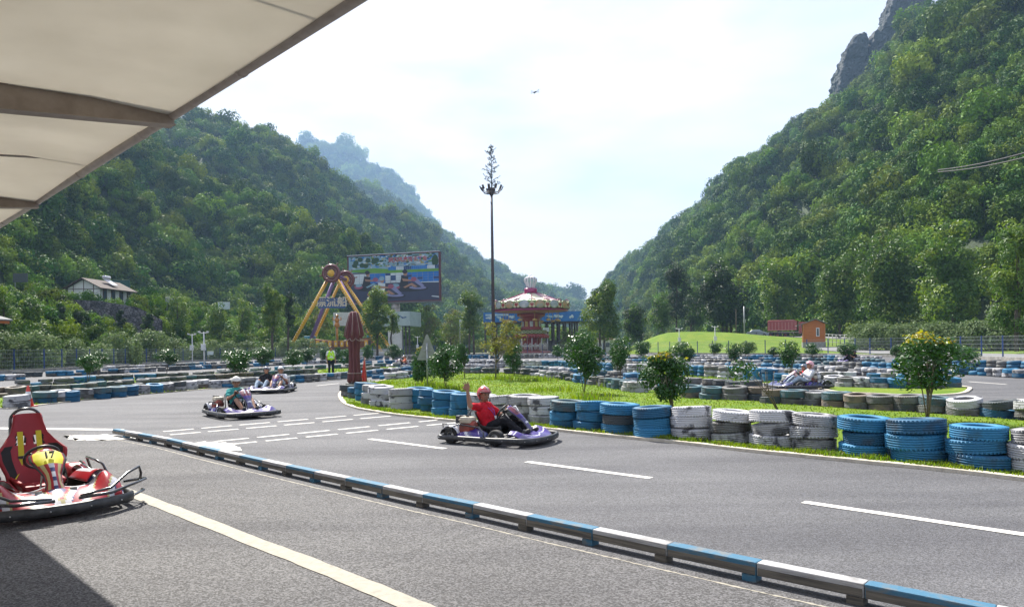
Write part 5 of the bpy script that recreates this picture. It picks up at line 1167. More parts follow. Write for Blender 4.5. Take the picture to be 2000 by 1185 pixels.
# ------------------------------------------------------------------ fence round the track
m_fblue = pm('fence_post_blue', (.012, .045, .20), (.02, .05, .13), rough=.5); m_wire = pm('fence_wire', (.36, .40, .42), rough=.5, metal=.2)
def fence():
    root = empty('fence', tuple(fence_pts[3])); tag(root, 'blue-posted wire mesh fence on a low concrete kerb round the whole track', 'fence')
    c = resample([Vector(p) for p in fence_c], 3.0); c = [p for p in c if -300 < 1000+p.x/p.y*F < 2400]
    mb = MB(); n = len(c); vs = []
    for i, p in enumerate(c):
        t = (c[min(n-1, i+1)]-c[max(0, i-1)]).normalized(); s_ = Vector((-t.y, t.x, 0))*.11
        for q, z in ((1, -.05), (1, .27), (-1, .27), (-1, -.05)): vs.append(p+s_*q+Vector((0, 0, z)))
    mb.add(vs, [(4*i+k, 4*i+4+k, 4*i+5+k, 4*i+1+k) for i in range(n-1) for k in range(3)]); wbuild(mb, 'kerb', m_conc, root)
    w = MB()
    for i in range(n-1):
        a, b = c[i], c[i+1]; t = (b-a).normalized(); an = math.atan2(t.y, t.x)
        for z in (.34, .36, .62, .64, .92, .94, 1.22, 1.24, 1.52, 1.54, 1.80, 1.82): m_ = (a+b)/2; w.box((m_.x, m_.y, z), ((b-a).length, .006, .007), 0, an)
        k = int((b-a).length/.16)
        for j in range(1, k): p = a+(b-a)*j/k; w.box((p.x, p.y, 1.08), (.0055, .0055, 1.5), 0, an)
    wbuild(w, 'mesh_panel', m_wire, root)
    for i, p in enumerate(c): q = MB(); t = (c[min(n-1, i+1)]-c[max(0, i-1)]); q.box((p.x, p.y, .27+.80), (.075, .075, 1.60), 0, math.atan2(t.y, t.x)); q.box((p.x, p.y, 1.875), (.085, .085, .012), 0); wbuild(q, 'post', m_fblue, root)
    print('posts', n)
fence()
# ------------------------------------------------------------------ umbrella, flag, sign, cone
m_maroon = pm('umbrella_cloth', (.15, .05, .055), (.11, .035, .04), scale=6, rough=.85, strx=(3, 3, .4), bump=.3, bscale=20); m_trim = pm('umbrella_trim', (.35, .27, .24)); m_cone = gloss('cone_red', (.60, .05, .03), rough=.5); m_cpole = pm('cream_pole', (.45, .41, .33), rough=.6)
m_bare = pm('bare_concrete', (.20, .195, .185), (.12, .12, .115), scale=6, rough=.9)
def umbrella():
    g = G(693, 765, 0); root = empty('closed_umbrella', (g.x, g.y, 0)); tag(root, 'tall folded maroon umbrella tied shut on a cream pole at the lawn\'s corner', 'umbrella')
    sc = g.y/F
    mb = MB(); mb.tube([(0, 0, .35), (0, 0, 2.9)], .028, 10); mb.build('pole', m_cpole, root)
    prof = [(608, 5), (611, 9), (622, 12), (640, 17), (655, 20), (664, 13), (690, 10.5), (715, 11.5), (735, 14), (746, 15)]
    mb = MB(); n = 72; rings = []
    for y, w in prof:
        z = 1.6+(679-y)*sc; rr = []
        for k in range(n):
            a = 2*math.pi*k/n; f = .80+.20*math.cos(a*8+.5*math.sin(y*.05)); f = 1-(1-f)*min(1, (y-605)/20); lower = .06*math.cos(a*8) if y > 740 else 0
            rr.append(Vector((math.cos(a)*w*sc*f, math.sin(a)*w*sc*f*.9, z+lower)))
        rings.append(rr)
    mb.loft(rings, 0, cap=True); mb.build('canopy', m_maroon, root)
    mb = MB(); rr = []
    for k in range(48): a = 2*math.pi*k/48; rr.append((math.cos(a)*21*sc*(.82+.18*math.cos(a*8)), math.sin(a)*19*sc*(.82+.18*math.cos(a*8)), 1.6+(679-660)*sc-.10*abs(math.cos(a*4))))
    mb.tube(rr, .012, 6, closed=True)
    for k in range(8):
        a = 2*math.pi*k/8; mb.tube([(math.cos(a)*w*sc*1.01, math.sin(a)*w*sc*.92, 1.6+(679-y)*sc) for y, w in prof[1:5]], .009, 5)
    mb.build('trim', m_trim, root)
    mb = MB(); mb.tube([(math.cos(a)*14*sc, math.sin(a)*13*sc, 1.6+(679-728)*sc) for a in [2*math.pi*k/20 for k in range(20)]], .012, 6, closed=True); mb.build('tie_cord', m_trim, root)
    mb = MB(); mb.box((.02, 0, .16), (.62, .45, .32), 0, bev=.02); mb.box((-.0, 0, .36), (.30, .3, .08), 0, bev=.01); mb.build('base_block', m_bare, root)
umbrella()
def flag():
    g = G(719, 770, 0); root = empty('flag', (g.x, g.y, 0)); tag(root, 'small limp red flag on a wooden stick beside the umbrella', 'flag'); s = g.y/F
    mb = MB(); mb.tube([(0, 0, .02), (-.10, 0, 1.28)], .014, 8); mb.build('pole', pm('flag_stick', (.30, .14, .08)), root)
    mb = MB(); vs = []
    for i in range(9):
        for j in range(15):
            u, v = i/8, j/14; vs.append((-.095+.06*v-.20*u*(.25+.75*v)*(1 if v < .85 else .8), .04*math.sin(u*9+v*2)*v, 1.22-.78*v-.10*u*(1-v)))
    mb.add(vs, [(i*15+j, (i+1)*15+j, (i+1)*15+j+1, i*15+j+1) for i in range(8) for j in range(14)], 0, True); o = mb.build('cloth', pm('flag_cloth', (.55, .05, .04), rough=.7), root); md = o.modifiers.new('s', 'SOLIDIFY'); md.thickness = .003
flag()
def trisign():
    g = G(835, 757, 0); s = g.y/F; root = empty('warning_sign', (g.x, g.y, 0)); tag(root, 'triangular sign seen from its plain grey back, on a grey post in the lawn', 'sign'); m = pm('sign_back', (.27, .28, .26), (.22, .23, .21), rough=.55, metal=.2); mp_ = pm('galvanised', (.36, .38, .39), (.28, .29, .3), rough=.45, metal=.5)
    mb = MB(); mb.tube([(0, 0, 0), (0, 0, 1.75)], .033, 12); mb.build('post', mp_, root)
    z0, z1 = 1.6+(677.3-702)*s, 1.6+(677.3-655)*s+.05; hw = .40
    mb = MB(); P3 = [(-hw, z0), (-hw+.03, z0-.03), (hw-.03, z0-.03), (hw, z0), (.03, z1), (-.03, z1)]
    vs = [(x, .05, z) for x, z in P3]+[(x, .062, z) for x, z in P3]; n = 6; mb.add(vs, [tuple(range(6)), tuple(reversed(range(6, 12)))]+[(i, n+i, n+(i+1) % n, (i+1) % n) for i in range(n)]); mb.build('plate', m, root)
    mb = MB(); mb.box((0, .035, z0+.03), (.80, .02, .035), 0); mb.box((0, .035, z0+.36), (.34, .02, .03), 0)
    for z in (z0+.03, z0+.36): mb.box((0, .0, z), (.10, .085, .03), 0)
    mb.build('bracket', mp_, root)
trisign()
def cone_():
    g = G(62, 793, 0); root = empty('traffic_cone', (g.x, g.y-.15, 0)); tag(root, 'red traffic cone with one white band before the left tyres', 'traffic cone')
    mb = MB(); mb.box((0, 0, .015), (.36, .36, .03), 0, bev=.01); mb.build('base', m_cone, root)
    mb = MB(); mb.lathe([(.0, .62), (.028, .62), (.035, .58), (.075, .36), (.145, .035), (.13, .03)], 24); mb.build('body', m_cone, root); mb = MB(); mb.lathe([(.061, .45), (.0985, .255), (.0965, .252), (.059, .45)], 24); mb.build('reflective_band', m_paper, root)
cone_()
# ------------------------------------------------------------------ mast with floodlights and tree-shaped antenna
def mast():
    D = 120; g = GD(964.2, D, 0); root = empty('floodlight_mast', tuple(g)); tag(root, 'very tall dark steel mast with ring of floodlights and tree-shaped antenna on top', 'mast'); s = D/F; z = lambda y: 1.6+(675.5-y)*s; md = pm('mast_brown', (.055, .035, .035), rough=.5); mt = pm('mast_teal', (.02, .045, .05), rough=.6)
    mb = MB(); mb.tube([(0, 0, 0), (0, 0, z(500)), (0, 0, z(378))], [.30, .24, .19], 16); mb.build('pole', md, root)
    zp = z(378); mb = MB(); mb.tube([(1.25*math.cos(a), 1.25*math.sin(a), zp+.1) for a in [2*math.pi*k/24 for k in range(24)]], .05, 6, closed=True)
    for k in range(10): a = 2*math.pi*k/10; mb.tube([(0, 0, zp), (1.25*math.cos(a), 1.25*math.sin(a), zp+.1), (1.75*math.cos(a), 1.75*math.sin(a), zp+.7)], .045, 6)
    mb.cone((0, 0, zp-.3), .3, .45, .6, 12); mb.build('lamp_ring', md, root)
    for k in range(10):
        a = 2*math.pi*k/10+.1; mb = MB(); M = Matrix.Translation((1.8*math.cos(a), 1.8*math.sin(a), zp+.9)) @ Matrix.Rotation(a, 4, 'Z') @ Matrix.Rotation(R(25), 4, 'Y'); mb.box((0, 0, 0), (.14, .42, .75), 0, M=M, bev=.03); mb.box((.08, 0, 0), (.03, .34, .62), 0, M=M); mb.build('floodlight', md, root)
    mb = MB(); mb.box((0, 0, zp+.75), (1.0, 1.0, .35), 0, bev=.05); mb.cone((0, 0, zp+.2), .3, .5, .5, 12); mb.build('lamp_box', md, root)
    r = random.Random(14); mb = MB(); z0, z1 = zp+.9, z(281); mb.tube([(0, 0, z0), (.05, 0, (z0+z1)/2), (-.1, 0, z1)], [.09, .06, .025], 8)
    for k in range(44):
        t = k/44; a = r.random()*6.28; L_ = (1.9*(1-t)**.8+.35)*r.uniform(.45, 1.05); zz = z0+(z1-z0)*(t*.93+.03); b = Vector((0, 0, zz)); e = Vector((math.cos(a)*L_, math.sin(a)*L_, zz+L_*r.uniform(.15, .6))); mb.tube([b, e], [.05, .03], 5)
        for j in range(4): q = b+(e-b)*r.uniform(.35, 1); f = Vector((r.uniform(-.4, .4), r.uniform(-.4, .4), r.uniform(-.1, .45))); mb.tube([q, q+f], [.045, .05], 5)
    mb.build('antenna_tree', mt, root)
mast()
def drone():
    p = P(1045, 180.5, 38); root = empty('drone', tuple(p)); tag(root, 'small dark four-armed drone hovering high in the bright sky', 'drone'); M = Matrix.Rotation(R(-28), 4, 'Y')
    mb = MB(); mb.box((0, 0, 0), (.17, .10, .06), 0, M=M, bev=.02); mb.sphere((-.06, -.03, -.04), .025, M=M); mb.build('body', m_black, root)
    for sx in (-1, 1):
        for sy in (-1, 1):
            q = Vector((sx*.19, sy*.16, .03+sx*.03)); mb = MB(); mb.tube([(0, 0, 0), q], .008, 6); mb.cone(q-Vector((0, 0, .02)), .014, .014, .04, 8); a = mb.build('arm', m_black, root); mb = MB(); mb.box(tuple(q+Vector((0, 0, .025))), (.20, .014, .003), 0, rz=sx*sy*.7+.4); mb.build('propeller', m_black, a)
drone()
# ------------------------------------------------------------------ billboard
def flatmat(name, c, c2=None, sc=.5): return pm(name, c, c2 or tuple(x*.8 for x in c), scale=sc, rough=.6, lo=.4, hi=.65)
BM = {k: flatmat('print_'+k, v) for k, v in dict(road=(.035, .04, .085), white=(.55, .6, .65), blue=(.008, .15, .50), deep=(.012, .05, .18), green=(.09, .22, .03), dgreen=(.015, .06, .02), grass=(.12, .30, .03), red=(.36, .015, .03), skin=(.36, .19, .12), black=(.015, .015, .02), lilac=(.22, .22, .40), pink=(.32, .08, .14), yellow=(.36, .30, .05), pale=(.22, .36, .46), maroon=(.12, .03, .035), grey=(.25, .27, .3)).items()}
def billboard():
    A = P(681, 592.5, 175); B = P(859, 585.5, 168.5); A.z = B.z = (A.z+B.z)/2-.05; top = P(770, 497, 171.5).z+.15; w = (B-A).length; H = top-A.z; root = empty('billboard', (A.x, A.y, 0), math.atan2(B.y-A.y, B.x-A.x)); tag(root, 'large roadside billboard picturing three go-kart riders, on a thick round column', 'billboard')
    z0 = A.z; mb = MB(); mb.box((w/2, .6, z0+H/2), (w, 1.1, H), 0); mb.build('box_frame', BM['maroon'], root)
    keys = list(BM); mats = [BM[k] for k in keys]; r = random.Random(8); mb = MB(); lay = [0]
    def poly(pts, k, lv): mb.add([(x*w, .045-.012*lv, z0+y*H) for x, y in pts], [tuple(range(len(pts)))], keys.index(k))
    def rect(x0, y0, x1, y1, k, lv): poly([(x0, y0), (x1, y0), (x1, y1), (x0, y1)], k, lv)
    def ell(cx, cy, rx, ry, k, lv, n=14, rot=0): poly([(cx+(rx*math.cos(a)*math.cos(rot)-ry*math.sin(a)*math.sin(rot)), cy+(rx*math.cos(a)*math.sin(rot)*w/H*.5+ry*math.sin(a)*math.cos(rot))) for a in [2*math.pi*i/n for i in range(n)]], k, lv)
    rect(.004, .008, .996, .992, 'road', 0); rect(.004, .64, .996, .985, 'pale', 1); poly([(.004, .70), (.3, .72), (.6, .66), (.996, .66), (.996, .58), (.5, .60), (.3, .62), (.004, .66)], 'grass', 2)
    poly([(.004, .42), (.3, .46), (.6, .44), (.996, .38), (.996, .63), (.6, .61), (.35, .62), (.004, .62)], 'grey', 1)
    for k in range(260):
        x, y = r.uniform(.02, .97), r.uniform(.72, .97); s_ = r.uniform(.008, .02); c = r.choice(['green', 'dgreen', 'blue', 'white', 'white', 'dgreen', 'yellow', 'blue', 'pale']); rect(x, y, x+s_*r.uniform(1, 3), min(.985, y+s_*1.6), c, 2.2+k*.002)
    for k in range(9): x = r.uniform(.05, .4); ell(x, r.uniform(.76, .93), .03, .05, 'dgreen', 2.7+k*.01)
    ell(.955, .82, .035, .13, 'dgreen', 2.9)
    for k in range(26):
        for j in range(2): x = .45+k*.021; rect(x, .665+j*.035, x+.019, .697+j*.035, ['blue', 'white', 'deep', 'blue'][(k//4) % 4], 3)
    for k in range(17):
        x = .01+k*.058; c = 'white' if (k < 4 or 7 <= k < 11) else 'blue'
        for j in range(4): rect(x, .40+j*.052, x+.055, .448+j*.052, c if r.random() < .85 else 'deep', 3+.01*j)
    poly([(.8, .385), (.996, .375), (.996, .395), (.8, .40)], 'white', 3.2); poly([(.91, .09), (.996, .06), (.996, .09), (.92, .105)], 'white', 3.2)
    def rider(x, y, s_, shirt, legs, lv):
        ell(x+.06*s_, y-.01, .18*s_, .055*s_, 'black', lv); ell(x+.13*s_, y+.01*s_, .09*s_, .032*s_, 'lilac', lv+.1, rot=-.1); ell(x+.13*s_, y+.035*s_, .05*s_, .022*s_, 'black', lv+.11); ell(x-.10*s_, y+.04*s_, .05*s_, .05*s_, 'pink', lv+.12); ell(x-.10*s_, y+.07*s_, .04*s_, .035*s_, 'pale', lv+.14)
        poly([(x-.06*s_, y+.04*s_), (x+.03*s_, y+.04*s_), (x+.035*s_, y+.24*s_), (x-.035*s_, y+.26*s_)], shirt, lv+.2); poly([(x-.02*s_, y+.03*s_), (x+.07*s_, y+.11*s_), (x+.13*s_, y+.03*s_), (x+.10*s_, y+.02*s_), (x+.06*s_, y+.06*s_), (x, y+.01*s_)], legs, lv+.3)
        poly([(x-.03*s_, y+.20*s_), (x+.07*s_, y+.17*s_), (x+.07*s_, y+.14*s_), (x-.02*s_, y+.15*s_)], 'skin', lv+.4); ell(x+.005*s_, y+.30*s_, .022*s_, .05*s_, 'skin', lv+.5); ell(x+.0, y+.335*s_, .027*s_, .042*s_, 'black' if shirt == 'black' else 'pale', lv+.6)
        poly([(x+.07*s_, y+.17*s_), (x+.12*s_, y+.20*s_), (x+.20*s_, y+.04*s_), (x+.17*s_, y+.02*s_)], 'lilac', lv+.5); ell(x+.09*s_, y+.18*s_, .03*s_, .045*s_, 'pink', lv+.7)
    rider(.215, .30, 1.0, 'black', 'pale', 4); rider(.63, .27, 1.05, 'black', 'skin', 4); rider(.375, .13, 1.1, 'white', 'skin', 5)
    mb.build('poster', mats, root, fix=False)
    T = Matrix.Translation((.665*w, -.09, z0+.87*H)) @ Matrix.Rotation(R(90), 4, 'X'); text_on('朝天吼激情卡丁车', 1.26, T, BM['red'], 'lettering', root, .01, bold=.02)
    T = Matrix.Translation((.665*w, -.08, z0+.87*H)) @ Matrix.Rotation(R(90), 4, 'X'); text_on('朝天吼激情卡丁车', 1.26, T, BM['white'], 'lettering_outline', root, .002, bold=.05)
    mb = MB(); r = random.Random(2)
    for k in range(44):
        x = .44+.0105*k+(.02 if k > 22 else 0); hh = r.uniform(.25, .38)
        if k != 22: mb.box((x*w, -.06, z0+.762*H), (r.uniform(.06, .12), .01, hh*.7), 0); mb.box((x*w, -.06, z0+.762*H), (.16, .01, .05), 0)
    mb.build('small_print', BM['white'], root)
    mb = MB()
    for (x0, z_, x1, h_) in ((0, 0, w, .22), (0, H-.16, w, .2)): mb.box(((x0+x1)/2, -.02, z0+z_+h_/2), (w+.3, .3, h_), 0)
    for x in (0, w): mb.box((x, -.02, z0+H/2), (.25, .3, H), 0)
    mb.build('border', BM['maroon'], root); mb = MB(); mb.box((w/2, -.05, z0+H+.12), (w+.3, .5, .14), 0); mb.build('top_rail', m_white, root); mb = MB(); mb.box((w/2, .2, z0-.22), (w+.6, 1.4, .25), 0)
    mb.build('catwalk', m_bare, root); mb = MB(); mb.tube([(.51*w, .7, -.5), (.51*w, .7, z0-.3)], 1.0, 20); mb.tube([(.51*w, .7, z0-1.6), (.51*w, .7, z0-1.2)], 1.06, 20); mb.build('column', pm('column_cream', (.40, .36, .33), (.3, .27, .25)), root)
billboard()
# ------------------------------------------------------------------ pirate ship ride
m_ry = gloss('ride_yellow', (.66, .36, .008), coat=.2); m_rp = gloss('ride_purple', (.17, .10, .27), coat=.2); m_rm = gloss('ride_maroon', (.13, .028, .025)); m_hull = pm('ship_wood', (.26, .10, .04), (.16, .06, .03), scale=2, strx=(.3, 1, 8), rough=.7); m_rb = gloss('ride_blue', (.02, .22, .36)); m_bulb = pm('bulb_white', (.75, .72, .68))
m_sblue = gloss('sign_blue', (.02, .08, .24)); m_letter = pm('letter_cream', (.62, .54, .42))
def pirate():
    D = 135; s = D/F; g = GD(663, D, 0); root = empty('pirate_ship_ride', tuple(g)); tag(root, 'swinging pirate ship ride with yellow and purple legs and ship\'s-wheel hub', 'fairground ride'); hz_ = hz(663); X = lambda px: (px-663)*s; Z = lambda y: 1.6+(hz_-y)*s
    def leg(x0, y0, x1, y1, yy0, yy1, m, rad, bulbs=True):
        a, b = Vector((X(x0), yy0, Z(y0))), Vector((X(x1), yy1, max(0, Z(y1)))); mb = MB(); mb.tube([a, b], rad, 10); o = mb.build('leg', m, root)
        if bulbs:
            mb = MB(); n = 34
            for k in range(n): p = a+(b-a)*k/(n-1); mb.sphere(p+Vector((-.12, -rad-.02, .12)), .085, 0, 6, 4)
            mb.build('bulbs', m_bulb, o)
    leg(650, 545, 571, 689, -2.4, -3.4, m_ry, .33); leg(664, 545, 752, 689, -2.4, -3.4, m_ry, .33); leg(662, 548, 592, 689, 1.8, 2.8, m_ry, .28); leg(670, 548, 762, 689, 1.8, 2.8, m_ry, .28)
    leg(656, 550, 611, 662, -1.0, -1.2, m_rp, .34, False); leg(668, 550, 722, 650, -1.0, -1.2, m_rp, .34, False)
    mb = MB(); mb.tube([(X(655), -3, Z(537)), (X(672), 2, Z(544))], .35, 12); mb.build('axle', m_rp, root)
    for (cx, cy, yy) in ((657, 537, -3.1), (672, 544, 2.2)):
        c = Vector((X(cx), yy, Z(cy))); mb = MB()
        for rr, th in ((1.45, .30), (.95, .18)): mb.tube([c+Vector((math.cos(a)*rr, 0, math.sin(a)*rr)) for a in [2*math.pi*k/26 for k in range(26)]], th, 7, closed=True)
        for k in range(8): a = 2*math.pi*k/8+.2; mb.tube([c, c+Vector((math.cos(a)*2.1, 0, math.sin(a)*2.1))], .09, 6); mb.sphere(c+Vector((math.cos(a)*2.15, 0, math.sin(a)*2.15)), .13, 0, 8, 5)
        o = mb.build('ship_wheel', m_rm, root); mb = MB(); mb.lathe([(.01, -.1), (.62, -.1), (.66, 0), (.62, .1), (.01, .1)], 20, 0, Matrix.Translation(c+Vector((0, -.15, 0))) @ Matrix.Rotation(R(90), 4, 'X')); mb.build('hub', m_ry, o)
    mb = MB(); n = 28; rings = []
    for i in range(n+1):                       # hull
        t = i/n*2-1; at = abs(t); xx = 7.0*t+.35; w_ = 1.5*(1-at**2.6)+.05; zt = Z(665)+.9*at**2.2; zb = Z(684)+2.0*at**2.6; zb = min(zb, zt-.3)
        rings.append([Vector((xx, -w_, zt)), Vector((xx, -w_*.95, (zt+zb)/2)), Vector((xx, -w_*.45, zb+.1)), Vector((xx, 0, zb)), Vector((xx, w_*.45, zb+.1)), Vector((xx, w_*.95, (zt+zb)/2)), Vector((xx, w_, zt))])
    mb.loft(rings, 0, cap=True, closed=True); mb.build('hull', m_hull, root)
    for sg in (-1, 1):
        mb = MB(); mb.box((.35+sg*5.9, 0, Z(658)), (1.9, 1.5, .5), 0, bev=.1); mb.build('bow_deck', m_rb, root)
    for k in range(10):
        if k == 8: continue
        mb = MB(); xx = X(613)+k*1.13; mb.box((xx, -1.56, Z(671)), (.62, .08, 1.15), 0, bev=.03); o = mb.build('side_panel', m_ry, root); mb = MB(); mb.box((xx, -1.61, Z(671)), (.26, .03, .5), 0); mb.build('panel_emblem', m_letter, o)
        mb = MB(); mb.box((xx+.56, -.9, Z(670)), (.38, .9, .9), 0, bev=.08); mb.build('seat', m_black, root)
    T = Matrix.Translation((X(656), -2.75, Z(592))) @ Matrix.Rotation(R(90), 4, 'X')
    mb = MB(); mb.box((X(656), -2.6, Z(593)), (5.0, .15, 1.9), 0); sb = mb.build('name_board', m_sblue, root); o = text_on('漂流船', 1.95, T, m_letter, 'lettering', sb, .06, bold=.03)
    mb = MB(); c = (X(664), -2.0, 0); mb.tube([(c[0], c[1], Z(664)), (c[0], c[1], Z(638))], .20, 10); mb.lathe([(.01, 0), (.45, .1), (.5, .5), (.35, .9), (.01, 1)], 12, 0, Matrix.Translation((c[0], c[1], Z(640))))
    mb.sphere((c[0], c[1], Z(626)), (.42, .3, .55), 0); mb.sphere((c[0], c[1], Z(619)), .26, 0); mb.cone((c[0], c[1], Z(618)), .42, .12, .28, 10)
    for sg in (-1, 1): mb.tube([(c[0]+sg*.3, c[1], Z(624)), (c[0]+sg*.75, c[1], Z(626)), (c[0]+sg*.72, c[1], Z(620))], .11, 8)
    mb.build('figurehead', gloss('figure_orange', (.45, .18, .02)), root)
    mb = MB(); mb.box((0, 0, .1), (18, 9, .2), 0); mb.build('platform', m_conc, root)
pirate()
# pale advertising boards and the white box pavilion
m_pale = pm('pale_teal_panel', (.33, .42, .43), (.28, .36, .37), scale=.5, rough=.6); m_wall = pm('white_wall', (.55, .56, .56), (.42, .43, .43), scale=.6, rough=.85); m_dkst = pm('dark_post', (.04, .03, .03)); m_ltpan = pm('light_panel', (.5, .58, .58))
def pavilion():
    D = 150; s = D/F; g = GD(775, D, 0); root = empty('ticket_pavilion', tuple(g)); tag(root, 'pale teal box-topped pavilion on dark posts beneath the billboard', 'building'); Z = lambda y: 1.6+(678-y)*s; X = lambda px: (px-775)*s
    mb = MB(); vs = [(X(738), 0, Z(636)), (X(801), 0, Z(636)), (X(816), 6, Z(637)), (X(745), 6, Z(637))]; zt = Z(608); mb.add(vs+[(v[0], v[1], zt) for v in vs], [(0, 1, 5, 4), (1, 2, 6, 5), (2, 3, 7, 6), (3, 0, 4, 7), (4, 5, 6, 7), (3, 2, 1, 0)]); o = mb.build('fascia', m_pale, root)
    mb = MB()
    for (x, y, l_, a) in ((766, 620, 1.8, .3), (772, 623, 1.2, -.4), (782, 617, 1.6, .5), (790, 620, 1.0, -.2)): mb.box((X(x), -.03, Z(y)), (l_, .02, .18), 0, M=Matrix.Translation((X(x), -.03, Z(y))) @ Matrix.Rotation(a, 4, 'Y') @ Matrix.Translation((-X(x), .03, -Z(y))))
    mb.build('scrawl', m_sblue, o)
    for px in (784, 791, 798): mb = MB(); mb.box((X(px), 1.5, Z(636)/2), (.35, .35, Z(636)), 0); mb.build('post', m_dkst, root)
    mb = MB(); mb.box((X(771), 1.6, Z(645)/2), (2.9, 2.4, Z(645)), 0); mb.build('wall', m_wall, root)
    mb = MB(); mb.box((X(777), .5, Z(640)), (1.8, .2, .8), 0); mb.build('notice', m_ltpan, root)
pavilion()
def board(px0, px1, y0, y1, D, name, label, mat, posts=2, yb=690, th=.2, cat='board', legs=None):
    s = D/F; cx = (px0+px1)/2; g = GD(cx, D, 0); root = empty(name, tuple(g)); tag(root, label, cat); zt, zb = P(cx, y0, D).z, P(cx, y1, D).z; w = (px1-px0)*s; zg = P(cx, yb, D).z
    mb = MB(); mb.box((0, 0, (zt+zb)/2), (w, th, zt-zb), 0, bev=.02); mb.build('panel', mat, root); mb = MB()
    for k in range(posts): x = (-w*.42+k*w*.84/(posts-1)) if posts > 1 else (-w*.42 if legs is None else legs); mb.tube([(x, th/2+.05, zg), (x, th/2+.05, zt)], max(.05, s*.55), 8)
    mb.build('post', mp_grey, root); return root
mp_grey = pm('post_grey', (.30, .31, .32), rough=.5, metal=.3)
board(652, 700, 610, 636, 142, 'notice_board', 'pale teal board standing behind the ride\'s orange figurehead', m_ltpan, yb=690)
board(898, 905, 624, 642, 132, 'notice_board', 'small white board half hidden by the dense oval tree', m_ltpan, 1, 690)
board(28, 56, 534, 551, 128, 'road_sign', 'dark slatted sign on a thin post above the left bank', pm('sign_dark', (.05, .06, .06)), 1, 590, cat='sign')
board(222, 255, 547, 564, 150, 'road_sign', 'dark green direction sign behind the white house', pm('sign_green', (.01, .07, .06)), 2, 600, cat='sign')
board(325, 344, 580, 591, 118, 'road_sign', 'small grey sign on a single post right of the stone wall', mp_grey, 1, 620, cat='sign'); board(427, 450, 590, 604, 130, 'road_sign', 'white sign with blue cap on a post among bushes', m_ltpan, 1, 625, cat='sign')
def railing():
    a, b = GD(545, 121), GD(765, 128); root = empty('white_railing', tuple(a)); tag(root, 'low white railing and platform wall in front of the pirate ship ride', 'railing'); d = b-a; an = math.atan2(d.y, d.x); mb = MB(); m_ = d/2; mb.box((m_.x, m_.y, 1.25), (d.length, .12, .14), 0, an); mb.box((m_.x, m_.y, .5), (d.length, .10, .10), 0, an)
    n = 90
    for k in range(n+1): p = d*k/n; mb.box((p.x, p.y, .65), (.09, .07, 1.2), 0, an)
    mb.build('bars', m_wall, root); mb = MB(); mb.box((m_.x, m_.y+.5, .45), (d.length, .3, .9), 0, an); mb.build('platform_wall', m_wall, root)
railing()
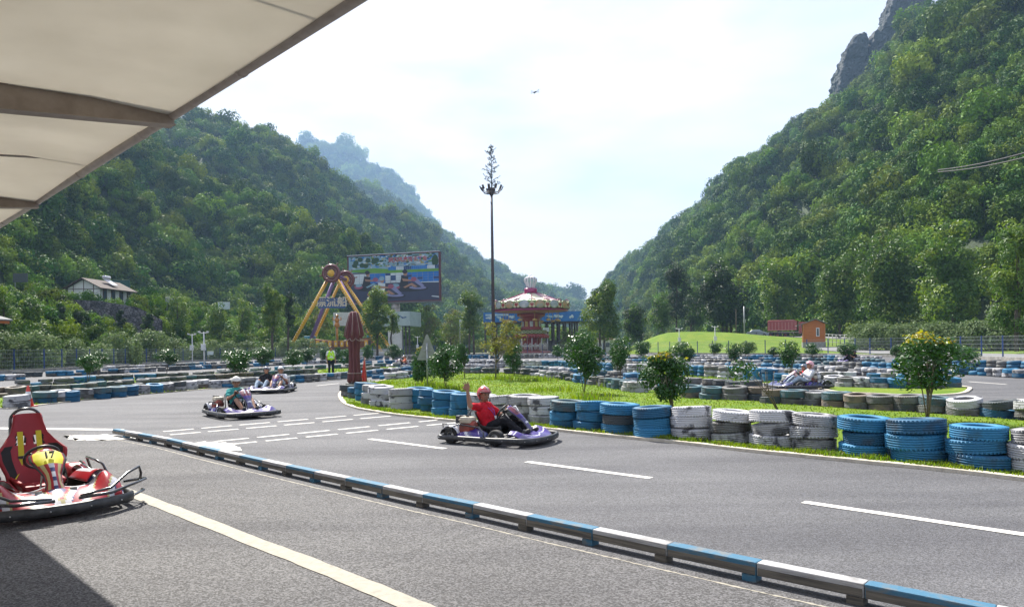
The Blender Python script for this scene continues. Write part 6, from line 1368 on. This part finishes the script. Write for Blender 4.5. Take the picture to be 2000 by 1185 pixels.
# ------------------------------------------------------------------ carousel and blue building
def carousel():
    D = 145; s = D/F; g = GD(1038, D, 0); root = empty('carousel', tuple(g)); tag(root, 'two-storey carousel with pastel cone roof, heart shields and white crown on top', 'carousel'); Z = lambda y: 1.6+(674.5-y)*s
    mg = gloss('carousel_magenta', (.30, .02, .11)); mgn = gloss('carousel_green', (.12, .20, .04)); mcr = gloss('carousel_cream', (.55, .48, .30)); mrd = gloss('carousel_red', (.30, .04, .035)); mpk = pm('carousel_peach', (.50, .26, .18)); mgd = gloss('carousel_gold', (.50, .34, .10)); mmr = pm('carousel_mirror', (.30, .34, .36), (.5, .5, .5), scale=1, rough=.25); mpic = pm('painted_scene', (.30, .32, .25), (.45, .25, .10), scale=1.2, rough=.5)
    roofm = [pm('roof_'+n, c, rough=.5) for n, c in (('mint', (.38, .58, .45)), ('cream', (.62, .58, .42)), ('pink', (.55, .38, .40)), ('white', (.6, .6, .56)))]
    mb = MB(); n = 48; R1, R0 = 6.6, 1.25; vs = []
    for r_, z in ((R0, Z(573)), (3.0, Z(580)), (5.0, Z(586)), (R1, Z(591))):
        for k in range(n): a = 2*math.pi*k/n; vs.append((r_*math.cos(a), r_*math.sin(a), z+.10*abs(math.cos(a*6))*(r_/R1)))
    for j in range(3):
        for k in range(n): mb.add([vs[j*n+k], vs[j*n+(k+1) % n], vs[(j+1)*n+(k+1) % n], vs[(j+1)*n+k]], [(0, 1, 2, 3)], (k//4) % 4)
    ro = mb.build('roof', roofm, root)
    mb = MB()
    for k in range(12): a = 2*math.pi*k/12; mb.tube([(R0*math.cos(a), R0*math.sin(a), Z(572)+.05), (5*math.cos(a), 5*math.sin(a), Z(586)+.16), (R1*math.cos(a), R1*math.sin(a), Z(591)+.16)], .07, 6)
    mb.build('roof_rib', mg, ro)
    mb = MB(); mb.lathe([(.01, Z(563)), (1.2, Z(563)), (1.32, Z(565)), (1.25, Z(569)), (1.35, Z(573)), (.01, Z(573))], 24); mb.build('crown_base', mg, root)
    mb = MB()
    for k in range(12):
        a = 2*math.pi*k/12; pts = []
        for t in range(11): q = t/10; rr = .62+.75*math.sin(math.pi*min(1, q*.93)**1.5) if q < .97 else .15; rr = interp([(0, .72), (.3, .85), (.6, 1.2), (.8, 1.2), (.93, .8), (1, .2)], q); pts.append((rr*math.cos(a), rr*math.sin(a), Z(563)+(Z(540)-Z(563))*q))
        mb.tube(pts, .14, 6)
    mb.sphere((0, 0, Z(538.5)), .24); mb.build('crown_finial', m_white, root)
    mb = MB(); mb.lathe([(6.6, Z(590)), (7.55, Z(591)), (7.75, Z(596)), (7.4, Z(604)), (7.2, Z(605)), (6.6, Z(604))], 64); rb = mb.build('rounding_board', mgn, root)
    mb = MB(); mb.lathe([(7.2, Z(604.5)), (7.5, Z(605)), (7.5, Z(608.5)), (7.15, Z(609)), (6.8, Z(608.5))], 64); mb.build('lower_rim', mg, root)
    NS = 16
    for k in range(NS):
        a = 2*math.pi*(k+.5)/NS; M = Matrix.Rotation(a, 4, 'Z') @ Matrix.Translation((7.72, 0, Z(597.5))) @ Matrix.Rotation(R(90), 4, 'Y') @ Matrix.Rotation(R(90), 4, 'Z')
        if math.sin(a) > .55: continue
        mb = MB(); mb.lathe([(.01, .08), (.78, .08), (.82, .05), (.82, -.05)], 20, 0, M @ Matrix.Scale(1.22, 4, (1, 0, 0)) @ Matrix.Scale(.92, 4, (0, 1, 0))); p = mb.build('medallion', mmr if k % 2 else mpic, root)
        mb = MB(); mb.lathe([(.80, .12), (.88, .08), (.88, -.04), (.80, -.04)], 20, 0, M @ Matrix.Scale(1.22, 4, (1, 0, 0)) @ Matrix.Scale(.92, 4, (0, 1, 0)), closed=True); mb.build('medallion_frame', mgn, p)
        b = 2*math.pi*k/NS; M = Matrix.Rotation(b, 4, 'Z'); mb = MB()
        pts = []
        for i in range(20): t = 2*math.pi*i/20; pts.append((.058*16*math.sin(t)**3*.72, .05*(13*math.cos(t)-5*math.cos(2*t)-2*math.cos(3*t)-math.cos(4*t))*-1.05))
        mb.add([(7.85, x, Z(598)+y) for x, y in pts]+[(7.6, x, Z(598)+y) for x, y in pts], [tuple(range(20)), tuple(reversed(range(20, 40)))]+[(i, 20+i, 20+(i+1) % 20, (i+1) % 20) for i in range(20)], 0, False, M); h_ = mb.build('shield', mcr, root)
        mb = MB(); mb.add([(7.9, x*.55, Z(598)-y*.55-.05) for x, y in pts]+[(7.8, x*.55, Z(598)-y*.55-.05) for x, y in pts], [tuple(range(20)), tuple(reversed(range(20, 40)))]+[(i, 20+i, 20+(i+1) % 20, (i+1) % 20) for i in range(20)], 0, False, M); mb.build('heart', mrd, h_)
        mb = MB(); mb.tube([M @ Vector((7.5, -.7, Z(589.5))), M @ Vector((7.7, 0, Z(587))), M @ Vector((7.5, .7, Z(589.5)))], .08, 6); mb.build('arch_trim', mg, root)
    mb = MB(); mb.lathe([(7.0, Z(608)), (5.5, Z(609.3)), (3.2, Z(611)), (2.6, Z(613))], 48); mb.build('underside', mpk, root)
    mb = MB(); mb.lathe([(2.6, Z(613)), (2.9, Z(613)), (2.75, Z(618)), (2.3, Z(619.5)), (1.9, Z(622)), (1.75, Z(632)), (2.1, Z(640)), (2.3, Z(644)), (1.9, Z(646)), (1.9, Z(690))], 32); mb.build('centre_column', mrd, root)
    for k in range(12):
        a = 2*math.pi*k/12; mb = MB(); mb.box((1.95, 0, Z(634)), (.12, .62, 1.3), 0, M=Matrix.Rotation(a, 4, 'Z'), bev=.04); mb.build('mirror_panel', mmr if k % 2 else mgd, root)
    mb = MB(); mb.lathe([(2.3, Z(644.5)), (3.1, Z(645)), (3.1, Z(646.2)), (2.95, Z(651)), (3.2, Z(652)), (2.4, Z(652.5))], 48); mb.build('balcony_band', mgn, root)
    mb = MB(); mb.lathe([(3.0, Z(652)), (3.45, Z(653)), (3.5, Z(656)), (3.3, Z(658)), (2.5, Z(657.5))], 48)
    for k in range(40): a = 2*math.pi*k/40; mb.sphere((3.42*math.cos(a), 3.42*math.sin(a), Z(658)), (.22, .22, .3), 0, 8, 5)
    mb.build('balcony_skirt', mrd, root)
    mb = MB()
    for k in range(24): a = 2*math.pi*k/24; mb.tube([(3.15*math.cos(a), 3.15*math.sin(a), Z(651)), (3.15*math.cos(a+.26), 3.15*math.sin(a+.26), Z(646))], .05, 5); mb.tube([(3.15*math.cos(a+.26), 3.15*math.sin(a+.26), Z(651)), (3.15*math.cos(a), 3.15*math.sin(a), Z(646))], .05, 5)
    mb.build('lattice', mcr, root)
    for k in range(12): a = 2*math.pi*k/12+.1; mb = MB(); mb.tube([(5.6*math.cos(a), 5.6*math.sin(a), Z(610)), (5.6*math.cos(a), 5.6*math.sin(a), Z(628))], .045, 6); mb.sphere((5.6*math.cos(a), 5.6*math.sin(a), Z(626)), (.5, .28, .25), 0, 8, 5); mb.build('hanging_seat', mgd, root)
    mhorse = gloss('horse_white', (.55, .5, .45))
    for k in range(9):
        a = -math.pi*(k+.4)/9; q = Vector((2.9*math.cos(a), 2.9*math.sin(a), 1.5)); mb = MB(); T = Matrix.Translation(q) @ Matrix.Rotation(a+1.57, 4, 'Z'); mb.sphere((0, 0, 0), (.55, .2, .24), 0, 10, 6, T); mb.tube([T @ Vector((.4, 0, .1)), T @ Vector((.65, 0, .5)), T @ Vector((.9, 0, .42))], [.16, .12, .08], 8)
        for dx in (-.35, .35):
            for dy in (-.1, .1): mb.tube([T @ Vector((dx, dy, -.1)), T @ Vector((dx+.12, dy, -.45)), T @ Vector((dx-.05, dy, -.75))], [.08, .06, .04], 6)
        mb.tube([T @ Vector((0, 0, -.8)), T @ Vector((0, 0, 2.2))], .035, 6); mb.build('horse', mhorse, root)
    mb = MB(); mb.cone((0, 0, 0), 3.9, 3.8, .45, 40); mb.build('platform', mrd, root)
    for k in range(10): a = 2*math.pi*(k+.5)/10; mb = MB(); mb.tube([(3.4*math.cos(a), 3.4*math.sin(a), .4), (3.4*math.cos(a), 3.4*math.sin(a), Z(657))], .07, 8); mb.build('pillar', m_white, root)
carousel()
def bluehall():
    D = 162; s = D/F; g = GD(1048, D, 0); root = empty('amusement_hall', tuple(g)); tag(root, 'long open hall with wide blue fascia on dark posts behind the carousel', 'building'); Z = lambda y: 1.6+(674.5-y)*s; X = lambda px: (px-1048)*s
    mbl = pm('fascia_blue', (.015, .11, .34), (.02, .15, .40), scale=.4, rough=.6); mlt = pm('fascia_print', (.42, .52, .55), (.22, .36, .45), scale=.8)
    mb = MB(); mb.box(((X(945)+X(1146))/2, 0, (Z(609)+Z(628))/2), (X(1146)-X(945), .4, Z(609)-Z(628)), 0); f = mb.build('fascia', mbl, root)
    r = random.Random(4)
    for (px, w) in ((957, 2.0), (975, 1.2), (1000, 1.5), (1075, 1.8), (1088, 1.5), (1096, 1.2), (1116, 1.0), (1118, .8)):
        mb = MB()
        for j in range(4): c = (X(px)+w*.16*(j-1.5), -.24, Z(619)+r.uniform(-.2, .2)); mb.sphere(c, (w*.22, .03, .32*r.uniform(.6, 1)), 0, 10, 6)
        mb.build('fascia_print', mlt, f)
    mb = MB(); mb.box((X(950)+2.5, -.22, Z(614)), (5.2, .03, .45), 0); mb.build('fascia_print', mlt, f)
    mb = MB(); mb.box((X(1045), 6, Z(627)-.2), (X(1146)-X(945), 12, .3), 0); mb.build('roof_slab', m_dkst, root)
    for px in (948, 970, 990, 1070, 1082, 1093, 1105, 1118, 1128): 
        for y in ((.6,) if px < 1000 else (.6, 7)): mb = MB(); mb.box((X(px), y, Z(627)/2), (.42, .42, Z(627)-.3), 0); mb.build('post', m_dkst, root)
    mb = MB(); mb.box((X(1012), 9, 2.0), (11, 3, 4.0), 0); mb.box((X(1095), 9.5, 1.4), (7, 2, 2.8), 0); mb.build('back_wall', pm('hall_wall', (.28, .24, .20), (.12, .1, .09), scale=.6), root)
    mb = MB(); mb.box((X(1067), .2, Z(644)), (1.4, .1, .9), 0); mb.build('notice', m_ltpan, root)
bluehall()
# ------------------------------------------------------------------ small buildings
m_tile = pm('roof_tile_dark', (.085, .055, .045), (.05, .04, .035), scale=4, rough=.85, strx=(1, 6, 1), bump=.3); m_orange = pm('orange_timber', (.42, .13, .03), (.30, .09, .02), scale=2, strx=(.4, .4, 9), rough=.6, bump=.2); m_greyroof = pm('grey_roof', (.20, .21, .20), (.13, .14, .14), scale=3, rough=.8)
m_glass = pm('window_glass', (.06, .08, .10), rough=.15, spec=.6); m_tim = pm('timber_brown', (.07, .035, .025))
def house():
    D = 112; base = P(133, 593, D); root = empty('white_house', tuple(base), R(-4)); tag(root, 'white half-timbered house with dark tiled roof above the stone wall', 'house'); w, l, h, rh = 5.2, 8.6, 2.4, 1.35; s = D/F
    mb = MB(); mb.add([(0, 0, -.3), (w, 0, -.3), (w, l, -.3), (0, l, -.3), (0, 0, h), (w, 0, h), (w, l, h), (0, l, h), (w/2, 0, h+rh), (w/2, l, h+rh)], [(0, 1, 5, 8, 4), (1, 2, 6, 5), (2, 3, 7, 9, 6), (3, 0, 4, 7)]); mb.build('wall', m_wall, root)
    mb = MB(); e = .55
    for s_ in (-1, 1):
        a = Vector((w/2, -e, h+rh+.10)); b = Vector((w/2+s_*(w/2+e), -e, h-rh*e/(w/2)+.10)); d = Vector((0, l+2*e, 0)); t = Vector((0, 0, .14)); mb.add([a, b, b+d, a+d, a+t, b+t, b+d+t, a+d+t], [(0, 1, 2, 3), (7, 6, 5, 4), (0, 4, 5, 1), (1, 5, 6, 2), (2, 6, 7, 3)])
    ro = mb.build('roof', m_tile, root)
    mb = MB()
    for x in (.9, w/2, w-1.0): mb.box((x, -.03, (h+rh*(1-abs(x-w/2)/(w/2)))/2), (.09, .05, h+rh*(1-abs(x-w/2)/(w/2))-.1), 0)
    mb.box((w/2, -.035, h-.15), (w, .05, .09), 0); mb.build('timber_frame', m_tim, root)
    for y in (1.2, 3.3, 5.4, 7.4):
        mb = MB(); mb.box((w+.03, y, 1.25), (.06, 1.0, 1.9 if y > 1.5 else 2.3), 0); o = mb.build('window' if y > 1.5 else 'door', m_tim, root); mb = MB(); mb.box((w+.07, y, 1.3), (.03, .7, 1.3), 0); mb.build('pane', m_glass, o)
    T = Matrix.Translation((w/2+.6, 4.4, h+rh+.2)) @ Matrix.Rotation(R(34), 4, 'Y'); mb = MB(); mb.box((.9, 0, .25), (1.9, 1.5, .08), 0, M=T); mb.tube([T @ Vector((-.1, -.8, .55)), T @ Vector((-.1, .8, .55))], .24, 12); mb.build('solar_heater', m_white, ro)
house()
def stonewall():
    pts = [GD(108, 103), GD(180, 100), GD(260, 101), GD(318, 104)]; root = empty('stone_wall', tuple(pts[0])); tag(root, 'dark rubble stone retaining wall below the white house', 'wall'); c = catmull(pts, 8); n = len(c); m = pm('rubble_stone', (.15, .14, .15), (.06, .06, .065), scale=1.1, rough=.9, bump=1, bscale=2.5, dist=.3, lo=.42, hi=.58); mb = MB(); vs = []; nz = 10
    n2, l2, b2 = m.node_tree.nodes, m.node_tree.links, m.node_tree.nodes['Principled BSDF']; v = n2.new('ShaderNodeTexVoronoi'); v.feature = 'DISTANCE_TO_EDGE'; v.inputs['Scale'].default_value = 2.2; l2.new(n2['Texture Coordinate'].outputs['Object'], v.inputs[0]); rr = n2.new('ShaderNodeValToRGB'); rr.color_ramp.elements[1].position = .12; rr.color_ramp.elements[0].color = (.12, .12, .12, 1); l2.new(v.outputs['Distance'], rr.inputs[0])
    mm = n2.new('ShaderNodeMix'); mm.data_type = 'RGBA'; mm.blend_type = 'MULTIPLY'; mm.inputs[0].default_value = 1; l2.new(b2.inputs['Base Color'].links[0].from_socket, mm.inputs[6]); l2.new(rr.outputs[0], mm.inputs[7]); l2.new(mm.outputs[2], b2.inputs['Base Color'])
    for i, p in enumerate(c):
        px = 1000+p.x/p.y*F; zt = P(px, interp([(108, 583), (200, 588), (270, 600), (318, 625)], px), p.y).z; d = Vector((-p.x, -p.y, 0)).normalized()
        for j in range(nz+1): t = j/nz; q = p+d*(1.6*(1-t)); vs.append((q.x+.12*fbm(q.x, t*9, 3, 2, 1.5), q.y+.12*fbm(q.x+9, t*9, 3, 2, 1.5), -1+(zt+1)*t))
    mb.add(vs, [(i*(nz+1)+j, (i+1)*(nz+1)+j, (i+1)*(nz+1)+j+1, i*(nz+1)+j+1) for i in range(n-1) for j in range(nz)], 0, False)
    mb.add([vs[i*(nz+1)+nz] for i in range(n)]+[(vs[i*(nz+1)+nz][0], vs[i*(nz+1)+nz][1]+1.2, vs[i*(nz+1)+nz][2]-.3) for i in range(n)], [(i, i+1, n+i+1, n+i) for i in range(n-1)], 1); wbuild(mb, 'masonry', [m, m_hedge_soil], root)
m_hedge_soil = pm('terrace_soil', (.04, .06, .02), (.09, .09, .05), scale=1)
stonewall()
def cabin():
    D = 99; b = P(1562, 668, D); z0 = mz(b.x, b.y)-.02; root = empty('timber_cabin', (b.x+.5, b.y, z0), R(-19)); tag(root, 'small orange timber cabin with grey gabled roof beside the grass slope', 'cabin'); w, l, h, rh = 2.75, 2.4, 2.5, .55; H0 = max(.25, b.z-z0)
    # gable end faces right; local x along the long side
    mb = MB(); mb.box((w/2, l/2, H0/2), (w+.2, l+.2, H0), 0); mb.build('plinth', m_conc, root)
    mb = MB(); W_ = [(0, 0), (w, 0), (w, l), (0, l)]; z = H0; mb.add([(x, y, z) for x, y in W_]+[(0, 0, z+h), (w/2+.2, 0, z+h+rh), (w, 0, z+h), (w, l, z+h), (w/2+.2, l, z+h+rh), (0, l, z+h)], [(0, 1, 6, 5, 4), (1, 2, 7, 6), (2, 3, 9, 8, 7), (3, 0, 4, 9)]); mb.build('wall', m_orange, root)
    mb = MB()
    for (x0, z0_, x1, z1_) in ((-.85, h-.28, w/2+.2, h+rh+.06), (w/2+.2, h+rh+.06, w+.3, h-.02)):
        a, c = Vector((x0, -.3, z+z0_)), Vector((x1, -.3, z+z1_)); d = Vector((0, l+.6, 0)); t = Vector((0, 0, .10)); mb.add([a, c, c+d, a+d, a+t, c+t, c+d+t, a+d+t], [(0, 1, 2, 3), (7, 6, 5, 4), (0, 4, 5, 1), (1, 5, 6, 2), (2, 6, 7, 3), (3, 7, 4, 0)])
    mb.build('roof', m_greyroof, root)
    mb = MB(); mb.box((1.85, -.03, z+1.35), (.42, .06, 1.2), 0); o = mb.build('window', m_white, root); mb = MB(); mb.box((1.85, -.07, z+1.35), (.24, .03, .98), 0); mb.build('pane', m_glass, o)
    mb = MB(); mb.box((-.03, l*.5, z+1.0), (.06, .9, 2.0), 0); d_ = mb.build('door', m_orange, root); mb = MB(); mb.sphere((-.09, l*.5-.35, z+1.0), .05); mb.build('handle', m_alu, d_)
    mb = MB()
    for x in (0, w): mb.box((x, -.02, z+h/2), (.1, .1, h), 0)
    mb.build('corner_board', pm('corner_timber', (.5, .2, .06)), root)
cabin()
def kiosk():
    g = GD(-58, 52, 0); root = empty('kiosk', (g.x, g.y, 0)); tag(root, 'kiosk roof of grey shingles with orange eave at the far left edge', 'kiosk'); z = P(0, 625, 52).z; mb = MB()
    [mb.box((x, y, z/2), (.14, .14, z), 0) for x in (-1.9, -.3) for y in (-.4, 2.5)]; mb.build('post', m_orange, root)
    mb = MB(); c = (-.5, 1, z+.95); q = [(-2.1, -.6, z+.15), (1.25, -.6, z+.15), (1.25, 2.7, z+.15), (-2.1, 2.7, z+.15)]; mb.add(q+[c]+[(x, y, zz-.1) for x, y, zz in q], [(0, 1, 4), (1, 2, 4), (2, 3, 4), (3, 0, 4), (0, 5, 6, 1), (1, 6, 7, 2), (8, 7, 6, 5)]); mb.build('roof', m_greyroof, root)
    mb = MB(); mb.box((-.45, -.5, z-.06), (3.0, .12, .22), 0); mb.box((1.1, 1, z-.06), (.12, 2.9, .22), 0); mb.build('eave', m_orange, root)
kiosk()
def hut():
    g = GD(1184, 150, 0); root = empty('small_hut', (g.x, g.y, 0), R(-20)); tag(root, 'tiny white hut with reddish roof behind the loose tree right of the carousel', 'hut'); mb = MB(); mb.box((0, 0, 1.3), (3.0, 2.4, 2.6), 0); mb.build('wall', m_wall, root); mb = MB(); mb.box((0, 0, 2.75), (3.6, 3, .3), 0, bev=.08); mb.build('roof', pm('hut_roof', (.35, .2, .18)), root); mb = MB(); mb.box((.6, -1.22, 1.5), (.8, .06, .9), 0); mb.build('window', m_glass, root)
hut()
# ------------------------------------------------------------------ truck and cars on the road
def truck():
    D = 147; a = GD(1500, D); z0 = P(1520, 657, D).z; root = empty('dump_truck', (a.x+1.2, D, z0-.25), R(-28)); tag(root, 'faded red dump truck on the road behind the orange cabin', 'truck'); mr = gloss('truck_red', (.38, .06, .06), (.26, .06, .06)); mp = gloss('truck_pink', (.50, .18, .17), (.36, .12, .12)); s = 1.0
    mb = MB(); mb.box((1.8, 0, 2.35), (5.6, 2.3, 1.75), 0); mb.box((1.8, 0, 3.28), (5.7, 2.4, .14), 0); mb.build('bed', mr, root)
    mb = MB()
    for k in range(9): mb.box((-.75+k*.63, -1.2, 2.3), (.14, .12, 1.6), 0)
    mb.box((1.8, -1.2, 1.55), (5.6, .14, .16), 0); mb.build('bed_rib', mp, root)
    mb = MB(); mb.box((1.6, 0, 3.42), (5.2, 1.9, .3), 0, bev=.12); mb.build('load_cover', mp, root)
    mb = MB(); mb.add([(4.9, -1.15, .75), (6.6, -1.15, .75), (6.7, -1.15, 1.8), (6.35, -1.15, 3.1), (4.9, -1.15, 3.15), (4.9, 1.15, .75), (6.6, 1.15, .75), (6.7, 1.15, 1.8), (6.35, 1.15, 3.1), (4.9, 1.15, 3.15)], [(0, 1, 2, 3, 4), (9, 8, 7, 6, 5), (0, 5, 6, 1), (1, 6, 7, 2), (2, 7, 8, 3), (3, 8, 9, 4), (4, 9, 5, 0)]); mb.build('cab', mr, root)
    mb = MB(); mb.add([(6.69, -1.0, 1.95), (6.69, 1.0, 1.95), (6.42, 1.0, 2.85), (6.42, -1.0, 2.85)], [(0, 1, 2, 3)]); mb.box((5.85, -1.17, 2.35), (.85, .04, .75), 0); w = mb.build('windscreen', m_glass, root)
    mb = MB(); mb.box((6.7, 0, 1.2), (.1, 1.8, .7), 0); mb.build('grille', m_black, root); mb = MB(); mb.box((6.75, 0, .72), (.25, 2.3, .35), 0, bev=.05); mb.build('front_bumper', mr, root)
    for y in (-.85, .85): mb = MB(); mb.box((6.78, y, 1.0), (.08, .3, .2), 0); mb.build('headlight', m_paper, root); mb = MB(); mb.box((6.75, y*1.5, 2.3), (.1, .22, .5), 0, bev=.03); mb.build('mirror', m_black, root)
    mb = MB(); mb.box((2.6, 0, 1.05), (7.6, .8, .3), 0); mb.build('chassis', m_black, root)
    for x in (5.8, 2.4, .9, -.5):
        for y in (-1.0, 1.0): mb = MB(); mb.lathe([(.25, -.16), (.5, -.17), (.54, -.1), (.54, .1), (.5, .17), (.25, .16)], 18, 0, Matrix.Translation((x, y, .54)) @ Matrix.Rotation(R(90), 4, 'X'), closed=True); o = mb.build('wheel', m_rubber, root); mb = MB(); mb.lathe([(.01, -.1), (.26, -.12), (.26, .12), (.01, .1)], 12, 0, Matrix.Translation((x, y, .54)) @ Matrix.Rotation(R(90), 4, 'X')); mb.build('hub', mr, o)
truck()
def car(name, label, px, D, zy, rz, paint_, cat='car'):
    q = P(px, zy, D); root = empty(name, (q.x, q.y, q.z), rz); tag(root, label, cat, 'cars passing behind the track')
    prof = [(-2.1, .35), (-2.15, .8), (-1.95, .98), (-1.5, 1.02), (-.95, 1.42), (.35, 1.45), (1.05, 1.02), (1.9, .86), (2.15, .6), (2.1, .3)]
    mb = MB(); n = len(prof); vs = []
    for y, k in ((-.85, 1), (-.80, 1), (.80, 1), (.85, 1)):
        for x, z in prof: vs.append((x, y*(.82 if z > 1.1 else 1), z-(.0 if abs(y) < .84 else .03)))
    mb.add(vs, [(j*n+i, j*n+(i+1) % n, (j+1)*n+(i+1) % n, (j+1)*n+i) for j in range(3) for i in range(n)]+[tuple(range(n)), tuple(reversed(range(3*n, 4*n)))]); mb.build('body', paint_, root)
    mb = MB(); mb.add([(1.0, -.7, 1.06), (1.0, .7, 1.06), (.38, .62, 1.44), (.38, -.62, 1.44)], [(0, 1, 2, 3)], M=Matrix.Translation((.02, 0, .01))); mb.add([(-1.46, -.7, 1.06), (-1.46, .7, 1.06), (-.98, .62, 1.42), (-.98, -.62, 1.42)], [(3, 2, 1, 0)], M=Matrix.Translation((-.02, 0, .01)))
    for s_ in (-1, 1): mb.add([(-1.25, s_*.83, 1.04), (.9, s_*.83, 1.04), (.3, s_*.70, 1.38), (-.88, s_*.70, 1.38)], [(0, 1, 2, 3)])
    mb.build('windows', m_glass, root)
    for x in (-1.3, 1.35):
        for y in (-.78, .78): mb = MB(); mb.lathe([(.16, -.1), (.30, -.11), (.32, -.06), (.32, .06), (.30, .11), (.16, .1)], 18, 0, Matrix.Translation((x, y, .32)) @ Matrix.Rotation(R(90), 4, 'X'), closed=True); mb.build('wheel', m_rubber, root)
    for y in (-.6, .6): mb = MB(); mb.box((2.12, y, .66), (.08, .3, .12), 0, bev=.02); mb.build('headlight', m_paper, root)
car('car', 'small silver blue car on the road just left of the red truck', 1480, 146, 657.5, R(-25), gloss('car_silver', (.30, .36, .42)))
car('car', 'white car roof showing above the hedge at the far right', 1938, 84, 657, R(8), gloss('car_white', (.6, .62, .64)))
# ------------------------------------------------------------------ railings and poles beyond
def rail(name, label, pts, h, step, mat, r0=.05, rails=3):
    c = catmull(pts, 8); root = empty(name, (c[0].x, c[0].y, mz(c[0].x, c[0].y))); tag(root, label, 'railing'); mb = MB()
    for k in range(rails): mb.tube([(p.x, p.y, mz(p.x, p.y)+h*(k+1)/rails) for p in c], r0, 6)
    wbuild(mb, 'rail', mat, root)
    for p in resample(c, step): mb = MB(); z = mz(p.x, p.y); mb.tube([(p.x, p.y, z-.1), (p.x, p.y, z+h+.05)], r0*1.3, 6); wbuild(mb, 'post', mat, root)
rail('roadside_railing', 'dark railing along the road behind the grass slope', [GD(1345, 140), GD(1420, 139), GD(1500, 134), GD(1565, 128)], 1.1, 2.6, m_dkst)
rail('path_railing', 'grey railing between the orange cabin and the hedge', [GD(1612, 104), GD(1650, 96), GD(1680, 92), GD(1700, 88)], 1.6, 1.6, mp_grey, .035)
def pole(px, y0, y1, D, label, m, cam_=False, r_=.07, box=False):
    b = P(px, y1, D); t = P(px, y0, D); root = empty('pole', tuple(b)); h = t.z-b.z; tag(root, label, 'pole'); mb = MB(); mb.tube([(0, 0, -.5), (0, 0, h)], [r_, r_*.8], 8); mb.build('shaft', m, root)
    if cam_:
        mb = MB(); mb.tube([(-.45, 0, h-.1), (.45, 0, h-.1)], .035, 6); mb.build('crossbar', m, root)
        for s_ in (-1, 1): mb = MB(); mb.box((s_*.42, -.1, h), (.14, .35, .13), 0, bev=.02); mb.build('security_camera', m, root)
    if cam_ or box: mb = MB(); mb.box((.0, -.16, h*.55), (.42, .22, .62), 0, bev=.02); mb.build('control_box', m, root)
m_wpole = pm('white_pole', (.58, .6, .6), rough=.5)
pole(376, 652, 712, 88, 'white camera pole with box behind the left fence', m_wpole, True); pole(399, 648, 714, 72, 'white camera pole with box just inside the left fence', m_wpole, True, .08)
pole(1327, 641, 690, 108, 'slim white camera pole in front of the grass mound', m_wpole, True, .06); pole(1397, 637, 690, 104, 'white camera pole with small box right of the grass mound', m_wpole, True, .07)
pole(1454, 598, 662, 128, 'tall pale grey utility pole behind the grass slope', mp_grey, False, .14, True); pole(1438, 603, 660, 134, 'thin weathered wooden pole beside the tall grey one', m_stem, False, .12); pole(816, 657, 700, 134, 'slim white pole between the pavilion and triangular sign', m_wpole, True, .06)
def wires(name, label, sets, m, r_):
    mb = MB()
    for a, b, sag in sets:
        a, b = P(*a), P(*b); mb.tube([a+(b-a)*t/12+Vector((0, 0, -sag*4*(t/12)*(1-t/12))) for t in range(13)], r_, 5)
    tag(mb.build(name, m), label, 'cable')
wires('power_line', 'grey bundle of cables crossing the upper right hillside', [((1832, 332, 92), (2030, 290, 70), .3), ((1832, 336, 92), (2030, 300, 70), .3)], pm('cable_grey', (.07, .06, .06)), .06)
sg = board(405, 417, 686, 693, 96, 'notice_board', 'small white plate hanging on the left fence', m_ltpan, 1, 705, .05)
